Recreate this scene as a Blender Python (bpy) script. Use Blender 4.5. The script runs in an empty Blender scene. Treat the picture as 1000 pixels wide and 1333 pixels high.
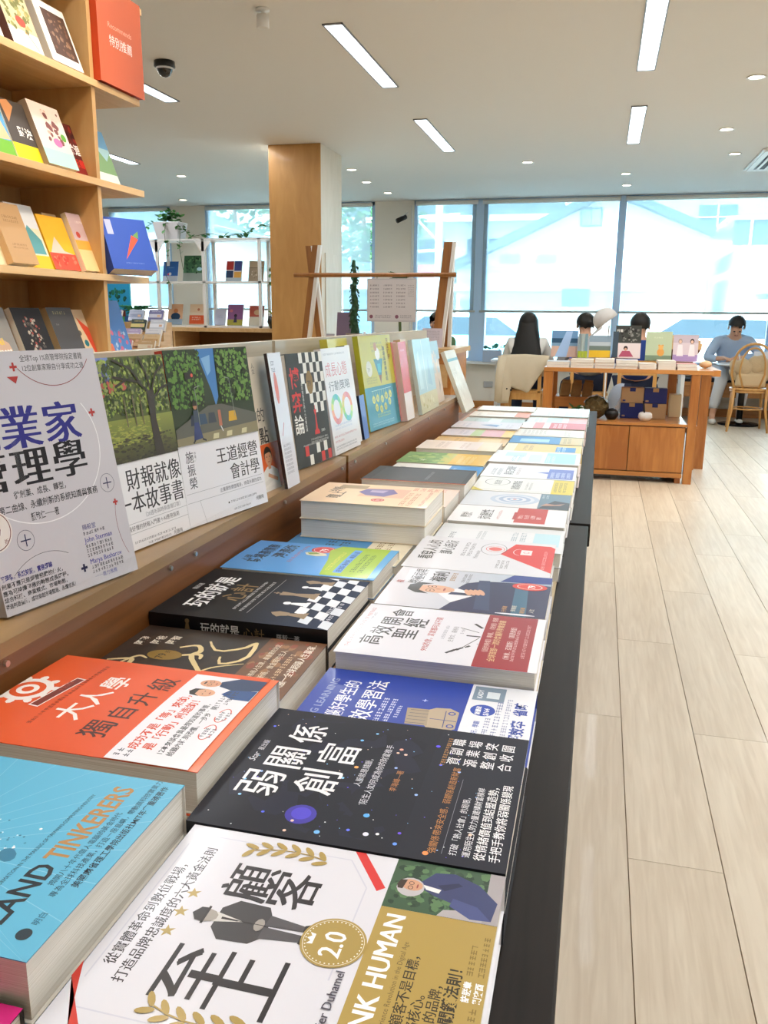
import bpy, bmesh, math, random
from mathutils import Vector, Matrix
R = math.radians
SC = bpy.context.scene
COL = SC.collection

# ------------------------------------------------------------------ camera
cam_d = bpy.data.cameras.new('camera')
cam = bpy.data.objects.new('camera', cam_d)
COL.objects.link(cam)
SC.camera = cam
cam_d.sensor_fit = 'VERTICAL'
cam_d.sensor_height = 36.0
cam_d.lens = 36.0 * 1083.6 / 1333.0
cam_d.clip_start = 0.02
cam_d.clip_end = 300
def cam_axes(vx=784.5, vy=413.6, f=1083.6, s=0.0097):
    dy = Vector((vx - 500, vy - 666.5, f))
    n = -f * f / (-(vx - 500) * s + (vy - 666.5))
    dy.normalize()
    dz = Vector((-s * n, n, f)).normalized()
    dx = dz.cross(dy)
    if dx.x < 0: dx = -dx
    return dx, dy, -dz
_x, _y, _z = cam_axes()
right = Vector((_x[0], _y[0], _z[0])); down = Vector((_x[1], _y[1], _z[1])); fwd = Vector((_x[2], _y[2], _z[2]))
mw = Matrix((right, -down, -fwd)).transposed().to_4x4()
mw.translation = Vector((0, 0, 1.2))
cam.matrix_world = mw
cam_d.dof.use_dof = False

# ------------------------------------------------------------------ sky, sun, exposure
w = bpy.data.worlds.new('sky'); SC.world = w; w.use_nodes = True
nt = w.node_tree; bg = nt.nodes['Background']
sky = nt.nodes.new('ShaderNodeTexSky')
sky.sky_type = 'HOSEK_WILKIE'; sky.turbidity = 3.5; sky.ground_albedo = 0.4
sky.sun_direction = Vector((-0.35, -0.45, 0.82)).normalized()
mixc = nt.nodes.new('ShaderNodeMix'); mixc.data_type = 'RGBA'; mixc.inputs[0].default_value = 0.75
nt.links.new(sky.outputs[0], mixc.inputs[6]); mixc.inputs[7].default_value = (0.70, 0.88, 1.0, 1)
nt.links.new(mixc.outputs[2], bg.inputs[0]); bg.inputs[1].default_value = 14.0
sun_d = bpy.data.lights.new('sun', 'SUN'); sun_d.energy = 30.0; sun_d.angle = R(2); sun_d.color = (1, 0.97, 0.9)
sun = bpy.data.objects.new('sun', sun_d); COL.objects.link(sun)
sun.rotation_euler = Vector((-0.35, -0.45, 0.82)).to_track_quat('Z', 'Y').to_euler()
SC.view_settings.view_transform = 'Standard'; SC.view_settings.look = 'None'
SC.view_settings.gamma = 1; SC.view_settings.use_curve_mapping = False
SC.view_settings.exposure = -0.14
SC.cycles.use_denoising = True
SC.cycles.max_bounces = 8; SC.cycles.diffuse_bounces = 4; SC.cycles.transparent_max_bounces = 12
SC.cycles.sample_clamp_indirect = 6
SC.cycles.caustics_reflective = False; SC.cycles.caustics_refractive = False

CEIL = 2.66
def area_lamp(x, y, sx, sy, power, color, z=CEIL - 0.012):
    d = bpy.data.lights.new('panel_light', 'AREA'); d.shape = 'RECTANGLE'; d.size = sx; d.size_y = sy
    d.energy = power; d.color = color
    o = bpy.data.objects.new('panel_light', d); COL.objects.link(o); o.location = (x, y, z)
    return o

# ------------------------------------------------------------------ materials
def srgb(c):
    if isinstance(c, str):
        c = [int(c[i:i + 2], 16) / 255 for i in (0, 2, 4)]
    return tuple((v / 12.92 if v <= 0.04045 else ((v + 0.055) / 1.055) ** 2.4) for v in c[:3])
MATS = {}
def mat(name, col, rough=0.5, metal=0.0, coat=0.0, trans=0.0, emit=0.0, noise=0.0, nscale=20, alpha=1.0, ior=1.45, sheen=0.0):
    if name in MATS: return MATS[name]
    m = bpy.data.materials.new(name); m.use_nodes = True; MATS[name] = m
    N = m.node_tree; p = N.nodes['Principled BSDF']; c = (*srgb(col), 1)
    p.inputs['Base Color'].default_value = c
    p.inputs['Roughness'].default_value = rough; p.inputs['Metallic'].default_value = metal
    p.inputs['Coat Weight'].default_value = coat; p.inputs['Transmission Weight'].default_value = trans
    p.inputs['Alpha'].default_value = alpha; p.inputs['IOR'].default_value = ior
    p.inputs['Sheen Weight'].default_value = sheen
    if emit:
        p.inputs['Emission Color'].default_value = c; p.inputs['Emission Strength'].default_value = emit
    if noise:
        tc = N.nodes.new('ShaderNodeTexCoord'); t = N.nodes.new('ShaderNodeTexNoise'); t.inputs['Scale'].default_value = nscale
        t.inputs['Detail'].default_value = 4
        mx = N.nodes.new('ShaderNodeMix'); mx.data_type = 'RGBA'
        mx.inputs[6].default_value = tuple(v * (1 - noise) for v in c[:3]) + (1,)
        mx.inputs[7].default_value = tuple(min(1, v * (1 + noise)) for v in c[:3]) + (1,)
        N.links.new(tc.outputs['Object'], t.inputs['Vector']); N.links.new(t.outputs[0], mx.inputs[0])
        N.links.new(mx.outputs[2], p.inputs['Base Color'])
        b = N.nodes.new('ShaderNodeBump'); b.inputs['Strength'].default_value = 0.15; b.inputs['Distance'].default_value = 0.002
        N.links.new(t.outputs[0], b.inputs['Height']); N.links.new(b.outputs[0], p.inputs['Normal'])
    return m
def wood(name, c1, c2, axis='Y', rough=0.4, coat=0.0, fine=60, vary=0.0, stretch=14):
    if name in MATS: return MATS[name]
    m = bpy.data.materials.new(name); m.use_nodes = True; MATS[name] = m
    N = m.node_tree; p = N.nodes['Principled BSDF']
    tc = N.nodes.new('ShaderNodeTexCoord'); mp = N.nodes.new('ShaderNodeMapping')
    s = [1, 1, 1]; s['XYZ'.index(axis)] = 1.0 / stretch
    mp.inputs['Scale'].default_value = s
    N.links.new(tc.outputs['Object'], mp.inputs[0])
    oi = N.nodes.new('ShaderNodeObjectInfo')
    cmb = N.nodes.new('ShaderNodeVectorMath'); cmb.operation = 'SCALE'
    cmb.inputs[0].default_value = (3.1, 7.7, 5.3); N.links.new(oi.outputs['Random'], cmb.inputs['Scale'])
    N.links.new(cmb.outputs[0], mp.inputs['Location'])
    a = N.nodes.new('ShaderNodeTexNoise'); a.inputs['Scale'].default_value = fine; a.inputs['Detail'].default_value = 5
    a.inputs['Distortion'].default_value = 0.6
    b = N.nodes.new('ShaderNodeTexNoise'); b.inputs['Scale'].default_value = fine / 8; b.inputs['Detail'].default_value = 2
    N.links.new(mp.outputs[0], a.inputs['Vector']); N.links.new(mp.outputs[0], b.inputs['Vector'])
    ad = N.nodes.new('ShaderNodeMath'); ad.operation = 'ADD'
    N.links.new(a.outputs[0], ad.inputs[0]); N.links.new(b.outputs[0], ad.inputs[1])
    mr = N.nodes.new('ShaderNodeMapRange'); mr.inputs[1].default_value = 0.75; mr.inputs[2].default_value = 1.25
    N.links.new(ad.outputs[0], mr.inputs[0])
    mx = N.nodes.new('ShaderNodeMix'); mx.data_type = 'RGBA'
    mx.inputs[6].default_value = (*srgb(c1), 1); mx.inputs[7].default_value = (*srgb(c2), 1)
    N.links.new(mr.outputs[0], mx.inputs[0])
    last = mx.outputs[2]
    if vary:
        hv = N.nodes.new('ShaderNodeHueSaturation')
        m2 = N.nodes.new('ShaderNodeMapRange'); m2.inputs[3].default_value = 1 - vary; m2.inputs[4].default_value = 1 + vary
        N.links.new(oi.outputs['Random'], m2.inputs[0]); N.links.new(m2.outputs[0], hv.inputs['Value'])
        N.links.new(last, hv.inputs['Color']); last = hv.outputs[0]
    N.links.new(last, p.inputs['Base Color'])
    p.inputs['Roughness'].default_value = rough; p.inputs['Coat Weight'].default_value = coat
    bp = N.nodes.new('ShaderNodeBump'); bp.inputs['Strength'].default_value = 0.12; bp.inputs['Distance'].default_value = 0.001
    N.links.new(a.outputs[0], bp.inputs['Height']); N.links.new(bp.outputs[0], p.inputs['Normal'])
    return m
def print_mat(name, rough=0.32, coat=0.35):
    m = bpy.data.materials.new(name); m.use_nodes = True
    N = m.node_tree; p = N.nodes['Principled BSDF']
    a = N.nodes.new('ShaderNodeAttribute'); a.attribute_name = 'Col'
    N.links.new(a.outputs['Color'], p.inputs['Base Color'])
    p.inputs['Roughness'].default_value = rough; p.inputs['Coat Weight'].default_value = coat; p.inputs['Coat Roughness'].default_value = 0.12
    return m
PRINT = print_mat('printed_gloss_cover', 0.38, 0.25)
PRINTM = print_mat('printed_matt_cover', 0.55, 0.03)
PRINTM.node_tree.nodes['Principled BSDF'].inputs['Specular IOR Level'].default_value = 0.3
def page_mat():
    m = bpy.data.materials.new('page_edges'); m.use_nodes = True
    N = m.node_tree; p = N.nodes['Principled BSDF']
    tc = N.nodes.new('ShaderNodeTexCoord'); mp = N.nodes.new('ShaderNodeMapping'); mp.inputs['Scale'].default_value = (3, 3, 900)
    t = N.nodes.new('ShaderNodeTexNoise'); t.inputs['Scale'].default_value = 1.6; t.inputs['Detail'].default_value = 3
    N.links.new(tc.outputs['Object'], mp.inputs[0]); N.links.new(mp.outputs[0], t.inputs['Vector'])
    cr = N.nodes.new('ShaderNodeValToRGB')
    cr.color_ramp.elements[0].position = 0.3; cr.color_ramp.elements[0].color = (*srgb('dbd5c8'), 1)
    cr.color_ramp.elements[1].position = 0.65; cr.color_ramp.elements[1].color = (*srgb('faf7f0'), 1)
    N.links.new(t.outputs[0], cr.inputs[0]); N.links.new(cr.outputs[0], p.inputs['Base Color'])
    p.inputs['Roughness'].default_value = 0.8
    return m
PAGES = page_mat()
M_CEIL = mat('ceiling_paint', 'e6e4df', 0.9)
M_WALL = mat('wall_paint', 'f1ede5', 0.85, noise=0.03, nscale=3)
M_FRAME = mat('window_frame_white', 'cfdbe6', 0.4)
M_FLOOR = wood('floor_oak_laminate', 'cbbba3', 'ddd0ba', 'Y', 0.42, 0.04, 70, 0.045, 16)
M_GROUT = mat('floor_joint', '8a7358', 0.8)
M_DARKW = wood('riser_walnut', '5f3712', '875226', 'Y', 0.45, 0.05, 60, 0.0, 20)
M_LEDGE = wood('ledge_wood', '8f6c3c', 'b08a55', 'Y', 0.38, 0.1, 60, 0.0, 18)
M_GREYW = wood('backboard_wood', 'b0a48d', 'cbbfa6', 'Y', 0.5, 0.1, 60, 0.0, 20)
M_BLACKW = wood('black_edge', '15110e', '241d19', 'Y', 0.5, 0.0, 90, 0.0, 18)
M_BLACKW.node_tree.nodes['Principled BSDF'].inputs['Specular IOR Level'].default_value = 0.22
M_BIRCH = wood('birch_ply', 'b98f58', 'cda56c', 'Z', 0.5, 0.05, 22, 0.0, 5)
M_SHELF = wood('birch_shelf', 'c9a06a', 'dcb884', 'Y', 0.45, 0.08, 40, 0.0, 12)
M_PLY = wood('column_ply', 'b68548', 'c8985a', 'Z', 0.45, 0.1, 14, 0.0, 4)
M_PLYL = wood('column_ply_pale', 'd7cdb9', 'e2d9c8', 'Z', 0.5, 0.05, 14, 0.0, 4)
M_TEAK = wood('cabinet_teak', 'a3622a', 'c98845', 'Z', 0.35, 0.2, 22, 0.0, 7)
M_TEAKY = wood('bench_teak', 'ab6c30', 'c98a4a', 'X', 0.35, 0.2, 30, 0.0, 10)
M_BENT = wood('bentwood', 'c48d4b', 'd9a763', 'Z', 0.35, 0.3, 30, 0.0, 6)
M_WHITE = mat('white_lacquer', 'e8e8e6', 0.4)
M_BLACK = mat('black_plastic', '141416', 0.35)
M_BROWN = mat('brown_wood_trim', '7a5228', 0.5)

# ------------------------------------------------------------------ mesh helpers
def box(bm, x0, y0, z0, x1, y1, z1):
    v = [bm.verts.new((x, y, z)) for z in (z0, z1) for y in (y0, y1) for x in (x0, x1)]
    for f in ((0, 2, 3, 1), (4, 5, 7, 6), (0, 1, 5, 4), (2, 6, 7, 3), (0, 4, 6, 2), (1, 3, 7, 5)):
        bm.faces.new([v[i] for i in f])
    return v
def hexa(bm, pts):   # 8 points, bottom loop then top loop
    v = [bm.verts.new(p) for p in pts]
    for f in ((3, 2, 1, 0), (4, 5, 6, 7), (0, 1, 5, 4), (1, 2, 6, 5), (2, 3, 7, 6), (3, 0, 4, 7)):
        bm.faces.new([v[i] for i in f])
def tube(bm, pts, rad, n=8, close=False):
    pts = [Vector(p) for p in pts]
    if not isinstance(rad, (list, tuple)): rad = [rad] * len(pts)
    rings = []; up = Vector((0.13, 0.27, 0.95)).normalized()
    L = len(pts)
    for i, p in enumerate(pts):
        if close: d = pts[(i + 1) % L] - pts[i - 1]
        else: d = pts[min(i + 1, L - 1)] - pts[max(i - 1, 0)]
        d.normalize()
        a = d.cross(up)
        if a.length < 1e-3: a = d.cross(Vector((1, 0, 0)))
        a.normalize(); b = d.cross(a)
        rings.append([bm.verts.new(p + (a * math.cos(t) + b * math.sin(t)) * rad[i]) for t in [2 * math.pi * k / n for k in range(n)]])
    rng = range(L) if close else range(L - 1)
    for i in rng:
        A, B = rings[i], rings[(i + 1) % L]
        for k in range(n):
            bm.faces.new((A[k], A[(k + 1) % n], B[(k + 1) % n], B[k]))
    if not close:
        bm.faces.new(rings[0][::-1]); bm.faces.new(rings[-1])
def lathe(bm, prof, n=24, c=(0, 0, 0)):   # prof: (r, z)
    rings = []
    for r, z in prof:
        rings.append([bm.verts.new((c[0] + r * math.cos(2 * math.pi * k / n), c[1] + r * math.sin(2 * math.pi * k / n), c[2] + z)) for k in range(n)] if r > 1e-6 else [bm.verts.new((c[0], c[1], c[2] + z))])
    for A, B in zip(rings, rings[1:]):
        for k in range(n):
            if len(A) == 1 and len(B) == 1: continue
            if len(A) == 1: bm.faces.new((A[0], B[k], B[(k + 1) % n]))
            elif len(B) == 1: bm.faces.new((A[k], A[(k + 1) % n], B[0]))
            else: bm.faces.new((A[k], A[(k + 1) % n], B[(k + 1) % n], B[k]))
def ball(bm, c, r, sx=1, sy=1, sz=1, sub=2, rot=None):
    g = bmesh.ops.create_icosphere(bm, subdivisions=sub, radius=r)
    for v in g['verts']:
        q = Vector((v.co.x * sx, v.co.y * sy, v.co.z * sz))
        if rot: q = rot @ q
        v.co = q + Vector(c)
def prism(bm, pts, axis, a, b):
    def P(p, t):
        return {'X': (t, p[0], p[1]), 'Y': (p[0], t, p[1]), 'Z': (p[0], p[1], t)}[axis]
    A = [bm.verts.new(P(p, a)) for p in pts]; B = [bm.verts.new(P(p, b)) for p in pts]
    n = len(pts)
    bm.faces.new(A); bm.faces.new(B[::-1])
    for i in range(n): bm.faces.new((A[i], B[i], B[(i + 1) % n], A[(i + 1) % n]))
def obj(name, bm, m, parent=None, smooth=False, bevel=0.0, label=None, seg=2):
    if isinstance(bm, bpy.types.Mesh): me = bm
    else:
        bmesh.ops.recalc_face_normals(bm, faces=bm.faces)
        me = bpy.data.meshes.new(name); bm.to_mesh(me); bm.free()
    if smooth:
        me.polygons.foreach_set('use_smooth', [True] * len(me.polygons))
    if m is not None and not me.materials: me.materials.append(m)
    o = bpy.data.objects.new(name, me); COL.objects.link(o)
    if parent: o.parent = parent
    if bevel:
        b = o.modifiers.new('bevel', 'BEVEL'); b.width = bevel; b.segments = seg; b.limit_method = 'ANGLE'
    if label: o['label'] = label
    return o
def B():
    return bmesh.new()
def bx(name, c, m, parent=None, bevel=0.0, label=None):
    bm = B(); box(bm, *c); return obj(name, bm, m, parent, bevel=bevel, label=label)
def tag(o, label, cat, group=None):
    o['label'] = label; o['category'] = cat
    if group: o['group'] = group
    return o
def thing(name, label, cat, loc=(0, 0, 0), group=None, rot=None):
    o = bpy.data.objects.new(name, None); COL.objects.link(o); o.empty_display_size = 0.05
    o.location = loc
    if rot is not None: o.rotation_euler = rot
    return tag(o, label, cat, group)
def structure(o):
    o['kind'] = 'structure'; return o
def dup(o, loc, label, rz=None, group=None):
    r = o.copy(); COL.objects.link(r); r.location = loc
    if rz is not None: r.rotation_euler = (0, 0, rz)
    r['label'] = label
    if group: r['group'] = group
    for ch in list(o.children):
        c = ch.copy(); COL.objects.link(c); c.parent = r
        for g in ch.children:
            d = g.copy(); COL.objects.link(d); d.parent = c
    return r

# ------------------------------------------------------------------ flat print: coloured shapes and lettering laid on covers, signs and boards
GL = {}
def glyphs(s, off=0.0):
    key = (s, off)
    if key in GL: return GL[key]
    c = bpy.data.curves.new('t', 'FONT'); c.body = s; c.resolution_u = 2; c.offset = off
    o = bpy.data.objects.new('t', c); COL.objects.link(o)
    bpy.context.view_layer.update()
    me = bpy.data.meshes.new_from_object(o.evaluated_get(bpy.context.evaluated_depsgraph_get()))
    V = [(v.co.x, v.co.y) for v in me.vertices]; F = [tuple(p.vertices) for p in me.polygons]
    bpy.data.objects.remove(o); bpy.data.curves.remove(c); bpy.data.meshes.remove(me)
    GL[key] = (V, F, max([v[0] for v in V], default=0.5))
    return GL[key]
class Art:     # centimetres, origin bottom left of the cover
    def __init__(s, W, H, bgc, eps=2e-5):
        s.W, s.H = W, H; s.V = []; s.F = []; s.C = []; s.n = 0; s.eps = eps
        s.bg = bgc
        if bgc is not None: s.rect(0, 0, W, H, bgc)
    def add(s, pts, faces, col, lift=True):
        if lift: s.n += 1
        s.k = (getattr(s, 'k', 0) + 1) % 20
        z = (s.n + (0 if lift else 0.5)) * s.eps + (0 if lift else s.k * 6e-7)
        b = len(s.V); s.V += [(p[0] / 100, p[1] / 100, z + (p[2] if len(p) > 2 else 0)) for p in pts]
        c = srgb(col) if isinstance(col, str) else None
        for f in faces:
            s.F.append(tuple(b + i for i in f))
            s.C.append([c] * len(f) if c else [srgb(col[i]) for i in f])
        return s
    def rect(s, x0, y0, x1, y1, c, lift=True):
        return s.add([(x0, y0), (x1, y0), (x1, y1), (x0, y1)], [(0, 1, 2, 3)], c, lift)
    def grad(s, x0, y0, x1, y1, cb, ct):      # printed gradient, bottom to top
        return s.add([(x0, y0), (x1, y0), (x1, y1), (x0, y1)], [(0, 1, 2, 3)], [cb, cb, ct, ct])
    def poly(s, pts, c, lift=True):
        return s.add(pts, [tuple(range(len(pts)))], c, lift)
    def disc(s, x, y, r, c, ry=None, n=20, lift=True, a0=0):
        ry = ry or r
        return s.poly([(x + r * math.cos(a0 + 2 * math.pi * k / n), y + ry * math.sin(a0 + 2 * math.pi * k / n)) for k in range(n)], c, lift)
    def ell(s, x, y, r, ry, ang, c, lift=False, n=10):
        ca, sa = math.cos(R(ang)), math.sin(R(ang)); P = []
        for k in range(n):
            a, b = r * math.cos(2 * math.pi * k / n), ry * math.sin(2 * math.pi * k / n)
            P.append((x + a * ca - b * sa, y + a * sa + b * ca))
        return s.poly(P, c, lift)
    def ring(s, x, y, r, wd, c, ry=None, a0=0, a1=360, n=36, lift=True):
        ry = ry or r; pts = []; fc = []
        for k in range(n + 1):
            t = R(a0 + (a1 - a0) * k / n)
            for q in (0, wd): pts.append((x + (r - q) * math.cos(t), y + (ry - q) * math.sin(t)))
        for k in range(n): fc.append((2 * k, 2 * k + 2, 2 * k + 3, 2 * k + 1))
        return s.add(pts, fc, c, lift)
    def line(s, pts, wd, c, lift=True):
        V = []; F = []
        for (a, b), (e, f) in zip(pts, pts[1:]):
            L = math.hypot(e - a, f - b) or 1; nx, ny = -(f - b) / L * wd / 2, (e - a) / L * wd / 2
            i = len(V); V += [(a + nx, b + ny), (a - nx, b - ny), (e - nx, f - ny), (e + nx, f + ny)]; F.append((i, i + 1, i + 2, i + 3))
        return s.add(V, F, c, lift)
    def text(s, t, x, y, size, c, bold=0.0, ming=0.0, sx=1.0, rot=0, width=None, slant=0.0):
        V, F, wd = glyphs(t, round(bold, 3))
        if width: sx = width / (wd * size)
        offs = [(0, 0)]
        if ming: offs = [(-ming, 0), (ming * 0.4, 0), (ming, 0)]
        ca, sa = math.cos(R(rot)), math.sin(R(rot)); P = []; Q = []
        for io, (ox, oy) in enumerate(offs):
            b = len(P)
            for vx, vy in V:
                a, e = (vx + ox + slant * vy) * size * sx, (vy + oy) * size
                P.append((x + a * ca - e * sa, y + a * sa + e * ca, io * s.eps * 0.3))
            Q += [tuple(b + i for i in f) for f in F]
        if Q: s.add(P, Q, c, lift=False)
        return s
    def vtext(s, t, x, y, size, c, step=1.0, **k):   # column of characters running down from y
        for i, ch in enumerate(t): s.text(ch, x, y - size * 0.85 - i * size * step, size, c, **k)
        return s
    def marks(s, x, y, wd, n, size, c, gap=1.5, rnd=None):   # rows of print too small to read
        rnd = rnd or random.Random(int(x * 7 + y * 13 + n))
        P = []; F = []
        for i in range(n):
            q = x
            while q < x + wd - size * 0.4:
                L = size * rnd.uniform(0.5, 0.9)
                for hh in (0, 0.42, 0.8):
                    if rnd.random() < 0.8:
                        b = len(P); yy = y - i * size * gap + hh * size * 0.9
                        P += [(q, yy), (q + L, yy), (q + L, yy + size * 0.16), (q, yy + size * 0.16)]; F.append((b, b + 1, b + 2, b + 3))
                b = len(P); yy = y - i * size * gap; xx = q + L * rnd.uniform(0.2, 0.7)
                zz = s.eps * 0.2; P += [(xx, yy, zz), (xx + size * 0.15, yy, zz), (xx + size * 0.15, yy + size * 0.9, zz), (xx, yy + size * 0.9, zz)]; F.append((b, b + 1, b + 2, b + 3))
                q += size * 1.05
        if F: s.add(P, F, c, lift=False)
        return s
    def blobs(s, x0, y0, x1, y1, cols, n, r, seed=1, stretch=1.0, k=7):
        rd = random.Random(seed)
        for j, c in enumerate(cols):
            P = []; F = []
            for i in range(n // len(cols)):
                rr = r * rd.uniform(0.4, 1.1); cx = rd.uniform(x0 + rr, x1 - rr); cy = rd.uniform(y0 + rr * stretch, max(y0 + rr * stretch + .01, y1 - rr * stretch)); b = len(P)
                for q in range(k):
                    t = 2 * math.pi * q / k; g = rr * rd.uniform(0.65, 1.0)
                    P.append((cx + g * math.cos(t), cy + g * stretch * math.sin(t), (i % 25) * 7e-7))
                F.append(tuple(range(b, b + k)))
                if (i % 25) == 24: s.add(P, F, c); P = []; F = []
            if F: s.add(P, F, c)
        return s
    def face(s, x, y, r, skin='e2b090', hair='1c1614', suit=None, tie=None, glasses=False, shirt='f2f2f2'):
        if suit:
            s.poly([(x - r * 2.1, y - r * 4.2), (x + r * 2.1, y - r * 4.2), (x + r * 1.9, y - r * 1.9), (x + r * 0.7, y - r * 1.2), (x - r * 0.7, y - r * 1.2), (x - r * 1.9, y - r * 1.9)], suit)
            s.poly([(x - r * 0.55, y - r * 1.15), (x + r * 0.55, y - r * 1.15), (x, y - r * 2.9)], shirt)
            if tie: s.poly([(x - r * 0.12, y - r * 1.5), (x + r * 0.12, y - r * 1.5), (x + r * 0.18, y - r * 2.5), (x, y - r * 2.8), (x - r * 0.18, y - r * 2.5)], tie)
        s.rect(x - r * 0.35, y - r * 1.5, x + r * 0.35, y - r * 0.7, skin)
        s.disc(x, y + r * 0.25, r * 0.95, hair, r * 1.08)
        s.disc(x, y - r * 0.1, r * 0.82, skin, r * 1.02)
        s.poly([(x - r * 0.85, y + r * 0.45), (x + r * 0.3, y + r * 0.6), (x + r * 0.85, y + r * 0.4), (x + r * 0.7, y + r * 1.0), (x, y + r * 1.25), (x - r * 0.7, y + r * 1.0)], hair)
        for q in (-1, 1):
            s.ell(x + q * r * 0.33, y + r * 0.05, r * 0.13, r * 0.06, 0, '2a1c18', True)
            if glasses: s.ring(x + q * r * 0.34, y + r * 0.03, r * 0.27, r * 0.05, '3a3a40', n=12, lift=False)
        s.poly([(x - r * 0.08, y - r * 0.35), (x + r * 0.1, y - r * 0.35), (x + r * 0.02, y - r * 0.05)], 'c98f70')
        s.ell(x, y - r * 0.58, r * 0.26, r * 0.07, 0, 'a8544a', True)
        return s
    def laurel(s, x, y, dirx, c, n=7, size=1.0, a0=0, a1=70):
        for i in range(n):
            t = R(a0 + (a1 - a0) * i / (n - 1)); px, py = x + dirx * 4.2 * size * math.sin(t), y - 4.2 * size * math.cos(t)
            for q in (-1, 1): s.ell(px + q * 0.28 * size * math.cos(t) * dirx, py + q * 0.35 * size, 0.42 * size, 0.15 * size, math.degrees(t) * dirx + q * 40, c)
        s.n += 1; return s
    def mesh(s, extra=None, bulge=0.0, name='cover'):
        V, F, C = list(s.V), list(s.F), list(s.C)
        if extra:
            for c, (x0, y0, z0, x1, y1, z1) in extra:
                b = len(V); cc = srgb(c)
                V += [(x, y, z) for z in (z0, z1) for y in (y0, y1) for x in (x0, x1)]
                for f in ((0, 2, 3, 1), (4, 5, 7, 6), (0, 1, 5, 4), (2, 6, 7, 3), (0, 4, 6, 2), (1, 3, 7, 5)):
                    F.append(tuple(b + i for i in f)); C.append([cc] * 4)
        me = bpy.data.meshes.new(name); me.from_pydata(V, [], F)
        a = me.color_attributes.new('Col', 'FLOAT_COLOR', 'CORNER')
        a.data.foreach_set('color', [q for f in C for c in f for q in (*c, 1.0)])
        if bulge:
            bm = B(); bm.from_mesh(me); W = s.W / 100; k = 26
            for i in range(1, k):
                bmesh.ops.bisect_plane(bm, geom=bm.verts[:] + bm.edges[:] + bm.faces[:], plane_co=(W * i / k, 0, 0), plane_no=(1, 0, 0), dist=1e-7)
            for v in bm.verts:
                if v.co.z > -0.003: v.co.z += bulge_z(v.co.x / W, bulge)
            bm.to_mesh(me); bm.free()
        me.update()
        return me
def bulge_z(t, b):
    t = min(1, max(0, t))
    return b * (math.sin(math.pi * t) ** 0.8 * (1 - 0.35 * t)) if b else 0
PAPER = 0.0006
def book(name, label, t, art, loc, mode='flat', cover='f4f2ee', back=None, spine='L', lean=8.5, yaw=0, group='books laid flat on the display table', bulge=0.0, band=None, m=None, cat='book', inset=0.002):
    """t thickness; loc = lower left corner (bottom of the front cover side) at the base; the front cover looks along local +z."""
    W, H = art.W / 100, art.H / 100
    o = thing(name, label, cat, (0, 0, 0), group)
    if mode == 'flat':            # up = -X, right = +Y
        Mx = Matrix.Rotation(R(90 + yaw), 4, 'Z')
    elif mode == 'side':          # leaning back, looking along +X, right = +Y
        a = R(lean); Mx = Matrix(((0, -math.sin(a), math.cos(a)), (1, 0, 0), (0, math.cos(a), math.sin(a)))).to_4x4()
        Mx = Matrix.Rotation(R(yaw), 4, 'Z') @ Mx
    else:                         # 'front': leaning back, looking along -Y, right = +X
        a = R(lean); Mx = Matrix(((1, 0, 0), (0, math.sin(a), -math.cos(a)), (0, math.cos(a), math.sin(a)))).to_4x4()
        Mx = Matrix.Rotation(R(yaw), 4, 'Z') @ Mx
    Mx.translation = Vector(loc)
    o.matrix_world = Mx
    bm = B(); k = 12 if bulge else 1
    x0, x1, y0, y1 = (0.0008 if spine == 'L' else inset), (W - inset if spine == 'L' else W - 0.0008), inset, H - inset
    if t > 3 * PAPER:
        V = []
        for i in range(k + 1):
            x = x0 + (x1 - x0) * i / k; zt = t - PAPER - 0.0001 + bulge_z(x / W, bulge)
            V.append([bm.verts.new(p) for p in ((x, y0, PAPER), (x, y1, PAPER), (x, y1, zt), (x, y0, zt))])
        for A, C in zip(V, V[1:]):
            for q in range(4): bm.faces.new((A[q], A[(q + 1) % 4], C[(q + 1) % 4], C[q]))
        bm.faces.new(V[0]); bm.faces.new(V[-1][::-1])
        obj('pages', bm, PAGES, o)
    sc = back or cover
    sx0, sx1 = (0, 0.0008) if spine == 'L' else (W - 0.0008, W)
    ex = [(cover, (0, 0, -PAPER, W, H, -0.00002)), (sc, (sx0, 0, -t, sx1, H, -PAPER)), (sc, (0, 0, -t, W, H, -t + PAPER))]
    me = art.mesh(ex, bulge)
    c = obj('cover', me, m or PRINT, o); c.location = (0, 0, t)
    if band is not None:
        bb = obj('paper_band', band.mesh([], bulge, 'paper_band'), m or PRINT, o); bb.location = (0, 0, t + 0.0007)
    return o

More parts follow.
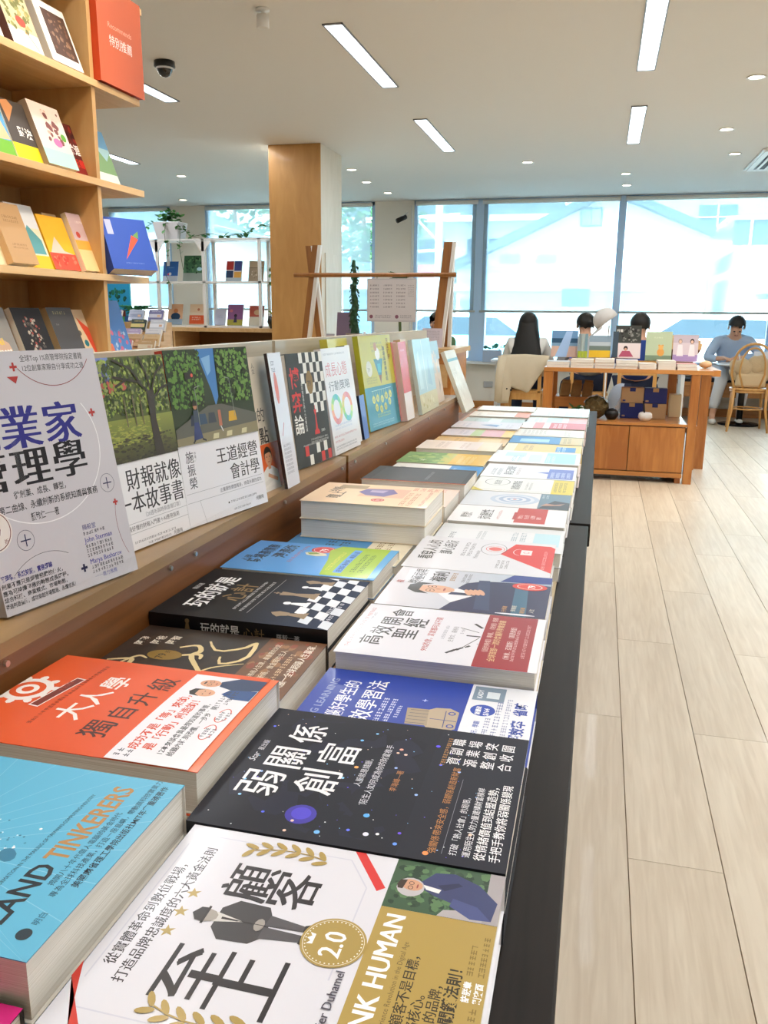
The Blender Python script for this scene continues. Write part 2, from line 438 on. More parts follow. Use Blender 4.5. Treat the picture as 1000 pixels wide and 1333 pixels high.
# ================================================================== setting
# floor: slab + laminate planks
fl = structure(bx('floor', (-8.2, -2.6, -0.12, 5.2, 11.3, -0.004), M_GROUT))
PW, PL = 0.2058, 1.376
def plank_mesh(L):
    bm = B(); box(bm, 0.0012, 0.0008, -0.0045, PW - 0.0012, L - 0.0008, 0.0)
    me = bpy.data.meshes.new('plank'); bmesh.ops.recalc_face_normals(bm, faces=bm.faces); bm.to_mesh(me); bm.free(); me.materials.append(M_FLOOR); return me
PM = plank_mesh(PL)
rnd = random.Random(4)
phase = {-1: 1.09, 0: 0.381, 1: 1.04, 2: 0.339}
rest = B(); npl = 0
for k in range(-39, 25):
    xk = 0.137 + k * PW
    ph = phase.get(k, rnd.uniform(0, PL))
    y = ph - 3 * PL
    while y < 11.2:
        y1 = y + PL
        if y1 > -2.5:
            ya, yb = max(y, -2.5), min(y1, 11.22)
            vis = (-2 <= k <= 15 and 0.9 < y1)
            if vis and npl < 290:
                if yb - ya > PL - 0.01: o = bpy.data.objects.new('plank', PM)
                else: o = bpy.data.objects.new('plank', plank_mesh(yb - ya))
                COL.objects.link(o); o.parent = fl; o.location = (xk, ya, 0); npl += 1
            else:
                box(rest, xk + 0.0012, ya + 0.0008, -0.0045, xk + PW - 0.0012, yb - 0.0008, 0)
        y = y1
o = obj('far_planks', rest, M_FLOOR, fl); o['kind'] = 'stuff'
# ceiling, with openings for the long recessed lights
ZC = CEIL
structure(bx('ceiling', (-8.2, -2.6, ZC, 5.2, 11.6, ZC + 0.2), M_CEIL))
structure(bx('wall_left', (-8.2, -2.6, 0, -8.05, 11.3, ZC), M_WALL))
structure(bx('wall_right', (5.05, -2.6, 0, 5.2, 11.3, ZC), M_WALL))
structure(bx('wall_front', (-8.2, -2.6, 0, 5.2, -2.45, ZC), M_WALL))
YW = 11.2
wb = B()
box(wb, -8.2, YW, 0, 5.2, YW + 0.3, 0.615)                # low wall under the windows
box(wb, -8.2, YW, 0.615, -6.95, YW + 0.3, ZC)
box(wb, -5.98, YW, 0.615, -5.45, YW + 0.3, ZC)
box(wb, -3.0, YW, 0.615, -2.47, YW + 0.3, ZC)
box(wb, 4.6, YW, 0.615, 5.2, YW + 0.3, ZC)
structure(obj('wall_back', wb, M_WALL))
structure(bx('trim_1', (-8.0, YW - 0.20, 0.595, 5.05, YW, 0.625), mat('sill_white', 'dfe6ec', 0.4)))
structure(bx('baseboard_back', (-8.0, YW - 0.02, 0.0, 5.05, YW, 0.10), M_TEAKY))
# glass, frames and sheer roller blinds
def glass_mat():
    m = bpy.data.materials.new('window_glass'); m.use_nodes = True; N = m.node_tree; out = N.nodes['Material Output']
    tr = N.nodes.new('ShaderNodeBsdfTransparent'); tr.inputs[0].default_value = (0.90, 0.97, 1, 1)
    gl = N.nodes.new('ShaderNodeBsdfGlossy'); gl.inputs['Roughness'].default_value = 0.02
    fr = N.nodes.new('ShaderNodeFresnel'); fr.inputs[0].default_value = 1.45; mx = N.nodes.new('ShaderNodeMixShader')
    N.links.new(fr.outputs[0], mx.inputs[0]); N.links.new(tr.outputs[0], mx.inputs[1]); N.links.new(gl.outputs[0], mx.inputs[2]); N.links.new(mx.outputs[0], out.inputs[0])
    return m
GLASS = glass_mat()
pd = bpy.data.lights.new('window_portal', 'AREA'); pd.shape = 'RECTANGLE'; pd.size = 11.5; pd.size_y = 2.0; pd.cycles.is_portal = True
po = bpy.data.objects.new('window_portal', pd); COL.objects.link(po); po.location = (-1.2, 11.56, 1.64); po.rotation_euler = (R(-90), 0, 0)
def sheer():
    m = bpy.data.materials.new('sheer_blind'); m.use_nodes = True; N = m.node_tree
    p = N.nodes['Principled BSDF']; out = N.nodes['Material Output']
    tr = N.nodes.new('ShaderNodeBsdfTransparent'); tr.inputs[0].default_value = (0.88, 0.97, 1, 1)
    tl = N.nodes.new('ShaderNodeBsdfTranslucent'); tl.inputs[0].default_value = (0.72, 0.80, 0.84, 1)
    df = N.nodes.new('ShaderNodeBsdfDiffuse'); df.inputs[0].default_value = (0.7, 0.74, 0.76, 1)
    m1 = N.nodes.new('ShaderNodeMixShader'); m1.inputs[0].default_value = 0.5
    m2 = N.nodes.new('ShaderNodeMixShader'); m2.inputs[0].default_value = 0.42
    N.links.new(tl.outputs[0], m1.inputs[1]); N.links.new(df.outputs[0], m1.inputs[2])
    N.links.new(tr.outputs[0], m2.inputs[1]); N.links.new(m1.outputs[0], m2.inputs[2]); N.links.new(m2.outputs[0], out.inputs[0])
    return m
SHEER = sheer()
FRAMEB = mat('window_frame_blue_white', 'b8d4f2', 0.45)
wins = [(-6.95, -5.98, 1), (-5.45, -3.0, 2), (-2.47, -1.60, 3), (-1.60, 0.155, 4), (0.155, 2.0, 5), (2.0, 4.6, 6)]
for x0, x1, n in wins:
    bm = B()
    for a, b, c, d in ((x0, x0 + 0.045, 0.62, ZC), (x1 - 0.045, x1, 0.62, ZC), (x0, x1, 0.62, 0.665), (x0, x1, ZC - 0.045, ZC)):
        box(bm, a, YW + 0.02, c, b, YW + 0.10, d)
    fo = structure(obj('window_%d' % n, bm, FRAMEB))
    bx('pane', (x0 + 0.045, YW + 0.055, 0.665, x1 - 0.045, YW + 0.061, ZC - 0.045), GLASS, fo)
    bl = thing('roller_blind', ['sheer roller blind over the narrow left window beside the tall birch bookshelf', 'sheer roller blind in the wide window behind the white shelving unit', 'sheer roller blind in the narrow window right of the cream wall pier', 'sheer roller blind above the long-haired person, left of the thin mullion', 'sheer roller blind above the writing person, right of the thin mullion', 'sheer roller blind at the far right end of the window wall'][n - 1], 'blind', (x0, YW - 0.03, ZC), 'sheer roller blinds in the window wall')
    o = bx('fabric', (0.05, 0, -ZC + 1.275, x1 - x0 - 0.05, 0.001, -0.05), SHEER, bl)
    bm = B(); tube(bm, [(0.03, 0, -ZC + 1.268), (x1 - x0 - 0.03, 0, -ZC + 1.268)], 0.014, 8); obj('bottom_bar', bm, mat('blind_bar', 'b9c0bd', 0.5), bl, True)
    bm = B(); tube(bm, [(0.03, 0, -0.04), (x1 - x0 - 0.03, 0, -0.04)], 0.028, 10); obj('roller_tube', bm, M_WHITE, bl, True)
# mullion posts standing proud
for i, (a, b) in enumerate(((-1.70, -1.50), (0.125, 0.19), (1.97, 2.03))):
    structure(bx('trim_%d' % (i + 2), (a, YW - 0.02, 0.62, b, YW + 0.16, ZC), FRAMEB))

# column: honey ply face, pale side
cb = B(); box(cb, -2.965, 7.42, 0, -2.484, 8.04, ZC)
colm = structure(obj('column', cb, M_PLYL))
bx('column_face_panel', (-2.967, 7.408, 0, -2.482, 7.42, ZC - 0.003), M_PLY, colm)
bx('column_side_frame', (-2.483, 7.52, 0.9, -2.474, 7.90, 1.75), M_PLYL, colm)

# ------------------------------------------------------------------ ceiling fixtures
M_PANEL = mat('light_diffuser', 'eaf6ff', 0.5, emit=7.0)
M_LFR = mat('light_frame', '8f9297', 0.4)
def strip(x, y0, y1, label):
    t = thing('ceiling_light', label, 'ceiling light', (x, y0, ZC), 'long recessed ceiling lights')
    L = y1 - y0
    bm = B()
    for c in ((0, 0, -0.008, 0.11, 0.012, 0.0), (0, L - 0.012, -0.008, 0.11, L, 0.0), (0, 0, -0.008, 0.008, L, 0.0), (0.102, 0, -0.008, 0.11, L, 0.0)): box(bm, *c)
    obj('frame', bm, M_LFR, t)
    bx('diffuser', (0.008, 0.012, -0.004, 0.102, L - 0.012, -0.001), M_PANEL, t)
strip(-1.50, 4.52, 5.77, 'largest white strip light, upper middle, ahead of the wooden column')
strip(-1.50, 6.70, 8.00, 'shorter white strip light just beyond the largest one, same line')
strip(0.10, 4.45, 5.72, 'white strip light cut by the top edge at upper right')
strip(0.10, 6.62, 7.96, 'short white strip light below the upper right one, right of centre')
strip(-3.10, 4.55, 5.82, 'white strip light half hidden behind the red sign board')
strip(-4.70, 6.70, 8.04, 'white strip light peeping out beside the mountain cover, far left')
for x in (-3.10, -1.50, 0.10, 1.7, 3.3):
    for y in ((0.05, 2.25) if x < 1 else (0.05, 2.25, 4.45, 6.62)):
        strip(x, y, y + 1.25, 'white strip light in the ceiling outside the frame, overhead')
for x in (-3.05, -1.45, 0.155, 1.75, 3.35):
    for y in (0.7, 2.9, 5.1, 7.3): area_lamp(x, y, 0.09, 1.2, 8.5 if x < 1 else 15, (0.95, 0.97, 1.0))
for y in (5.1, 7.3): area_lamp(-4.65, y, 0.09, 1.2, 13, (0.98, 0.97, 1.0))
M_LAMP = mat('downlight_glow', 'fff0d2', 0.5, emit=14.0)
def downlight(x, y, label, r=0.045, power=5):
    t = thing('downlight', label, 'downlight', (x, y, ZC), 'small round ceiling downlights')
    bm = B(); lathe(bm, [(r, -0.001), (r + 0.014, -0.001), (r + 0.014, -0.007), (r, -0.004)], 20); obj('trim_ring', bm, M_WHITE, t, True)
    bm = B(); lathe(bm, [(0, -0.002), (r, -0.002)], 20); obj('lamp', bm, M_LAMP, t)
    d = bpy.data.lights.new('spot', 'SPOT'); d.energy = power * 3.4; d.color = (1, 0.90, 0.76); d.spot_size = R(110); d.spot_blend = 0.8; d.shadow_soft_size = 0.04
    so = bpy.data.objects.new('spot', d); COL.objects.link(so); so.location = (x, y, ZC - 0.03)
for x, y, l in ((-4.548, 8.814, 'lit downlight above the white potted ivy, nearest of the left pair'), (-5.46, 10.6, 'lit downlight close to the ceiling edge, left of the column'),
                (-0.802, 8.696, 'lit downlight alone in the middle of the ceiling'), (0.137, 9.56, 'lit downlight above the thin mullion, farther from the window'),
                (0.166, 10.362, 'lit downlight above the thin mullion, close to the window'), (0.825, 6.025, 'lit downlight at upper right edge, nearest on that side'),
                (0.852, 7.542, 'lit downlight upper right, second from the frame edge'), (1.067, 8.629, 'lit downlight just left of the ceiling vent'),
                (-2.60, 8.773, 'lit downlight touching the right edge of the wooden column'), (-2.674, 9.602, 'lit downlight right of the column, middle of its row'),
                (-2.641, 10.462, 'lit downlight right of the column, closest to the window')):
    downlight(x, y, l)
for x, y in ((-1.1, 0.5), (-1.1, 1.8), (-0.9, 3.1), (0.9, 0.2), (0.9, 1.7), (0.9, 3.4), (2.3, 6.0), (2.3, 7.6)):
    downlight(x, y, 'warm downlight in the ceiling outside the frame, overhead', power=6)
# warm track spots washing the bookshelf and the table
for loc, tgt, e in (((-1.0, 1.4, 2.6), (-2.0, 2.1, 1.7), 55), ((-0.9, 2.8, 2.6), (-2.0, 2.5, 1.4), 50), ((1.2, 5.4, 2.62), (0.3, 6.4, 0.3), 60)):
    d = bpy.data.lights.new('track_spot', 'SPOT'); d.energy = e; d.color = (1, 0.86, 0.68); d.spot_size = R(75); d.spot_blend = 0.9; d.shadow_soft_size = 0.05
    so = bpy.data.objects.new('track_spot', d); COL.objects.link(so); so.location = loc
    so.rotation_euler = (Vector(loc) - Vector(tgt)).to_track_quat('Z', 'Y').to_euler()
# dome camera
t = thing('security_camera', 'black dome security camera on the ceiling right of the red sign', 'security camera', (-2.628, 4.942, ZC))
bm = B(); lathe(bm, [(0, 0), (0.06, 0), (0.063, -0.03), (0.05, -0.035), (0, -0.035)], 24); obj('base', bm, M_BLACK, t, True)
bm = B(); lathe(bm, [(0.047, -0.034), (0.044, -0.055), (0.03, -0.076), (0.012, -0.086), (0, -0.088)], 24); obj('dome', bm, mat('dome_glass', '0a0a0c', 0.05, coat=1), t, True)
bm = B(); lathe(bm, [(0.050, -0.034), (0.053, -0.040), (0.050, -0.046)], 24); obj('rim', bm, M_WHITE, t, True)
t = thing('track_spotlight', 'white cylinder spotlight cut by the top edge left of centre', 'spotlight', (-1.717, 4.25, ZC))
bm = B(); lathe(bm, [(0, 0), (0.035, 0), (0.035, -0.012), (0.008, -0.012), (0.008, -0.03), (0, -0.03)], 16); obj('mount', bm, M_WHITE, t, True)
bm = B(); lathe(bm, [(0, -0.028), (0.03, -0.028), (0.032, -0.085), (0.026, -0.088), (0, -0.07)], 18); obj('lamp_body', bm, M_WHITE, t, True)
# ceiling air vent
t = thing('ceiling_vent', 'square white ceiling air vent at the right edge', 'vent', (1.27, 8.4, ZC))
bm = B(); box(bm, 0, 0, -0.02, 0.75, 1.1, 0); box(bm, 0.02, 0.02, -0.028, 0.73, 1.08, -0.018); obj('cover', bm, M_WHITE, t, bevel=0.006)
for i in range(8):
    bx('slat', (0.09 + 0.075 * i, 0.16, -0.036, 0.115 + 0.075 * i, 0.94, -0.026), M_WHITE, t)
bx('grille_recess', (0.07, 0.14, -0.0292, 0.69, 0.96, -0.028), mat('vent_dark', '4b4d50', 0.7), t)
# small wall camera on the pier, and its cable
t = thing('wall_camera', 'small black camera on a white bracket high on the cream pier', 'security camera', (-2.56, YW, 2.45))
bm = B(); tube(bm, [(0, 0, 0.06), (0, -0.08, 0.04), (-0.03, -0.14, 0.0)], 0.012, 8); obj('bracket', bm, M_WHITE, t, True)
bm = B(); tube(bm, [(0.0, -0.10, -0.0), (-0.09, -0.20, -0.06)], 0.03, 12); obj('camera_body', bm, M_BLACK, t, True)
bm = B(); tube(bm, [(-2.5, YW - 0.012, 2.6), (-2.49, YW - 0.012, 2.0), (-2.5, YW - 0.012, 0.64)], 0.012, 6); tag(obj('pipe', bm, M_WHITE), 'thin white conduit running down the right edge of the cream pier', 'pipe')
bx_o = bx('wall_socket', (-1.48, YW - 0.012, 0.28, -1.36, YW, 0.36), mat('socket_grey', 'b9bdc4', 0.5)); tag(bx_o, 'small grey wall socket plate on the low wall left of the draped chair', 'socket')

# ================================================================== display island
ZT = 0.815; ZL = 0.921
def island(name, y0, y1, label, dx=0.0):
    t = thing(name, label, 'display table', (0, y0, 0), 'display table units of the book island')
    L = y1 - y0; g = 0.003
    bx('tabletop', (-0.50, g, ZT - 0.03, -0.042 + dx, L - g, ZT), wood('tabletop_wood', '9a6438', 'b57c4a', 'Y', 0.4, 0.1), t)
    bm = B(); box(bm, -0.042 + dx, g, ZT - 0.05, 0.0 + dx, L - g, ZT - 0.004); obj('edge_rail', bm, M_BLACKW, t, bevel=0.002)
    bx('rail_inlay', (-0.045 + dx, g, ZT - 0.028, -0.0405 + dx, L - g, ZT + 0.001), mat('pale_edging', 'c9b797', 0.5), t)
    bm = B(); box(bm, -0.50, g, ZT - 0.0, -0.485, L - g, ZL - 0.014); obj('riser', bm, M_DARKW, t)
    bx('ledge', (-0.64, g, ZL - 0.014, -0.485, L - g, ZL), M_LEDGE, t)
    bx('backboard', (-0.665, g, ZT, -0.64, L - g, 1.148), M_GREYW, t)
    bx('rear_shelf', (-1.20, g, ZT - 0.03, -0.665, L - g, ZT), M_LEDGE, t)
    bx('carcass', (-1.12, g + 0.01, 0.08, -0.07, L - g - 0.01, ZT - 0.03), M_DARKW, t)
    bx('plinth', (-1.05, g + 0.03, 0.0, -0.12, L - g - 0.03, 0.08), M_BLACKW, t)
    return t
island('display_island', -1.2, 1.60, 'nearer display island unit with black edge rail and stepped wooden ledge')
it = island('display_island', 1.61, 3.68, 'farther display island unit with black edge rail beyond the joint', 0.004)
# near end of the second unit's ledge stops short of the table end
for ch in it.children:
    if ch.name.startswith(('ledge', 'riser', 'backboard')):
        for v in ch.data.vertices:
            if v.co.y > 1.5: v.co.y = 1.40 if not ch.name.startswith('backboard') else 1.55
ACR = mat('clear_acrylic', 'eef4f4', 0.06, alpha=0.03)
def lip(y0, y1, lab):
    t = thing('acrylic_lip', lab, 'acrylic strip', (-0.4848, y0, 0.895), 'clear acrylic lips along the ledge')
    bx('strip', (0, 0, 0, 0.002, y1 - y0, 0.044), ACR, t)
    n = max(2, int((y1 - y0) / 0.2)) 
    for i in range(n):
        bm = B(); yy = 0.03 + (y1 - y0 - 0.06) * i / (n - 1); tube(bm, [(0.002, yy, 0.008), (0.005, yy, 0.008)], 0.003, 8); obj('screw', bm, mat('steel', 'c8c8c8', 0.3, 1.0), t)
lip(0.25, 0.893, 'clear acrylic lip on the ledge edge in front of the silver book')
lip(0.897, 1.59, 'clear acrylic lip on the ledge edge under the chessboard book')
lip(1.62, 2.99, 'clear acrylic lip on the ledge edge of the farther island unit')

# ================================================================== cover prints
def art_customer():
    a = Art(16.8, 20.9, 'e3e2ea')
    for p in ([(1.4, 19.8), (1.4, 7.6)], [(3.2, 20.3), (14.8, 20.3)], [(15.9, 19.5), (15.9, 9.6), (13.6, 8.0), (9.6, 8.0)], [(7.6, 8.0), (6.2, 8.0)]): a.line(p, 0.09, 'd3d3e0', lift=False)
    a.poly([(0.2, 18.6), (0.2, 19.25), (4.2, 21.0), (3.1, 21.0)], 'd2301f')
    a.poly([(16.8, 9.6), (16.8, 8.9), (13.9, 6.9), (13.5, 7.35)], 'dc2f2f')
    a.text('從實體革命到數位戰場，', 4.3, 19.35, 0.82, '2c2630', ming=0.012)
    a.text('打造品牌忠誠度的六大黃金法則', 3.3, 18.25, 0.82, '2c2630', ming=0.012)
    for x, y in ((10.5, 17.8), (8.9, 17.8), (7.3, 17.8)):
        a.add([(x + (0.48 if k % 2 == 0 else 0.19) * math.sin(math.pi * k / 5), y + (0.48 if k % 2 == 0 else 0.19) * math.cos(math.pi * k / 5)) for k in range(10)] + [(x, y)], [(10, (k + 1) % 10, k) for k in range(10)], 'b49a56')
    ink = '1d1a22'
    a.text('顧', 10.6, 13.7, 3.3, ink, ming=0.022); a.text('客', 10.6, 10.9, 3.3, ink, ming=0.022)
    a.text('至', 2.7, 13.5, 4.0, ink, ming=0.022, sx=1.05); a.text('上', 2.7, 10.4, 4.0, ink, ming=0.022, sx=1.05)
    # standing man in a long coat, printed lying towards the right
    g1, g2, g3 = '38373c', '4c4a50', '8b8580'
    a.poly([(7.4, 14.9), (8.2, 15.6), (9.8, 15.6), (10.6, 14.8), (10.5, 12.9), (9.6, 12.4), (8.1, 12.5), (7.5, 13.1)], g1)
    a.poly([(8.0, 12.7), (8.95, 12.7), (8.85, 10.4), (8.3, 10.4)], g2); a.poly([(9.0, 12.7), (9.9, 12.6), (9.55, 10.4), (9.1, 10.4)], g2)
    a.poly([(8.2, 10.45), (8.85, 10.45), (8.75, 10.0), (8.1, 10.1)], '1c1b1f'); a.poly([(9.1, 10.45), (9.6, 10.45), (9.8, 10.05), (9.1, 10.0)], '1c1b1f')
    a.poly([(8.6, 15.7), (9.4, 15.7), (9.0, 13.9)], 'd9d6d2'); a.poly([(8.92, 15.3), (9.1, 15.3), (9.05, 14.3), (8.95, 14.3)], '2a282c')
    a.ell(9.0, 16.15, 0.5, 0.62, 0, 'a9a29a', True); a.poly([(8.45, 16.2), (9.6, 16.2), (9.55, 16.75), (9.0, 17.1), (8.5, 16.75)], '2f2d30'); a.poly([(8.3, 16.35), (9.75, 16.35), (9.7, 16.2), (8.3, 16.2)], '232125')
    a.ell(9.0, 13.0, 0.5, 0.3, 0, 'a19a94', True); a.line([(9.0, 15.0), (9.0, 12.6)], 0.05, '232125')
    gold = 'b0954e'
    def leaf_branch(cx, cy, q):
        pts = [(8.8 + q * 6.9 * math.cos(t), 13.3 + 6.9 * math.sin(t)) for t in [R(u) for u in (-18, -10, -2, 6, 14, 22)]]
        a.line(pts, 0.09, gold)
        for i, (x, y) in enumerate(pts):
            t = 90 - 18 + i * 8 if q == 1 else 90 + 18 - i * 8
            a.ell(x + 0.36, y + 0.3, 0.52, 0.2, t - 38, gold); a.ell(x - 0.36, y + 0.3, 0.52, 0.2, t + 38, gold)
        a.n += 1
    leaf_branch(11.7, 15.6, 1); leaf_branch(5.9, 15.6, -1)
    a.disc(8.8, 8.55, 1.85, gold, n=36); a.ring(8.8, 8.55, 1.72, 0.03, 'f4f0e0', n=36)
    for k in range(40): a.disc(8.8 + 1.58 * math.cos(k * math.pi / 20), 8.55 + 1.58 * math.sin(k * math.pi / 20), 0.05, 'f8f4ea', n=5, lift=False)
    a.n += 1
    a.text('2.0', 7.65, 7.95, 1.75, 'ffffff', ming=0.02, sx=0.92)
    a.poly([(8.4, 9.65), (8.35, 10.0), (8.6, 9.83), (8.78, 10.05), (8.98, 9.83), (9.22, 10.0), (9.15, 9.65)], 'ffffff')
    a.text('Xavier Duhamel', 2.2, 7.3, 0.72, '4a4658', ming=0.01)
    # gold belly band with photo
    a.n = 3
    a.rect(0, 0, 12.35, 6.75, 'b5994f')
    a.text('THINK HUMAN', 1.2, 5.15, 1.62, 'ffffff', ming=0.03, width=10.6)
    a.text('The Customer Experience Revolution in the Digital Age', 1.0, 4.55, 0.42, '6f5c2c', width=8.9)
    a.text('在新時代，顧客不是目標，', 0.6, 3.75, 0.74, '2c2410', ming=0.016); a.text('而是策略核心。', 1.9, 2.98, 0.72, '2c2410', ming=0.016)
    a.text('貼近顧客心的品牌，', 1.3, 2.22, 0.72, '2c2410', ming=0.016)
    a.text('六大關鍵法則！', 3.3, 1.38, 0.84, '2c2410', bold=0.02)
    a.text('許朕章', 6.6, 0.80, 0.46, 'ffffff', bold=0.03); a.text('劉奕酉', 6.6, 0.2, 0.46, 'ffffff', bold=0.03)
    a.marks(8.4, 0.82, 2.2, 1, 0.36, '87702f'); a.marks(8.4, 0.22, 2.8, 1, 0.36, '87702f'); a.marks(3.0, 0.3, 3.2, 1, 0.4, '87702f')
    a.rect(12.35, 0, 16.8, 6.75, '3a5a41')
    a.blobs(12.4, 0, 16.8, 6.7, ['2c4a35', '4c7350', '23402f', '5d8258'], 160, 0.42, 3)
    a.poly([(12.35, 0.0), (12.9, 0.2), (13.2, 1.8), (12.9, 3.2), (12.35, 3.5)], 'b9b3b6'); a.poly([(12.35, 0), (12.35, 0.9), (16.8, 0.9), (16.8, 0)], 'aaa3a6')
    a.poly([(12.6, 0.4), (14.2, 0.2), (15.5, 1.4), (16.2, 3.0), (16.0, 4.2), (15.0, 4.9), (14.3, 4.6), (13.9, 3.9), (13.5, 2.6), (12.7, 1.2)], '353f6e')
    a.poly([(12.6, 0.4), (13.6, 1.3), (14.0, 2.8), (13.3, 2.9), (12.5, 1.6)], '444f86'); a.poly([(14.5, 3.4), (15.2, 2.4), (15.4, 2.7), (14.9, 3.9)], '232b52')
    a.poly([(14.35, 4.5), (14.75, 4.75), (14.55, 3.6), (14.2, 3.7)], 'f1f0f2')
    a.ell(14.35, 5.45, 0.85, 0.85, 0, 'c6c2c6', True, 14)
    a.ell(14.55, 5.4, 0.5, 0.68, -8, 'd7a283', True, 14); a.poly([(14.1, 5.9), (14.95, 5.75), (14.9, 6.15), (14.45, 6.3), (14.1, 6.2)], '3a2a26')
    for q in (-1, 1): a.ring(14.5 + q * 0.2, 5.45, 0.17, 0.04, '2c2426', n=10, lift=False)
    a.ell(14.5, 5.05, 0.2, 0.05, 0, '9c4b44', True)
    return a
def art_weak():
    a = Art(17.2, 21.6, '22242e')
    a.blobs(0, 7, 17.2, 21.5, ['1f212b', '262839', '21242e'], 60, 2.6, 5)
    a.rect(0, 0, 17.2, 7.0, '252732')
    rd = random.Random(11)
    a.disc(2.6, 14.3, 1.1, '4a42a8'); a.disc(2.7, 14.3, 0.7, '5a4fd0')
    for i in range(95):
        x = rd.uniform(0.4, 16.5); y = rd.uniform(2.5, 21); r = rd.choice((0.035, 0.05, 0.06, 0.13))
        a.disc(x, y, r, rd.choice(('ffffff', 'a9c8ff', '6a7cff', '8fd0ff', 'ffd8c0', '6f55e0')), n=8, lift=False)
    for x, y, r, c in ((3.6, 9.9, 0.22, '63b4ff'), (12.9, 9.6, 0.16, 'ffb6a0'), (12.2, 9.1, 0.14, 'ffd7c8'), (1.0, 12.6, 0.2, '7cc0ff'), (9.4, 12.3, 0.17, 'ffb26a'), (13.5, 13.0, 0.14, '7cc8ff'), (1.6, 9.4, 0.2, 'e8e8ff'), (1.1, 7.3, 0.15, '70a0ff'), (14.2, 6.9, 0.18, '6a5cff'), (0.7, 5.2, 0.2, 'ff9a60')): a.disc(x, y, r, c, lift=False)
    a.n += 1
    for q, (ch, x, y, s) in enumerate((('弱', 3.9, 17.2, 3.5), ('關', 7.7, 16.6, 3.4), ('係', 11.8, 16.3, 3.2), ('創', 5.1, 13.2, 3.5), ('富', 9.2, 12.9, 3.4))):
        a.text(ch, x, y, s, 'f3f1f4', ming=0.014)
    a.text('Star', 8.2, 20.1, 0.8, 'e8e8ee', slant=0.3); a.text('星出版', 9.9, 20.1, 0.55, 'dcdce4')
    a.text('人脈就是錢脈，', 6.9, 11.35, 0.62, 'e2e2ea'); a.text('陌生人如何成為你的財富推手', 4.8, 10.3, 0.66, 'e2e2ea')
    a.text('李海峰—著', 6.9, 8.7, 0.58, 'c88a5a')
    a.text('強關係帶來安全感，弱關係創造新財富', 0.8, 4.65, 0.62, 'c58a52')
    a.line([(0.9, 4.2), (9.8, 4.2)], 0.03, '8d8d98')
    a.text('打破「熟人社會」的局限，', 0.9, 3.3, 0.58, 'f0f0f4'); a.text('運用陌生人的力量建構財富槓桿', 0.9, 2.45, 0.58, 'f0f0f4')
    a.text('從情緒價值到結盟造勢，', 0.8, 1.5, 0.82, 'ffffff', ming=0.01); a.text('手把手教你將弱關係變現', 0.8, 0.55, 0.82, 'ffffff', ming=0.01)
    for q, s in enumerate(('資源整合', '副業創收', '職場突圍')): a.vtext(s, 11.7 + q * 1.5, 5.9, 1.15, 'f2f2f4', step=1.13, ming=0.012)
    a.marks(11.4, 5.95, 4.6, 1, 0.36, 'b58752')
    return a
def art_learn():
    a = Art(17.0, 21.1, '2443a6')
    a.text('OPTIMIZING LEARNING', 0.7, 19.2, 1.05, '8f9cc8', bold=0.02, width=14.0)
    a.text('頭腦好學生的', 5.0, 17.0, 1.75, 'f3f4fb', bold=0.01, sx=0.92); a.text('高效學習法', 4.6, 14.4, 2.15, 'ffffff', ming=0.015)
    a.marks(6.2, 13.4, 5.5, 1, 0.55, 'dfe4f6'); a.marks(6.2, 12.6, 5.5, 1, 0.5, 'dfe4f6'); a.marks(8.2, 11.9, 2.5, 1, 0.4, 'dfe4f6')
    tan = 'bdab92'
    a.poly([(6.6, 7.4), (6.9, 8.9), (8.0, 9.6), (10.2, 9.7), (11.0, 8.8), (11.2, 7.5), (10.6, 6.6), (7.4, 6.5)], tan)
    a.poly([(7.3, 11.0), (10.4, 11.4), (10.5, 9.4), (7.4, 9.0)], 'ab9a82')
    for i in range(5): a.line([(7.6 + i * 0.62, 11.0), (7.7 + i * 0.62, 9.3)], 0.07, '4a4a66', lift=False)
    a.n += 1
    a.line([(8.8, 6.6), (8.8, 9.0)], 0.1, '3a4a8a'); a.line([(7.4, 7.6), (10.6, 7.8)], 0.08, '3a4a8a'); a.disc(7.8, 7.0, 0.35, '2443a6'); a.disc(7.8, 7.0, 0.22, tan); a.disc(10.2, 7.2, 0.35, '2443a6'); a.disc(10.2, 7.2, 0.22, tan)
    for x, y in ((7.0, 5.9), (12.2, 10.1), (6.5, 12.6)): a.ell(x, y, 0.3, 0.07, 0, 'c9d4ff'); a.ell(x, y, 0.07, 0.3, 0, 'c9d4ff')
    a.rect(0, 0, 17.0, 6.2, 'eceef4')
    a.disc(11.6, 4.6, 1.15, '2c4fb4'); a.text('銷量破', 10.7, 4.8, 0.55, 'ffffff', bold=0.02); a.text('$164', 10.65, 4.0, 0.7, 'ffffff', bold=0.02)
    a.rect(13.6, 2.9, 16.6, 5.9, '7f93a6'); a.rect(14.2, 3.4, 15.6, 4.6, 'dfe8ee'); a.text('KADY', 14.0, 5.0, 0.7, 'f4f6fa', bold=0.02)
    a.text('超效率', 6.3, 0.7, 1.35, '2747a6', bold=0.03); a.text('省時', 11.3, 0.7, 1.35, '2747a6', bold=0.03)
    a.text('頭腦好讀書又好，學霸', 3.4, 4.6, 0.6, '3454b0', bold=0.01); a.marks(5.2, 2.9, 8.5, 1, 0.55, '8a94b8'); a.marks(5.2, 2.1, 9.5, 1, 0.5, 'a4abc6'); a.marks(2.0, 3.7, 8.5, 1, 0.5, '8a94b8')
    return a
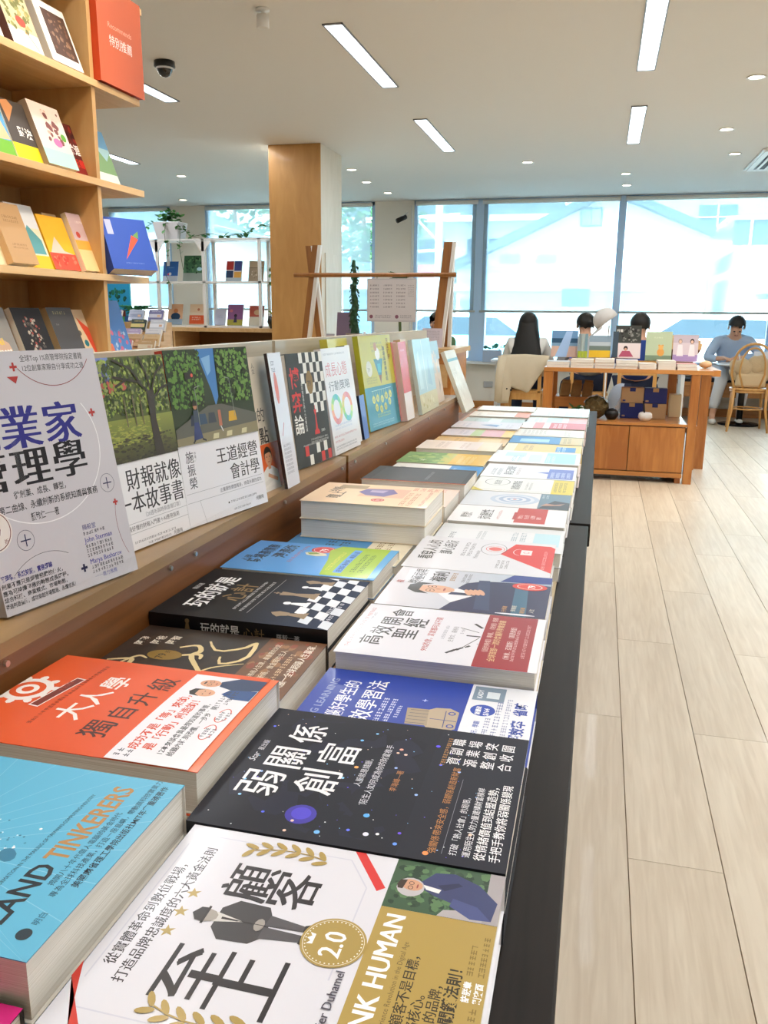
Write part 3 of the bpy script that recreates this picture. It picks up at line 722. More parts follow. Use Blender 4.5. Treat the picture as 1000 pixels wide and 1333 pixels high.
def art_meeting():
    a = Art(15.0, 20.6, 'e2e1e9')
    a.text('THE SURPRISING SCIENCE OF MEETINGS', 1.6, 19.5, 0.62, 'b8646a', width=12.0); a.marks(4.5, 19.0, 7.6, 1, 0.3, '8a8a9a')
    for ch, x, y, s in (('高', 2.6, 16.7, 2.6), ('效', 5.5, 16.2, 2.6), ('開', 8.5, 15.8, 2.6), ('會', 11.4, 15.2, 2.6), ('聖', 4.9, 13.4, 2.9), ('經', 8.5, 12.9, 2.9)): a.text(ch, x, y, s, '1b1b22', ming=0.02)
    a.text('99%的會，其實都可以不開', 2.4, 11.4, 0.86, 'b23a40', ming=0.015)
    a.marks(6.0, 10.2, 4.0, 1, 0.4, 'a8a8b4'); a.text('史蒂文．羅格柏', 5.4, 9.2, 0.66, '77757f'); a.marks(8.0, 8.4, 1.6, 1, 0.4, '9a98a4')
    for i in range(9):
        t = R(115 + i * 19); c, s = math.cos(t), math.sin(t)
        a.line([(5.7 + 2.2 * c, 6.2 - 2.6 * s * -1 * 0 + 2.3 * abs(s) * 0 + 0.2 + 2.2 * abs(c)), (5.7 + 3.3 * c, 6.4 + 3.0 * abs(c))], 0.2 + 0.1 * (i % 2), '22222c', lift=False)
    a.line([(3.4, 8.3), (7.2, 6.6)], 0.1, '22222c'); a.line([(7.6, 8.0), (7.6, 6.5)], 0.3, '22222c'); a.line([(9.8, 9.0), (8.8, 6.8)], 0.12, '22222c'); a.line([(11.4, 7.6), (10.2, 6.6)], 0.35, '22222c')
    a.rect(0, 0.9, 15.0, 6.4, '9c2834'); a.rect(0, 0, 15, 0.9, 'eae8ee')
    a.text('《紐約時報》專欄、《哈佛》推薦', 3.3, 5.3, 0.72, 'ead0c8'); a.text('全球首部一流的會議科學實證書', 1.5, 4.4, 0.85, 'd9b98a', bold=0.01)
    a.text('（林肯．亞當斯）', 1.9, 3.0, 0.72, 'f2e4e2'); a.text('（高登商管）', 7.6, 3.0, 0.72, 'f2e4e2'); a.marks(2.1, 2.5, 8.5, 1, 0.36, 'e0bcbc'); a.marks(3.0, 1.5, 9.5, 1, 0.4, 'd8a8a8')
    return a
def art_face():
    a = Art(15.6, 20.2, 'cfcdd6')
    a.grad(0, 0, 15.6, 20.2, 'aebccc', 'dedbe2')
    a.poly([(0, 0), (0, 12.3), (2.6, 11.4), (5.2, 12.0), (7.5, 11.6), (10.4, 10.6), (11.8, 8.5), (12.2, 4.0), (12.0, 0)], '2d2f55')
    a.poly([(2.6, 11.4), (5.4, 13.4), (8.0, 11.4), (6.2, 8.6)], 'ecebf2'); a.poly([(5.4, 12.2), (6.4, 11.9), (6.4, 8.0), (5.6, 8.4)], '1d2348')
    a.poly([(0, 4), (12.2, 4.4), (12.3, 2.8), (0, 2.2)], '3f6a86'); a.poly([(1, 8.4), (12.0, 9.2), (12.2, 7.8), (1, 6.5)], '394469')
    a.ell(7.0, 14.1, 1.5, 2.5, 0, 'dfae92', True, 18)
    a.poly([(5.0, 14.6), (5.1, 16.3), (6.2, 17.5), (8.0, 17.5), (9.2, 16.2), (9.1, 14.6), (8.3, 15.9), (6.2, 16.0)], '17151a')
    for q in (-1, 1): a.ring(7.05 + q * 0.75, 14.6, 0.58, 0.09, '26262c', n=14, lift=False); a.ell(7.05 + q * 0.75, 14.6, 0.22, 0.1, 0, '1c1c20')
    a.ell(7.0, 12.9, 0.6, 0.14, 0, 'a84e4a', True); a.ell(7.0, 13.7, 0.2, 0.35, 0, 'c98e74', True)
    for i in range(4): a.ell(6.7 + i * 0.12, 9.9 - i * 0.55, 1.15, 0.38, 20, 'dca98c', True)
    a.text('終極槓桿', 8.6, 16.4, 2.0, '18181e', ming=0.014, sx=0.8); a.text('複利', 10.0, 13.6, 2.3, '18181e', ming=0.014); a.text('複', 8.4, 18.6, 1.1, 'c2504c')
    a.marks(10.8, 12.3, 3.8, 1, 0.7, 'b48a5c'); a.marks(10.5, 11.0, 4.0, 2, 0.42, '54545e')
    a.ell(11.0, 2.6, 1.5, 2.2, 0, 'd8382c', True, 22); a.ring(11.0, 2.6, 1.1, 0.12, 'f4dcd4', ry=1.6); a.text('79', 10.3, 1.9, 1.3, 'ffffff', bold=0.02)
    a.poly([(12.2, 6.5), (15.6, 5.0), (15.6, 0), (12.8, 0)], '2b3e8c')
    for i in range(4): a.text('升學賺錢複利'[i:i + 3] if i < 3 else '人生', 1.0 + (i % 2) * 0.4, 4.6 - i * 1.05, 0.66, 'e6dccb' if i % 2 else 'd9a46a')
    a.ell(0.5, 3.5, 0.25, 2.4, 0, 'eeeef4')
    return a
def art_mind():
    a = Art(17.0, 20.2, 'dfdfe5')
    a.text('看穿人心的', 4.4, 17.0, 2.3, '141418', bold=0.012, sx=0.9); a.text('讀心話術', 7.6, 14.6, 2.1, '141418', bold=0.012, sx=0.9)
    a.marks(7.4, 12.6, 7.6, 2, 0.6, '6d6d76'); a.text('Mindreader', 6.5, 10.6, 0.9, '6a6a72'); a.marks(2.6, 7.2, 4.0, 3, 0.42, '4a4a52')
    a.poly([(2.0, 0.0), (14.6, 0.0), (15.6, 0.7), (15.6, 5.9), (9.6, 7.6)], 'd9322e')
    a.ring(12.0, 8.8, 3.2, 0.08, '26262c', ry=1.9); a.disc(12.1, 8.6, 1.0, 'e26a64'); a.ring(12.1, 8.6, 1.6, 0.1, 'dd4a44', ry=1.4)
    a.rect(10.0, 3.2, 12.6, 4.8, 'f3e8e8'); a.ring(11.3, 4.0, 0.45, 0.1, 'd9322e'); a.ring(11.3, 4.9, 1.7, 0.1, 'f3e8e8', ry=1.0, a0=0, a1=180)
    a.marks(3.4, 1.0, 9.5, 1, 0.5, 'f0b4ae')
    return a
def art_reflect():
    a = Art(14.0, 20.0, 'e4e6ea'); a.marks(3, 17, 6, 1, 0.9, '5c6a7a'); a.rect(3.5, 0.6, 13.2, 4.6, 'bfe0ea'); a.marks(2.6, 7.2, 8, 2, 0.9, '9fb0bb'); a.marks(3.6, 13, 7, 2, 0.5, 'a0a8b0'); a.rect(11, 0.4, 14, 20, 'dfe3e6')  # cyan panel is a reflection painted into the cover colours
    return a
def art_resist():
    a = Art(12.6, 19.6, 'eeecef'); a.text('關於', 3.0, 16.2, 2.0, '1d1d22', bold=0.01); a.text('抗壓性', 2.6, 12.8, 2.4, '1d1d22', ming=0.02); a.marks(3, 11.2, 7, 1, 0.5, 'bf6a60')
    a.rect(1.4, 3.4, 12.6, 8.6, 'c5392c'); 
    for i in range(4): a.text('韌性心理學'[i:i + 3], 4.4, 7.4 - i * 1.05, 0.9, 'f6e6e0')
    a.rect(3.5, 8.4, 9.0, 9.0, 'b02c22')
    return a
def art_spiral():
    a = Art(13.2, 19.6, 'e6e3e6')
    a.grad(0, 5.6, 13.2, 19.6, 'ece6e6', 'd5dbe4')
    for r, c in ((4.6, 'c2cddd'), (3.7, 'dcdfe8'), (3.0, 'a9b9d2'), (2.2, 'e2e2ea'), (1.5, '9fb2d0'), (0.9, 'dfe2ea')): a.disc(6.8, 10.2, r, c, n=28)
    a.disc(6.8, 10.2, 0.35, 'd4543c'); a.rect(0, 0, 13.2, 5.6, '2f2a33'); a.poly([(0, 5.6), (13.2, 5.6), (13.2, 0), (6, 0), (7.5, 2.8)], '6d8698')
    a.poly([(2.5, 5.2), (4.6, 4.2), (4.0, 2.6), (5.2, 0.8), (3.6, 1.6), (3.0, 3.2)], 'c89078'); a.marks(9, 4.8, 3, 2, 0.5, 'd8dce4')
    return a
def art_dialogue():
    a = Art(14.6, 19.8, 'ecebe6'); a.rect(0, 0, 14.6, 4.2, 'e2cd3c'); a.marks(2, 3.2, 10, 3, 0.6, '7a6a2c')
    a.ring(9.5, 15.5, 3.6, 0.14, '3c3c3c', ry=2.6); a.text('說話的', 6.8, 14.8, 1.6, '3a3a3a'); a.text('高情商對話', 2.6, 10.6, 2.0, '2a2a2a', ming=0.02, sx=0.9); a.marks(2.6, 9, 8, 2, 0.5, '8a8a8a'); a.line([(1.2, 4.4), (1.2, 18)], 0.1, '5a5a5a')
    a.poly([(0, 19.8), (3.5, 19.8), (0, 17.2)], 'd2c23a')
    return a
def art_violet():
    a = Art(16.4, 20.2, 'eae7e8'); a.marks(2.5, 17.5, 8, 2, 0.9, '8e8e96'); a.text('與自己和好', 3.4, 13.6, 2.3, '34343c', ming=0.02, sx=0.9); a.marks(3.4, 12.2, 9, 1, 0.7, 'b49a96')
    a.rect(0.8, 0.6, 12.6, 6.0, '6a74c4'); a.poly([(6.2, 6.0), (8.8, 6.0), (7.6, 8.6)], '6a74c4'); 
    for i in range(4): a.text('這本書陪你走過', 2.0, 4.7 - i * 1.15, 0.92, 'e4e6f8')
    return a
def art_plain(bg, blocks=(), marks=(), texts=(), W=15, H=20.5):
    a = Art(W, H, bg)
    for b in blocks: a.rect(*b)
    for m in marks: a.marks(*m)
    for t in texts: a.text(*t)
    return a
def art_tinkers():
    a = Art(16.4, 22.5, '5fb9dc')
    c = (6.5, 12.0)
    for i in range(30):
        t = R(i * 12 + 4); a.line([(c[0] + 4 * math.cos(t), c[1] + 4 * math.sin(t)), (c[0] + 15 * math.cos(t), c[1] + 15 * math.sin(t))], 0.05, '86cbe6', lift=False)
    a.n += 1
    P = [v for v in a.V]   # keep rays inside the cover
    for i, (x, y, z) in enumerate(P): a.V[i] = (min(max(x, 0), 0.164), min(max(y, 0), 0.225), z)
    rd = random.Random(5)
    for i in range(210):
        x, y = rd.gauss(7.6, 0.9), rd.gauss(10.0, 1.9)
        if 6.0 < y < 14: a.disc(x, y, rd.uniform(0.04, 0.1), rd.choice(('3f93b8', 'd7f0fa', '2c6f92', 'ffffff')), n=5, lift=False)
    a.n += 1; a.ell(6.9, 6.5, 0.7, 0.5, 50, '2f7da0'); a.disc(9.6, 6.2, 0.1, 'ffffff'); a.disc(7.6, 6.6, 0.1, 'ffffff')
    a.text('ISLAND', 0.45, 2.95, 2.0, '10222e', bold=0.022, width=6.3)
    a.text('TINKERERS', 7.2, 2.95, 2.0, 'b98a50', bold=0.022, width=7.9)
    a.text("INNOVATION AND TRANSFORMATION IN THE MAKING OF TAIWAN'S COMPUTING INDUSTRY", 0.6, 5.05, 0.40, '1f4a60', width=13.2)
    a.text('揭開八十年代個人電腦的黃金時代', 5.2, 2.25, 0.48, '1f4a60'); a.text('專為全球科技產業，打造一座島嶼，帶動高科技實業力', 4.4, 1.6, 0.5, '1f4a60')
    a.text('美國麻省理工學院出版社MIT年度重磅著作', 5.4, 0.85, 0.56, '0f3042', bold=0.012)
    a.disc(1.6, 1.35, 0.42, '12303f'); a.text('明白', 2.3, 1.1, 0.5, '2b6784')
    return a
def art_grown():
    a = Art(15.8, 21.4, 'e4571f')
    a.rect(0, 0, 15.8, 0.75, 'e9703a')
    g = (8.2, 20.0)
    a.disc(*g, 2.1, 'f4ece6', n=30)
    for k in range(10):
        t = R(36 * k); a.ell(g[0] + 2.25 * math.cos(t), g[1] + 2.25 * math.sin(t), 0.5, 0.36, math.degrees(t), 'f4ece6', n=8)
    a.n += 1; a.disc(*g, 1.5, 'e4571f'); a.disc(*g, 0.95, 'f4ece6'); a.disc(*g, 0.5, 'e4571f')
    a.V = [(x, min(y, 0.214), z) for x, y, z in a.V]
    a.line([(5.6, 17.6), (11.3, 16.8)], 1.0, 'f6e9e2'); a.line([(5.75, 17.57), (11.15, 16.83)], 0.78, '7a2a1c'); a.marks(8.6, 17.0, 1.8, 1, 0.5, 'a8442c')
    a.marks(3.0, 15.9, 11.5, 1, 0.42, '9a3416')
    for ch, x, y, s in (('大', 4.2, 12.9, 2.9), ('人', 7.0, 12.7, 2.7), ('學', 10.0, 12.4, 2.6)): a.text(ch, x, y, s, 'fbf2ee', bold=0.012)
    for ch, x, y, s in (('獨', 2.3, 9.3, 2.7), ('自', 5.2, 9.0, 2.4), ('升', 7.9, 8.7, 2.5), ('級', 10.9, 8.4, 2.6)): a.text(ch, x, y, s, '4a2018', bold=0.006)
    b = Art(15.8, 21.4, None)
    b.rect(0, 0.75, 15.2, 7.5, 'efedf2'); b.rect(14.95, 0.75, 15.8, 7.5, 'e4571f')
    b.text('成功不是「等」來的，', 1.5, 5.85, 0.98, 'd8482c', bold=0.02); b.text('是「行動」創造的！', 1.7, 4.65, 0.98, 'd8482c', bold=0.02)
    b.text('12本來談會員最想知道的事情，', 1.3, 3.55, 0.62, '2a2a34', bold=0.012); b.text('給聽內耗到恐懼、一步步翻開！', 1.3, 2.75, 0.62, '2a2a34', bold=0.012)
    for x in (4.2, 7.0): b.ring(x + 1.0, 1.75, 1.2, 0.1, 'd8584a', ry=0.55, a0=110, a1=250, lift=False); b.ring(x + 1.0, 1.75, 1.2, 0.1, 'd8584a', ry=0.55, a0=-70, a1=70, lift=False); b.marks(x + 0.2, 1.75, 1.6, 2, 0.36, '4a4a58')
    b.marks(0.5, 6.6, 0.9, 2, 0.5, '4a4a58')
    b.poly([(13.0, 0.75), (15.0, 0.75), (15.0, 3.2), (13.9, 4.6), (13.0, 4.4), (12.4, 2.8)], '22385e'); b.poly([(10.9, 0.8), (12.9, 0.8), (12.5, 3.2), (11.6, 3.6), (10.9, 2.4)], '1f4a86')
    b.ell(13.4, 5.4, 0.72, 0.95, 0, 'dba07e', True, 16); b.ell(13.4, 5.9, 0.3, 0.1, 0, '3c2a20'); 
    for q in (-1, 1): b.ring(13.4 + q * 0.3, 5.4, 0.22, 0.04, '2c2426', n=10, lift=False)
    b.ell(11.5, 5.1, 0.72, 0.95, 0, 'e0ab8a', True, 16); b.poly([(10.75, 5.3), (10.9, 6.2), (11.5, 6.5), (12.1, 6.2), (12.2, 5.3), (11.9, 5.8), (11.1, 5.8)], '181418')
    for q in (-1, 1): b.ell(11.5 + q * 0.28, 5.15, 0.1, 0.05, 0, '201818')
    b.ell(11.5, 4.6, 0.2, 0.06, 0, 'a04848'); b.ell(13.4, 4.85, 0.2, 0.06, 0, 'a04848'); b.marks(9.8, 2.9, 2.4, 2, 0.42, '3a3a48')
    return a, b
def art_expand():
    a = Art(14.5, 21.2, '2a1c12')
    a.blobs(0, 6, 14.5, 21, ['241810', '332214', '1e140e'], 40, 2.2, 9)
    a.rect(0, 0, 14.5, 6.4, '6d4526'); a.blobs(0, 0, 14.5, 6.4, ['7e5330', '5a371e', '97683e', '8a3f22'], 70, 0.9, 4, 0.6)
    for s, y, x in (('阿發', 19.2, 9.0), ('阿爸', 17.6, 9.6), ('阿智', 16.0, 10.0)): a.text(s, x, y, 1.15, 'efe6d4', bold=0.02)
    gold = 'e6cf98'
    def stroke(pts, w0):
        n = len(pts)
        for i in range(n - 1):
            k = 0.45 + 0.55 * math.sin(math.pi * (i + 0.5) / (n - 1)); a.line([pts[i], pts[i + 1]], w0 * k, gold, lift=False)
            a.disc(*pts[i + 1], w0 * k * 0.48, gold, n=8, lift=False)
    def curve(P, n=14):
        out = []
        for i in range(n + 1):
            t = i / n; m = len(P) - 1; j = min(int(t * m), m - 1); u = t * m - j; p0, p1, p2, p3 = P[max(j - 1, 0)], P[j], P[j + 1], P[min(j + 2, m)]
            out.append(tuple(0.5 * (2 * p1[q] + (p2[q] - p0[q]) * u + (2 * p0[q] - 5 * p1[q] + 4 * p2[q] - p3[q]) * u * u + (3 * p1[q] - p0[q] - 3 * p2[q] + p3[q]) * u ** 3) for q in (0, 1)))
        return out
    for P, wd in (([(4.6, 20.5), (5.4, 18.2), (4.0, 17.6), (3.9, 15.0)], 0.55), ([(3.2, 19.2), (6.2, 18.0), (6.0, 16.8)], 0.4), ([(9.4, 14.8), (10.4, 13.2), (9.0, 12.2), (7.6, 12.6), (4.2, 10.0), (2.8, 9.3)], 0.6), ([(7.2, 14.4), (8.2, 12.0), (7.2, 11.4)], 0.5),
                  ([(11.8, 12.4), (9.6, 10.6), (11.0, 8.2), (12.6, 7.4), (8.6, 6.9), (6.6, 8.8), (8.2, 9.6)], 0.5), ([(3.0, 13.0), (3.6, 10.6), (5.6, 9.2), (7.2, 6.6)], 0.3), ([(2.0, 20.0), (3.0, 16.2)], 0.35)): stroke(curve(P), wd)
    a.n += 1
    a.ell(7.2, 15.4, 1.25, 1.9, 0, '8b6c24', True, 20); a.text('79', 6.2, 15.2, 1.3, '2a1c0c', bold=0.01); a.text('折', 7.7, 15.2, 0.7, '2a1c0c')
    a.text('阿基師的財商格局人生課，最重要的決定', 0.6, 4.6, 0.72, 'efe0c4', sx=0.95); a.text('拓出人生新局，做金錢的主人', 1.2, 3.4, 0.8, 'efe0c4'); a.text('人脈一全球超級人生贏家．', 2.4, 0.9, 1.0, 'fbf2e2', ming=0.01); a.marks(1.0, 2.2, 10, 1, 0.6, 'd8b890')
    return a
def art_chessmind():
    a = Art(17.5, 21.6, '0c0d11')
    a.grad(0, 0, 17.5, 12, '182c4a', '0c0d11')
    white, tan = 'eef0f4', '96826a'
    for i in range(8):
        for j in range(4):
            x0, y0 = i * 2.2, j * 1.35; sh = 0.5
            if (i + j) % 2 == 0: a.poly([(x0 + j * sh, y0), (min(17.5, x0 + 2.2 + j * sh), y0), (min(17.5, x0 + 2.2 + (j + 1) * sh), y0 + 1.35), (min(17.5, x0 + (j + 1) * sh), y0 + 1.35)], white if i % 2 else 'dfe4ec', lift=False)
    a.n += 1
    def piece(x, y, s, c, kind):
        a.poly([(x - 0.9 * s, y), (x + 0.9 * s, y), (x + 0.75 * s, y + 0.5 * s), (x - 0.75 * s, y + 0.5 * s)], c)
        a.poly([(x - 0.6 * s, y + 0.5 * s), (x + 0.6 * s, y + 0.5 * s), (x + 0.28 * s, y + 2.2 * s), (x - 0.28 * s, y + 2.2 * s)], c)
        if kind == 'P': a.disc(x, y + 2.7 * s, 0.5 * s, c)
        elif kind == 'K': a.poly([(x - 0.3 * s, y + 2.2 * s), (x + 0.3 * s, y + 2.2 * s), (x + 0.5 * s, y + 3.5 * s), (x - 0.5 * s, y + 3.5 * s)], c); a.rect(x - 0.08 * s, y + 3.5 * s, x + 0.08 * s, y + 4.2 * s, c); a.rect(x - 0.25 * s, y + 3.75 * s, x + 0.25 * s, y + 3.95 * s, c)
        else: a.poly([(x - 0.4 * s, y + 2.0 * s), (x + 0.5 * s, y + 2.0 * s), (x + 0.7 * s, y + 3.2 * s), (x + 0.2 * s, y + 4.0 * s), (x - 0.3 * s, y + 3.7 * s), (x - 0.9 * s, y + 3.0 * s), (x - 0.6 * s, y + 2.7 * s)], c)
    piece(15.4, 4.2, 0.95, tan, 'N'); piece(13.2, 4.8, 0.9, white, 'P'); piece(10.2, 4.6, 1.35, tan, 'K'); piece(7.0, 4.6, 1.0, white, 'P'); piece(3.4, 3.6, 1.1, tan, 'N')
    a.text('玩的就是', 3.0, 16.6, 3.1, 'f4f4f4', bold=0.018, width=11.5); a.text('心計', 5.9, 13.2, 3.2, '8e7650', bold=0.01, sx=1.05); a.text('羅毅著', 8.8, 20.0, 0.8, 'e0e0e0')
    a.marks(3.4, 12.4, 10.5, 1, 0.42, 'd8d8d8'); a.marks(3.0, 11.4, 11, 1, 0.42, 'd8d8d8'); a.line([(2.6, 10.6), (15.4, 10.6)], 0.06, 'b8b8b8'); a.marks(2.4, 1.4, 6, 2, 0.5, 'e8e8f0')
    return a
def art_office():
    a = Art(14.4, 21.6, '5aa3e6')
    a.text('職場高情商', 3.2, 17.4, 2.2, '14283c', bold=0.02, sx=0.85); a.text('溝通術', 6.0, 14.8, 2.3, '14283c', bold=0.02); a.text('心理', 3.6, 19.2, 1.3, '14283c', bold=0.02); a.marks(4.5, 13.2, 8.5, 1, 0.6, 'c04a64')
    a.disc(11.6, 10.6, 1.8, 'd8343c', n=26); a.ring(11.6, 10.6, 1.5, 0.12, 'f8d8d8'); a.text('79', 10.6, 9.9, 1.6, 'ffffff', bold=0.02)
    a.poly([(8.4, 12.2), (9.6, 12.8), (10.2, 11.4), (9.6, 9.6), (8.6, 9.2), (8.0, 10.6)], 'e8e4c8'); a.poly([(8.7, 11.8), (9.5, 12.4), (9.9, 11.2), (9.3, 10.4)], '8aa84a')
    a.poly([(0.4, 0), (14.4, 0), (14.4, 8.6), (11.5, 9.6), (6.5, 8.4), (0.4, 7.6)], 'a3c52c')
    a.poly([(0.4, 0), (14.4, 0), (14.4, 1.2), (0.4, 1.0)], '54a6dc')
    a.line([(1.6, 5.6), (12.8, 5.6)], 1.2, '5aa3e6'); a.text('拒絕職場內耗，專業人脈', 2.0, 5.15, 0.9, '1c4c9a', bold=0.02); a.marks(2.4, 6.9, 9, 1, 0.6, 'e4d838'); a.marks(2.4, 3.4, 9, 2, 0.7, '4f7a1c')
    return a
def art_story():     # park photo above, white title field
    a = Art(16.8, 22.9, 'f0eff2')
    a.rect(0, 10.5, 16.8, 22.9, '57642c')
    a.rect(0, 20.4, 6.5, 22.9, '7d8fc8'); a.poly([(0.5, 19.6), (6.5, 19.6), (5.5, 21.2), (2.6, 21.8)], '5a5a86')
    a.blobs(0, 15.8, 16.8, 22.9, ['7f9a3a', '4f6a24', 'a6bb54', '3c4f20', '8f9a58', '2f4018'], 1100, 0.34, 21)
    a.blobs(3.4, 18.2, 9.0, 20.4, ['b8584a', '8fa040'], 40, 0.4, 3)
    a.grad(0, 10.5, 16.8, 15.6, '2f2a18', '8a9440'); a.blobs(3, 12.4, 14.5, 15.4, ['a6a646', '7c8a36', '98a044'], 260, 0.5, 7, 0.3); a.blobs(1, 10.5, 16.8, 13.4, ['2a2616', '3c3820', '4c4c26'], 220, 0.5, 9, 0.35)
    a.poly([(0, 10.5), (2.4, 10.5), (2.2, 16.0), (0.2, 16.0)], '6e6454')
    a.poly([(12.2, 10.5), (14.0, 10.5), (13.4, 15.0), (13.8, 18.6), (12.4, 18.6), (12.2, 14.0)], '2b231a')
    for p in ([(13.2, 18.0), (11.0, 19.8), (6.5, 20.6)], [(13.2, 18.0), (14.6, 20.6), (16.5, 21.6)], [(12.9, 17.2), (15.4, 18.8), (16.8, 19.0)], [(11.6, 19.4), (10.0, 21.4), (7.0, 22.6)], [(13.3, 18.4), (12.8, 20.8), (11.8, 22.8)], [(9.0, 20.2), (6.8, 19.4)]): a.line(p, 0.3, '2b231a', lift=False)
    a.n += 1
    for x in (7.8, 9.4, 10.8): a.rect(x, 14.6, x + 0.22, 18.2, '6a6042', lift=False)
    a.ell(1.7, 15.8, 0.28, 0.9, 0, '17151a', True); a.disc(1.7, 16.9, 0.22, '17151a')
    ink = '26242c'; a.n = 2      # the title field below holds nothing but the white ground
    a.text('財報就像', 5.9, 7.3, 2.8, ink, ming=0.010, width=10.8); a.text('一本故事書', 3.6, 4.5, 2.8, ink, ming=0.010, width=13.0)
    a.text('〔20週年與時俱進增訂版〕', 8.0, 3.55, 0.66, '7c7a84'); a.line([(3.9, 3.2), (16.8, 3.2)], 0.04, '8a8a92'); a.line([(3.9, 2.0), (16.8, 2.0)], 0.04, '8a8a92')
    a.text('最好懂的財報入門書＋AI應用指南', 4.8, 2.35, 0.68, '4a4852'); a.marks(5.6, 0.75, 8, 1, 0.3, '6a6872'); a.text('何麗梅', 13.2, 0.15, 0.62, '3a3842'); a.marks(8, 0.2, 4.8, 1, 0.28, '6a6872'); a.disc(4.7, 0.85, 0.14, '222226')
    return a
def art_king():      # street photo above
    a = Art(18.5, 23.3, 'eeedf2')
    a.rect(0, 10.8, 18.5, 23.3, '23381f'); a.poly([(6.6, 23.3), (10.6, 23.3), (10.2, 16.6), (9.4, 15.4), (8.9, 17.5)], '3f7fc0'); a.poly([(7.6, 22.0), (9.6, 22.4), (9.3, 20.2), (8.5, 19.6)], '7fb2dc')
    a.blobs(0, 15.4, 7.4, 23.3, ['2d4f1e', '1c3418', '4a7a2c', '162a14', '5f8a38'], 700, 0.36, 31); a.blobs(10.4, 15.4, 18.5, 23.3, ['2d4f1e', '1c3418', '54822e', '142812', '6a9440'], 700, 0.36, 32)
    a.poly([(0, 10.8), (18.5, 10.8), (18.5, 13.6), (10.5, 15.6), (7.5, 15.6), (0, 13.0)], '5c5e56'); a.poly([(0, 10.8), (18.5, 10.8), (18.5, 12.4), (0, 11.8)], '8a8264')
    for x in (7.5, 10.6, 14.2): a.poly([(x, 11.0), (x + 1.3, 11.0), (x + 1.5, 11.7), (x + 0.3, 11.7)], 'cfc79e', lift=False)
    a.n += 1
    for x, c in ((3.2, '26344a'), (5.0, '2c4a66'), (7.0, '39434f')): a.poly([(x, 13.2), (x + 1.8, 13.2), (x + 1.6, 14.6), (x + 0.3, 14.6)], c)
    a.poly([(11.6, 13.0), (13.6, 13.0), (13.4, 14.4), (11.9, 14.4)], 'd8a92c')
    a.poly([(3.4, 11.2), (5.4, 11.4), (4.9, 13.6), (4.0, 13.6)], '2a3c72'); a.poly([(4.0, 13.6), (5.0, 13.6), (5.1, 15.2), (4.1, 15.2)], '3a4a5c'); a.disc(4.6, 15.7, 0.4, 'b08060'); a.poly([(3.9, 15.8), (5.3, 15.8), (4.6, 16.5)], '2a2018'); a.line([(3.7, 11.3), (3.2, 10.9)], 0.25, '22262e'); a.line([(5.2, 11.3), (6.0, 11.0)], 0.25, '22262e')
    a.poly([(9.3, 12.6), (10.0, 12.6), (10.0, 14.8), (9.4, 14.8)], 'b87058'); a.line([(9.6, 12.6), (10.0, 11.8)], 0.18, 'd8d8d8')
    a.line([(5.1, 13), (5.1, 18.2), (6.2, 18.4)], 0.1, '8a9488'); a.line([(13.2, 13.6), (13.0, 19.0), (12.0, 19.2)], 0.1, '8a9488'); a.rect(3.4, 19.4, 5.2, 20.3, '1a1c1a'); a.disc(4.9, 19.85, 0.25, 'd05040')
    ink = '26242c'; a.n = 2      # the title field below holds nothing but the white ground
    a.text('王道經營', 7.6, 7.6, 2.4, ink, ming=0.010, width=10.0); a.text('會計學', 10.3, 5.0, 2.4, ink, ming=0.010, width=7.3)
    a.vtext('施振榮', 1.2, 10.0, 1.7, '55535e', step=1.02, ming=0.01); a.vtext('作者／', 3.0, 9.8, 0.45, '55535e')
    a.line([(0.3, 4.4), (18.0, 4.4)], 0.04, '8a8a92'); a.line([(0.3, 3.2), (2.8, 3.2), (18.0, 3.2)], 0.04, '8a8a92'); a.line([(2.8, 3.2), (3.6, 0)], 0.04, '8a8a92'); a.text('企業隱性價值報身，締造永續的成功', 7.4, 3.55, 0.64, '4a4852')
    a.disc(9.0, 1.75, 0.15, '222226'); a.marks(9.5, 1.65, 6.4, 1, 0.32, '6a6872'); a.text('何麗梅', 15.6, 0.85, 0.66, '3a3842'); a.marks(10.0, 0.5, 4, 1, 0.28, '6a6872')
    return a
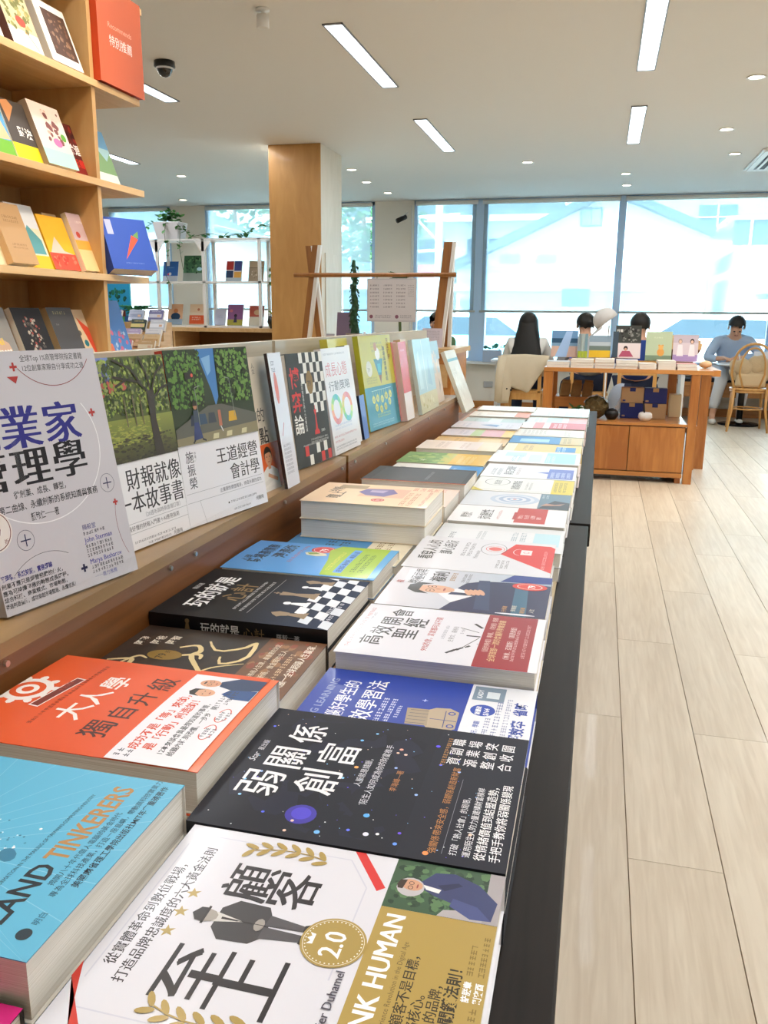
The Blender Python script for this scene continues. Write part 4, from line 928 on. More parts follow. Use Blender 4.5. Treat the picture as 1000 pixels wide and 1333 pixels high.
def art_founder():   # silver book
    a = Art(17.3, 24.4, 'cfcdd3')
    a.ring(7.2, 14.8, 8.3, 0.10, 'f4f4f6', a0=-150, a1=34, n=60, ry=7.2)
    a.text('全球Top 1%商管學院指定書籍', 7.6, 23.4, 0.72, '26262c', width=7.9); a.text('12位創業家親自分享成功之道', 7.6, 22.45, 0.70, '26262c', width=7.9)
    def plus(x, y, r, wd, c): a.rect(x - r, y - wd, x + r, y + wd, c); a.rect(x - wd, y - r, x + wd, y + r, c)
    plus(6.7, 22.9, 0.42, 0.12, 'b23a38'); plus(15.3, 17.7, 0.42, 0.13, 'b23a38'); plus(16.0, 7.9, 0.34, 0.11, 'b23a38'); plus(10.0, 2.1, 0.42, 0.13, '26264a')
    a.ring(11.4, 26.6, 5.8, 0.07, '8a3038', a0=222, a1=325); a.poly([(5.7, 22.0), (7.0, 22.0), (6.6, 21.3)], 'b23a38')
    for x, y in ((15.4, 10.1), (3.8, 6.5)): a.ring(x, y, 1.0, 0.05, '6a6a78'); plus(x, y, 0.6, 0.06, '33335a')
    blue = '2f2f86'; a.n = 3
    a.text('創', -1.2, 15.5, 4.4, blue, ming=0.03, sx=1.1); a.text('業', 3.6, 15.5, 4.4, blue, ming=0.03, sx=1.1); a.text('家', 8.7, 15.5, 4.4, blue, ming=0.03, sx=1.08)
    a.text('管', -0.9, 11.7, 4.1, '1b191f', ming=0.03, sx=1.12); a.text('理', 4.0, 11.8, 4.0, '1b191f', ming=0.03, sx=1.15); a.text('學', 8.9, 11.9, 4.0, '1b191f', ming=0.03, sx=1.12)
    a.text('從創業、成長、轉型，', 3.6, 10.6, 0.80, '26262c', bold=0.01, width=6.3); a.text('第二曲線、永續創新的系統知識與實務', 1.6, 9.4, 0.84, '26262c', bold=0.01, width=12.3); a.text('顏敏仁──著', 5.0, 8.2, 0.86, '26262c', bold=0.01, width=3.4)
    a.disc(0.6, 8.0, 2.0, 'ece6e0', n=30); a.ring(0.6, 8.0, 1.85, 0.08, '6a2020'); a.text('9', 0.4, 7.2, 2.0, '7a1c1c', ming=0.02); a.text('折', 1.5, 6.7, 0.5, '7a1c1c')
    a.text('隔般堂', 10.8, 5.9, 0.62, blue); a.marks(10.8, 5.35, 2.8, 1, 0.36, '3a3a48'); a.text('John Sterman', 10.8, 4.55, 0.76, '4646a0', ming=0.01, width=3.8)
    a.marks(10.8, 4.0, 3.9, 3, 0.36, '2a2a34', gap=1.35); a.text('Marya Besharov', 10.9, 2.25, 0.76, '4646a0', ming=0.01, width=4.5); a.marks(11.0, 1.75, 4.4, 2, 0.36, '2a2a34', gap=1.35); a.text('──鼎力推薦', 11.2, 0.65, 0.52, '4646a0')
    a.text('管理學，系統知識，實務經驗', 0.2, 3.3, 0.62, blue, bold=0.02, width=6.0); a.text('創業不應只是經營賴購的傳火，', 0.1, 2.6, 0.54, '26262c', bold=0.015); a.text('應為可持續發展的動態成長歷程。', 0.1, 1.95, 0.54, '26262c', bold=0.015)
    a.text('結合科技、商業模式、市場動態，', 0.1, 1.35, 0.52, '26262c', bold=0.015); a.text('透過創造價值，成功穿越市場競局、永續成長！', 0.1, 0.7, 0.52, '26262c', bold=0.015, width=8.4)
    a.ring(5.5, -1.0, 5.9, 0.04, '3a3a48', a0=60, a1=130); a.ring(23.0, 5.6, 7.4, 0.05, '8a4048', a0=160, a1=208)
    a.V = [(min(max(x, 0), 0.173), min(max(y, 0), 0.244), z) for x, y, z in a.V]
    return a
def art_dot():
    a = Art(9.8, 21.5, 'ddd3bf'); a.rect(0, 0, 9.8, 7.4, 'e3652a')
    a.text('的', 3.8, 11.2, 2.5, '26241f'); a.text('點', 3.6, 7.7, 2.9, '1b1a18', bold=0.01)
    a.face(5.2, 5.2, 1.3, 'd9a07c', '1c1614', 'f0eee8'); a.line([(3.0, 1.0), (6.4, 1.8)], 0.7, 'e6e4de'); a.line([(7.2, 1.2), (4.4, 2.4)], 0.6, 'd9a07c')
    a.ell(2.6, 17.5, 1.1, 0.5, 10, 'd8683a', True); a.rect(1.8, 14.2, 3.0, 16.8, 'ece8e0'); a.rect(2.0, 18.2, 2.9, 20.0, 'ece8e0'); a.rect(1.9, 12.9, 2.8, 14.0, '8a8a86'); a.rect(2.0, 12.0, 3.0, 12.3, '2a2a28'); a.vtext('人生', 4.4, 20.5, 0.9, '6a6458')
    return a
def art_filmed():
    a = Art(11.0, 21.5, 'd6d6de'); a.ell(3.4, 16.0, 1.5, 2.6, 0, 'd2694f', True); a.line([(2.4, 8.4), (5.0, 10.4)], 0.3, 'c04038'); a.marks(1.6, 19.6, 3, 2, 0.7, '6a6a78'); a.marks(1.6, 6.6, 6, 8, 0.42, '7a7a88'); a.rect(0.2, 0.2, 0.6, 21, 'f6f6fa')
    return a
def art_game():
    a = Art(15.0, 21.0, '1f1d19')
    for i in range(9):
        for j in range(12):
            x, y = 5.2 + i * 1.4, 21.0 - (j + 1) * 1.9
            if (i + j) % 2 == 0 and j < 6 and 5.2 + i * 1.4 + 1.4 > 5 and (i >= j - 2) and x + 1.4 <= 15.01: a.rect(x, max(y, 0), min(x + 1.4, 15), y + 1.9, 'ecebe4', lift=False)
    for x, y, c in ((3.6, 1.9, 'd4251c'), (5.2, 0.1, 'ecebe4'), (8.4, 2.0, 'ecebe4'), (10.2, 0.1, 'd4251c'), (11.6, 2.0, 'ecebe4'), (13.2, 0.2, 'd4251c')): a.rect(x, y, x + 1.5, y + 1.9, c, lift=False)
    a.n += 1
    a.text('博', 0.7, 15.0, 4.0, 'd8261c', bold=0.02); a.text('弈', 0.7, 10.7, 3.9, 'd8261c', bold=0.02); a.text('論', 0.7, 6.6, 3.8, 'f4f2ec', bold=0.01)
    a.ell(8.6, 15.4, 1.4, 2.2, 0, '8a6a2c', True, 20); a.text('79', 7.6, 14.7, 1.5, '3a2a10', bold=0.01); a.vtext('諾貝爾獎得主的十六堂賽局課', 4.9, 15.5, 0.7, 'e4e2dc')
    c = 'd4251c'; a.poly([(8.4, 5.5), (10.6, 5.5), (10.4, 6.3), (9.9, 6.5), (9.7, 9.0), (10.1, 10.2), (8.9, 10.2), (9.3, 9.0), (9.1, 6.5), (8.6, 6.3)], c); a.rect(9.4, 10.2, 9.6, 11.0, c); a.text('王春永', 11.2, 5.8, 0.6, 'f0eee8'); a.marks(6.5, 4.6, 7.5, 2, 0.36, 'c8c6c0'); a.marks(3.0, 3.8, 9, 1, 0.3, 'c8c6c0')
    return a
def art_grow():
    a = Art(14.6, 21.4, 'e4e0e0')
    a.text('成長心態', 0.9, 15.9, 3.1, 'c9646a', sx=0.95); a.text('行動策略', 1.6, 12.9, 2.2, '44434a', sx=1.3); a.marks(1, 20.0, 11.5, 1, 0.42, '8a8890')
    cols = ['e88a3a', 'e6703c', 'd9584a', 'e07858', 'e9a04a', 'd9c83a', 'a8cc3c', '64b878', '3fa8a8', '58b0a0', '8cc850', 'd0d040']
    for q, cx in ((0, 4.2), (1, 10.0)):
        for k in range(12): a.ring(cx, 9.0, 2.9, 1.15, cols[(k + (6 if q == 0 else 0)) % 12], a0=k * 30, a1=k * 30 + 31, n=4, ry=3.1, lift=False)
    a.n += 1
    a.marks(2, 5.6, 9, 1, 0.4, '8a9ac0'); a.marks(2, 4.9, 9, 1, 0.4, 'a8b0c8'); a.marks(1, 3.4, 12.4, 1, 0.42, 'c05a58'); a.marks(1, 2.4, 5, 1, 0.42, 'c05a58'); a.marks(1, 1.4, 11.5, 2, 0.36, '6a6870')
    return a
def art_tealpen():
    a = Art(16.0, 22.8, 'c3bc3c'); a.rect(0, 0, 16, 10.4, '1e8090')
    a.marks(5.6, 20.6, 5.4, 3, 0.6, '8c8a3a'); a.poly([(6.0, 17.0), (10.6, 17.0), (9.2, 13.0), (7.6, 13.0)], '217888'); a.poly([(7.6, 13.0), (9.2, 13.0), (8.4, 10.8)], '8a5a38'); a.ell(8.3, 18.2, 1.2, 1.6, 0, 'ecebe8', True); a.ell(7.6, 20.0, 0.8, 1.1, 0, 'b8804c', True); a.rect(7.6, 13.6, 9.2, 15.8, '4aa8b0')
    a.ell(3.4, 14.8, 1.4, 1.9, 0, 'dcdcc8', True, 18); a.text('79', 2.5, 14.1, 1.4, '8a8a70'); a.marks(1.6, 12.4, 5, 3, 0.4, '8c8a3a')
    a.vtext('職場與情緒重組', 11.0, 20.0, 1.25, '2f4440', bold=0.01); a.vtext('天生好評', 13.4, 22.0, 1.35, '7a4a28', bold=0.02)
    a.line([(3.0, 9.4), (13.0, 9.6)], 0.12, 'b8dcd8')
    for i, (x, y) in enumerate(((3.6, 7.6), (5.6, 7.8), (7.8, 7.4), (10.0, 8.0), (12.2, 8.2), (4.6, 5.6), (6.8, 5.0), (9.0, 5.4), (11.4, 6.4))): a.line([(x, 9.5), (x, y)], 0.08, 'd8d048', lift=False); a.ell(x, y - 0.3, 0.72, 1.0, 0, 'd6cf4a', True); a.text('成長企管人生營運師'[i], x - 0.45, y - 0.7, 0.9, '2a7078')
    a.marks(4.5, 3.4, 6.5, 2, 0.42, 'b8c850'); a.marks(1.6, 1.4, 11, 2, 0.36, 'a8d0d8')
    return a

def fit(a, W, H=None):
    fx = W / a.W; fy = (H or a.H) / a.H
    a.V = [(x * fx, y * fy, z) for x, y, z in a.V]; a.W = W; a.H = H or a.H
    return a

# ================================================================== stacks lying on the island
rj = random.Random(21)
def stack(kind, label, art, xr, yn, ztop, n, band=None, cover='f2efe9', back=None, spine='L', bulge=0.0, yaw=0.0, m=None, z0=None, lower=None, ts=None):
    z0 = ZT + 0.0002 if z0 is None else z0
    t = (ztop - z0) / n
    for i in range(n):
        z = z0 + i * t
        tt = t - 0.0003
        if i == n - 1:
            book(kind, label, tt, art, (xr, yn, z), cover=cover, back=back, spine=spine, bulge=bulge, band=band, yaw=yaw, m=m)
        else:
            jx, jy = rj.uniform(-0.0015, 0.0015), rj.uniform(-0.0015, 0.0015)
            pa = Art(art.W, art.H, cover)
            where = ('bottom copy in the stack under the ' if i == 0 else 'middle copy in the stack under the ') if n > 2 else 'copy lying directly under the '
            words_ = (lower or label).split()
            book(kind, where + ' '.join(words_[:9]), tt, pa, (xr + jx, yn + jy, z), cover=cover, back=back, spine=spine, m=m)
# right-hand column, near to far
stack('paperback_book', 'white paperback with gold laurels and a standing man in a coat, nearest right', art_customer(), -0.0350, 0.284, 0.8650, 2, cover='efeef4', spine='R', lower='white laurel paperback nearest on the right')
stack('paperback_book', 'dark blue starry paperback with white brush title beside the black rail', art_weak(), -0.0352, 0.453, 0.8662, 2, cover='1c1d24', bulge=0.0012, m=PRINTM, lower='dark blue starry paperback')
book('paperback_book', 'bright blue paperback with tan head drawing, half under the dark starry one', 0.018, art_learn(), (-0.037, 0.588, ZT + 0.0145), cover='2443a6', spine='R')
book('paperback_book', 'plain white copy under the bright blue learning paperback', 0.014, Art(17.0, 21.1, 'e9e8ec'), (-0.037, 0.589, ZT + 0.0002), cover='e9e8ec', spine='R')
stack('paperback_book', 'white paperback with dark red lower third and black clock ticks', art_meeting(), -0.039, 0.760, 0.8655, 2, cover='ece9ee', spine='R', bulge=0.0015, lower='white meeting paperback with dark red third')
stack('paperback_book', 'grey paperback with a suited man in glasses holding his fist', art_face(), -0.041, 0.914, 0.865, 2, cover='d2d0d6', spine='R', bulge=0.001, lower='grey paperback with the suited man')
stack('paperback_book', 'white paperback with red triangle and magnifier circle', art_mind(), -0.045, 1.072, 0.865, 2, cover='e9e8ea', spine='R', lower='white paperback with red triangle')
book('paperback_book', 'pale glossy paperback with a painted cyan reflection, part hidden behind the red triangle one', 0.022, art_reflect(), (-0.036, 1.21, 0.838), cover='dfe1e4', spine='R')
book('paperback_book', 'second pale copy under the glossy paperback with the painted reflection', 0.0224, Art(14, 20, 'e4e2e0'), (-0.037, 1.211, ZT + 0.0002), cover='1c1c20', spine='R')
stack('paperback_book', 'cream paperback with square red panel, right of the two-book thick stack', art_resist(), -0.037, 1.352, 0.865, 2, cover='ebe7e6', spine='R', lower='cream paperback with the red panel')
stack('paperback_book', 'pale paperback with concentric rings and a dark photo strip', art_spiral(), -0.036, 1.481, 0.865, 2, cover='e2dfe2', spine='R', lower='pale ringed paperback with dark strip')
stack('paperback_book', 'white paperback with yellow end panel and a drawn circle', art_dialogue(), -0.034, 1.617, 0.865, 2, cover='e9e6df', spine='R', lower='white paperback with yellow end')
stack('paperback_book', 'cream paperback with violet-blue speech panel', art_violet(), -0.033, 1.768, 0.865, 2, cover='e6e2df', spine='R', lower='cream paperback with violet-blue panel')
def pb(label, art, xr, yn, ztop, n, cover='efeae2', **k): stack('paperback_book', label, art, xr, yn, ztop, n, cover=cover, spine='R', lower=k.pop('lower', label), **k)
pb('white paperback with pale cyan lettering and wash, far right column', art_plain('e9eef0', [(1, 1, 16, 8, 'a9d8de'), (2, 9, 13, 12, 'd4eaee'), (9, 13, 15, 18, 'c3dde8')], [(2, 15, 8, 2, 1.0, '8ab4c4'), (2, 7, 10, 2, 0.8, 'f4f8f8')], (), 17.5, 21), -0.030, 1.945, 0.868, 2, 'e9d8d4')
pb('yellow paperback with blue corner label, right column', art_plain('e6c468', [(1.5, 1.5, 10, 6.5, '2f7fc4'), (0, 17, 14, 19.8, 'efe0b4')], [(2, 5.4, 8, 2, 0.9, 'dce8f4'), (3, 14, 8, 2, 1.0, '9a7a3a')], (), 14, 19.8), -0.030, 2.140, 0.864, 2, 'd8b860')
pb('blue and tan paperback lying behind the yellow one', art_plain('3d79b4', [(0, 0, 14, 6, 'd2b878'), (3, 9, 9, 17, 'a9c8e0')], [(2, 4.4, 10, 2, 0.8, '8a7038')], (), 14, 19.8), -0.031, 2.290, 0.864, 2, 'b8bcc0')
pb('beige printed paperback with small text columns, right column', art_plain('e6dccd', [(0.5, 2, 3.5, 18, 'd6c8b6')], [(4, 17, 9, 6, 0.8, 'a89888'), (3, 5, 10, 2, 0.7, 'a89888')], (), 15, 20), -0.030, 2.440, 0.864, 2, 'e2d6c4')
pb('red and white paperback on the right column near the table end', art_plain('e9dcd6', [(0, 0, 15, 11, 'cf4a44'), (0, 13, 15, 16, 'e48a80')], [(2, 9, 10, 3, 1.0, 'f4dcd8')], (), 15, 20), -0.028, 2.605, 0.866, 2, 'ddb8ac')
pb('pale green-white paperback with pink edge, third from the end', art_plain('dfe6e0', [(0, 0, 15, 6, 'e4a49c'), (0, 8, 15, 13, 'c4dcdc')], [(2, 16, 10, 2, 1.0, 'a8b8b4')], (), 15, 20), -0.027, 2.765, 0.864, 2, 'cfd6d2')
pb('white paperback above a black book, second from the table end', art_plain('e8efee', [(0, 2, 15, 8, 'cde6ea')], [(2, 13, 10, 2, 1.0, '9ab4b8')], (), 15, 20), -0.025, 2.925, 0.868, 2, '202024')
pb('blank-looking pale paperback at the far right table end', art_plain('eef1ee', [(0, 0, 15, 5, 'd4e2e6')], [(2, 12, 9, 1, 1.0, 'b8c4c4')], (), 15, 20), -0.024, 3.085, 0.864, 2, 'e4e6e2')
# left-hand column, near to far
stack('paperback_book', 'light blue paperback with bronze capital lettering, nearest left', art_tinkers(), -0.253, 0.293, 0.890, 2, cover='4a9cc4', back='e8e2d8', spine='R', bulge=0.0, lower='light blue paperback nearest left')
book('paperback_book', 'magenta paperback with black edge in the bottom left corner', 0.030, Art(14.0, 20.0, 'd81e7e'), (-0.255, 0.150, ZT + 0.02), cover='18181a', spine='R')
book('paperback_book', 'cream copy under the magenta paperback', 0.0195, Art(14.0, 20.0, 'e9e2d4'), (-0.2545, 0.150, ZT + 0.0002), cover='e9e2d4', spine='R')
ao, bo_ = art_grown()
stack('paperback_book', 'orange paperback with a white gear and white belly band', ao, -0.257, 0.483, 0.884, 2, band=bo_, cover='e4571f', back='e9e4da', spine='R', bulge=0.0018, lower='orange gear paperback')
stack('paperback_book', 'dark brown paperback with gold calligraphy, tucked between orange and black books', art_expand(), -0.264, 0.655, 0.855, 1, cover='2e2016', spine='R')
stack('paperback_book', 'black chess paperback with its printed black spine towards the viewer', art_chessmind(), -0.268, 0.812, 0.866, 2, cover='121318', spine='L', bulge=0.0, m=PRINTM, lower='black chess paperback')
spa = Art(21.2, 2.2, None); 
stack('paperback_book', 'sky blue paperback with lime green panel and red 79 badge', art_office(), -0.265, 0.995, 0.866, 2, cover='4f96d4', back='ece6d8', spine='R', bulge=0.002, lower='sky blue and lime paperback')
book('paperback_book', 'blue paperback with cream end band under the thick illustrated pair', 0.019, art_plain('3f8ec8', [(0, 0, 15, 6.5, 'efe3c8')], [(2, 12, 11, 2, 1.5, '16304a'), (2, 4.4, 11, 2, 1.0, '8a6a2c')], (), 15, 19.5), (-0.262, 1.105, 0.833), cover='3f8ec8', spine='R')
book('paperback_book', 'lowest copy under the blue book with cream end band', 0.0175, Art(15, 19.5, 'e4ddcc'), (-0.262, 1.106, ZT + 0.0002), cover='dcd4c4', spine='R')
ill = art_plain('f0d2ae', [(5.4, 5.0, 12.4, 12.6, 'e4b89a')], [(1.0, 1.0, 12, 1, 0.6, 'c25a3c'), (1, 4, 9, 2, 0.8, 'c07a50')], [('瞳上', 3.0, 15.2, 2.6, '2a2520', 0.01), ('冷靜', 7.4, 16.4, 2.2, '2a2520', 0.01)], 15.4, 20.6)
ill.poly([(6, 8.2), (9, 6.6), (12, 8.0), (11.4, 12.4), (8.6, 13.2), (6.4, 11.4)], '6c62a4'); ill.poly([(8.6, 9.0), (11.0, 8.6), (10.4, 11.4), (9, 11.4)], 'b4a4cc'); ill.disc(3.4, 8.6, 1.1, 'd04a44'); ill.ring(3.4, 8.6, 0.8, 0.1, 'f4d8cc'); ill.rect(11.0, 12.6, 14, 17.5, 'a8906c')
ill.text('79', 2.8, 8.2, 0.9, 'f8e8e0'); ill.marks(12.2, 4, 2.4, 5, 0.8, 'd0653c')
for i, (za, th, ar, lb) in enumerate(((0.8532, 0.0300, Art(15.4, 20.6, 'e9d6b8'), 'thick cream copy under the illustrated peach paperback'), (0.8836, 0.0290, ill, 'thick peach paperback with violet figures and red seal'))):
    book('paperback_book', lb, th, ar, (-0.243, 1.222, za), cover='eddcc0', spine='R', bulge=0.001 if i else 0)
book('paperback_book', 'base copy at the bottom of the thick peach pair', 0.0375, Art(15.4, 20.6, 'e6dcc8'), (-0.243, 1.223, ZT + 0.0002), cover='e6dcc8', spine='R')
def pa(label, art, xr, yn, ztop, n, cover='efeae2', **k): stack('paperback_book', label, art, xr, yn, ztop, n, cover=cover, spine='R', lower=label, **k)
pa('pale pink paperback with small grey blocks behind the peach pair', art_plain('e9d3c6', [(1, 13, 5, 17, 'a89a96'), (6, 11.5, 10, 15, '8a8088'), (3, 4, 8, 7, 'e48a5c')], [(2, 10, 11, 2, 0.8, 'b89a8c')], (), 15, 20.4), -0.240, 1.382, 0.880, 2, 'efe0d6')
pa('dark grey paperback with rust edge on a thick cream block', art_plain('4b4f54', [(0, 0, 0.8, 20.4, 'a4532c'), (1, 1, 14, 19, '565b60')], [(3, 8, 9, 1, 0.7, '8a8e92')], (), 15.5, 20.8), -0.232, 1.545, 0.888, 2, 'e6dacb', m=PRINTM)
pa('white paperback with a bright blue end panel and bear drawings', art_plain('ecebe8', [(0, 0, 15.4, 7.4, '2f88cc'), (4, 1.4, 8, 4.4, 'e6eef6')], [(2, 5.8, 11, 1, 0.8, 'b8d8ee'), (3, 17.5, 9, 1, 1.2, '3a3a48')], (), 15.4, 20.4), -0.238, 1.715, 0.866, 2, 'e4e6ea')
gg = art_plain('6f9e50', [(0, 0, 15.6, 8.5, 'e6b62c'), (0, 8.5, 15.6, 11, 'c4c060')], [(2, 6, 10, 3, 0.9, 'f0dc90')], (), 15.6, 20.8); gg.text('幸福', 3.0, 14.6, 3.0, 'e4ecd8', bold=0.01); gg.blobs(0, 9, 15, 20, ['86b060', '5f9048', 'a8c06a'], 40, 1.4, 3)
pa('green to yellow paperback with pale brush title', gg, -0.242, 1.885, 0.866, 2, 'dfe2c8')
pa('pale pinkish paperback with grey lettering behind the green one', art_plain('ead9cf', [(0, 0, 15, 5, 'e8d4b0')], [(3, 15, 10, 2, 1.1, 'b0a09a'), (3, 9, 9, 2, 0.8, 'c4a494')], (), 15, 20.6), -0.236, 2.065, 0.872, 2, 'eadfd4')
pa('mustard yellow paperback, left column, behind the pale pinkish one', art_plain('dcb064', [(2, 2, 14, 8, 'e4c890')], [(3, 14, 9, 2, 1.0, 'a07c3c')], (), 14, 20.4), -0.232, 2.225, 0.862, 2, 'e0c48c')
pa('pink and green paperback with yellow tip, left column', art_plain('d8ccd4', [(0, 0, 14, 3, 'e6c050'), (0, 3, 14, 9, 'dca0a0'), (0, 9, 14, 12, 'b8c890')], [(3, 15, 8, 2, 1.0, '9a94ac')], (), 14, 20.4), -0.229, 2.370, 0.866, 2, 'e2d2cc')
gt = art_plain('d6ccd0', [], [(2, 17, 9, 2, 1.0, '9a98ac'), (3, 3.5, 8, 2, 0.8, 'b0a0a8')], (), 16, 20.6); gt.poly([(4, 7), (11, 6), (8, 12.5)], '5a6a94'); gt.poly([(8.4, 6.4), (11.6, 6.2), (9.6, 10)], 'd4d8e4')
pa('pale grey paperback with a blue mountain triangle, left column', gt, -0.224, 2.520, 0.870, 2, 'ded8d6')
pa('grey-green paperback lying third from the far left end', art_plain('b9c4be', [(0, 8, 15, 12, 'd8dcd4')], [(3, 16, 8, 1, 1.0, '8a968e')], (), 15, 20.4), -0.222, 2.690, 0.864, 2, 'dcd8cc')
pa('cream paperback with orange end strip near the far left end', art_plain('ebe0d0', [(0, 0, 15, 5, 'e2885c'), (5, 9, 10, 15, 'e4ccb8')], [(3, 17, 8, 1, 1.0, 'b0a294')], (), 15, 20.4), -0.220, 2.850, 0.868, 2, 'b8a890')
pa('blank cream paperback at the far left table end', art_plain('f2efe2', [(0, 0, 15, 3, 'e4e0d0')], [(3, 12, 7, 1, 1.0, 'cfc8b4')], (), 15, 20.4), -0.214, 3.010, 0.872, 2, 'e9e4d2')
# lettering on the black chess book's spine is printed on the stack edge
sp = Art(21.4, 2.3, None)
def spine_print(parent_pat):
    for o in list(bpy.data.objects):
        if o.get('label', '').startswith(parent_pat):
            s = Art(21.6, 2.4, '121318'); s.text('玩的就是', 6.4, 0.6, 1.5, 'f0f0f0', bold=0.01, width=4.8); s.text('心計', 11.6, 0.5, 1.5, '8e7650', width=2.6)
            s.text('羅毅─著', 15.6, 0.8, 0.7, 'd8d8d8'); s.poly([(4.2, 0.5), (5.4, 0.5), (5.1, 0.9), (4.95, 1.7), (4.65, 1.7), (4.5, 0.9)], '8e7650'); s.disc(4.8, 1.85, 0.28, '8e7650')
            me = s.mesh([], 0, 'spine_print'); me.materials.append(PRINT)
            p = bpy.data.objects.new('spine_print', me); COL.objects.link(p); p.parent = o
            # spine faces -Y world = local -x ; runs from head (local y=H) to foot
            p.matrix_local = Matrix(((0, 0, -1, -0.0002), (-1, 0, 0, 0.216), (0, 1, 0, 0.0005), (0, 0, 0, 1)))
            p.scale = (1, 1, 1)
spine_print('black chess paperback')
# ================================================================== books leaning on the ledge
LG = 'books leaning on the wooden ledge'
def lean(kind, label, art, x, ybr, t, cover, ang=8.5, spine='L', m=None, back=None, yaw=0):
    """(x, ybr) = front bottom right corner; yaw turns the cover towards the near end"""
    a, w_, W = R(ang), R(yaw), art.W / 100
    nx, ny = math.cos(w_), -math.sin(w_)
    bx_, by_ = x - W * math.sin(w_) - t * math.cos(a) * nx, ybr - W * math.cos(w_) - t * math.cos(a) * ny
    return book(kind, label, t, art, (bx_, by_, ZL + 0.0004), mode='side', cover=cover, lean=ang, spine=spine, group=LG, m=m, back=back, yaw=-yaw)
lean('paperback_book', 'large silver-grey paperback with blue and black title at the left edge', art_founder(), -0.481, 0.790, 0.012, 'b4b1b8', 10.6, m=PRINTM, yaw=12)
lean('paperback_book', 'white paperback with a park tree photo above its title', fit(art_story(), 17.0), -0.510, 0.972, 0.010, 'f0eff2', 8.2, yaw=7)
lean('paperback_book', 'white paperback with a street crossing photo above its title', art_king(), -0.474, 1.153, 0.013, '1c1c1e', 8.2, back='b83a22', yaw=11.2)
lean('paperback_book', 'beige and orange paperback with a chef in white', fit(art_dot(), 11.0, 21.3), -0.500, 1.300, 0.014, 'd9782c', 9, yaw=4)
lean('paperback_book', 'white film-wrapped paperback with a red oval portrait', fit(art_filmed(), 5.6, 22.0), -0.480, 1.312, 0.006, 'dcdce4', 8.5, back='2a1c1c')
lean('paperback_book', 'black chessboard paperback with red and white title', art_game(), -0.503, 1.567, 0.012, '1f1d19', 7.0, 'R', yaw=7)
lean('paperback_book', 'off-white paperback with a rainbow infinity loop', fit(art_grow(), 16.5), -0.497, 1.749, 0.014, 'e4e0e0', 8.6, yaw=2)
lean('paperback_book', 'white spined book seen edge-on right of the rainbow loop', Art(3.5, 21.4, 'e8e4e0'), -0.508, 1.800, 0.02, '22202a', 8.6)
lean('paperback_book', 'dark blue spined book seen edge-on right of the rainbow loop', Art(4.0, 10.0, '2a5cae'), -0.505, 1.850, 0.024, '1a2440', 8.6)
lean('paperback_book', 'yellow paperback standing behind the rainbow loop cover', art_plain('cfc545', [(1, 3, 14, 6, 'b8ae34')], [(2, 18, 9, 2, 1.2, '7a7420')], (), 15, 22.6), -0.560, 1.950, 0.018, 'cfc545', 8.0)
lean('paperback_book', 'yellow and teal paperback with a pen-shaped figure', fit(art_tealpen(), 23.0, 23.1), -0.506, 2.173, 0.014, 'a8a838', 9, yaw=5.4)
lean('paperback_book', 'pink edged book beside the teal and yellow cover', Art(5.0, 21.0, 'dc8488'), -0.505, 2.224, 0.020, 'e4a8a4', 8.6)
lean('paperback_book', 'bright red paperback with white lower quarter', art_plain('d02418', [(0, 0, 9, 7.4, 'e6dcd8')], [(2, 18.5, 4, 1, 0.5, 'f0b8b0')], (), 9.0, 21.0), -0.490, 2.275, 0.020, 'e2c8c0', 8.6)
lean('paperback_book', 'peach beige book between the red and the pale blue covers', Art(7.0, 21.4, 'dcb68c'), -0.505, 2.350, 0.020, 'cfa87c', 8.6)
cy = art_plain('a9ccd4', [(0, 0, 20, 5.6, 'c8c08c'), (9, 6, 9.5, 21, 'e4f2f4')], [], (), 19.5, 21.4); cy.poly([(2, 7), (6, 7), (4.5, 18), (3, 17)], 'c6e4ea'); cy.poly([(11, 8), (16, 7), (14, 16)], '8fb6c8'); cy.blobs(0.5, 0.3, 19, 5.4, ['b0a458', 'd8d4a8'], 20, 1.0, 4)  # pale strip and polygons paint cloudy reflections onto the cover
lean('picture_book', 'pale blue glossy picture book with painted cloudy reflections', fit(cy, 25.0), -0.483, 2.600, 0.012, 'c4dadf', 10)
bg2 = art_plain('cdb191', [(0, 14, 20, 20, '8fa6ac')], [], (), 18, 19.6); bg2.blobs(0, 8, 18, 18, ['b9aea0', 'd8c0a4', 'a8b4b4'], 30, 1.8, 6); bg2.poly([(12, 3), (14.6, 5.5), (13.2, 8.0), (12.8, 5.6)], '6f5430'); bg2.poly([(3, 3), (4, 3), (3.6, 6)], 'b88060')
lean('picture_book', 'beige and blue watercolour picture book behind the pale blue one', bg2, -0.500, 2.800, 0.010, 'd8c4aa', 10.5)
bg3 = art_plain('d3c2a8', [(0, 18.5, 21, 19.5, '4a7a80')], [(2, 15, 8, 2, 0.9, 'b0a088')], (), 21, 22.5); bg3.blobs(1, 3, 20, 18, ['cdbb9f', 'dccdb4'], 30, 1.6, 9)
o = book('picture_book', 'tan picture book leaning furthest back at the ledge end', 0.014, bg3, (-0.455, 2.905, ZT + 0.0522), mode='side', cover='e8e6d8', lean=22, group=LG, yaw=0)
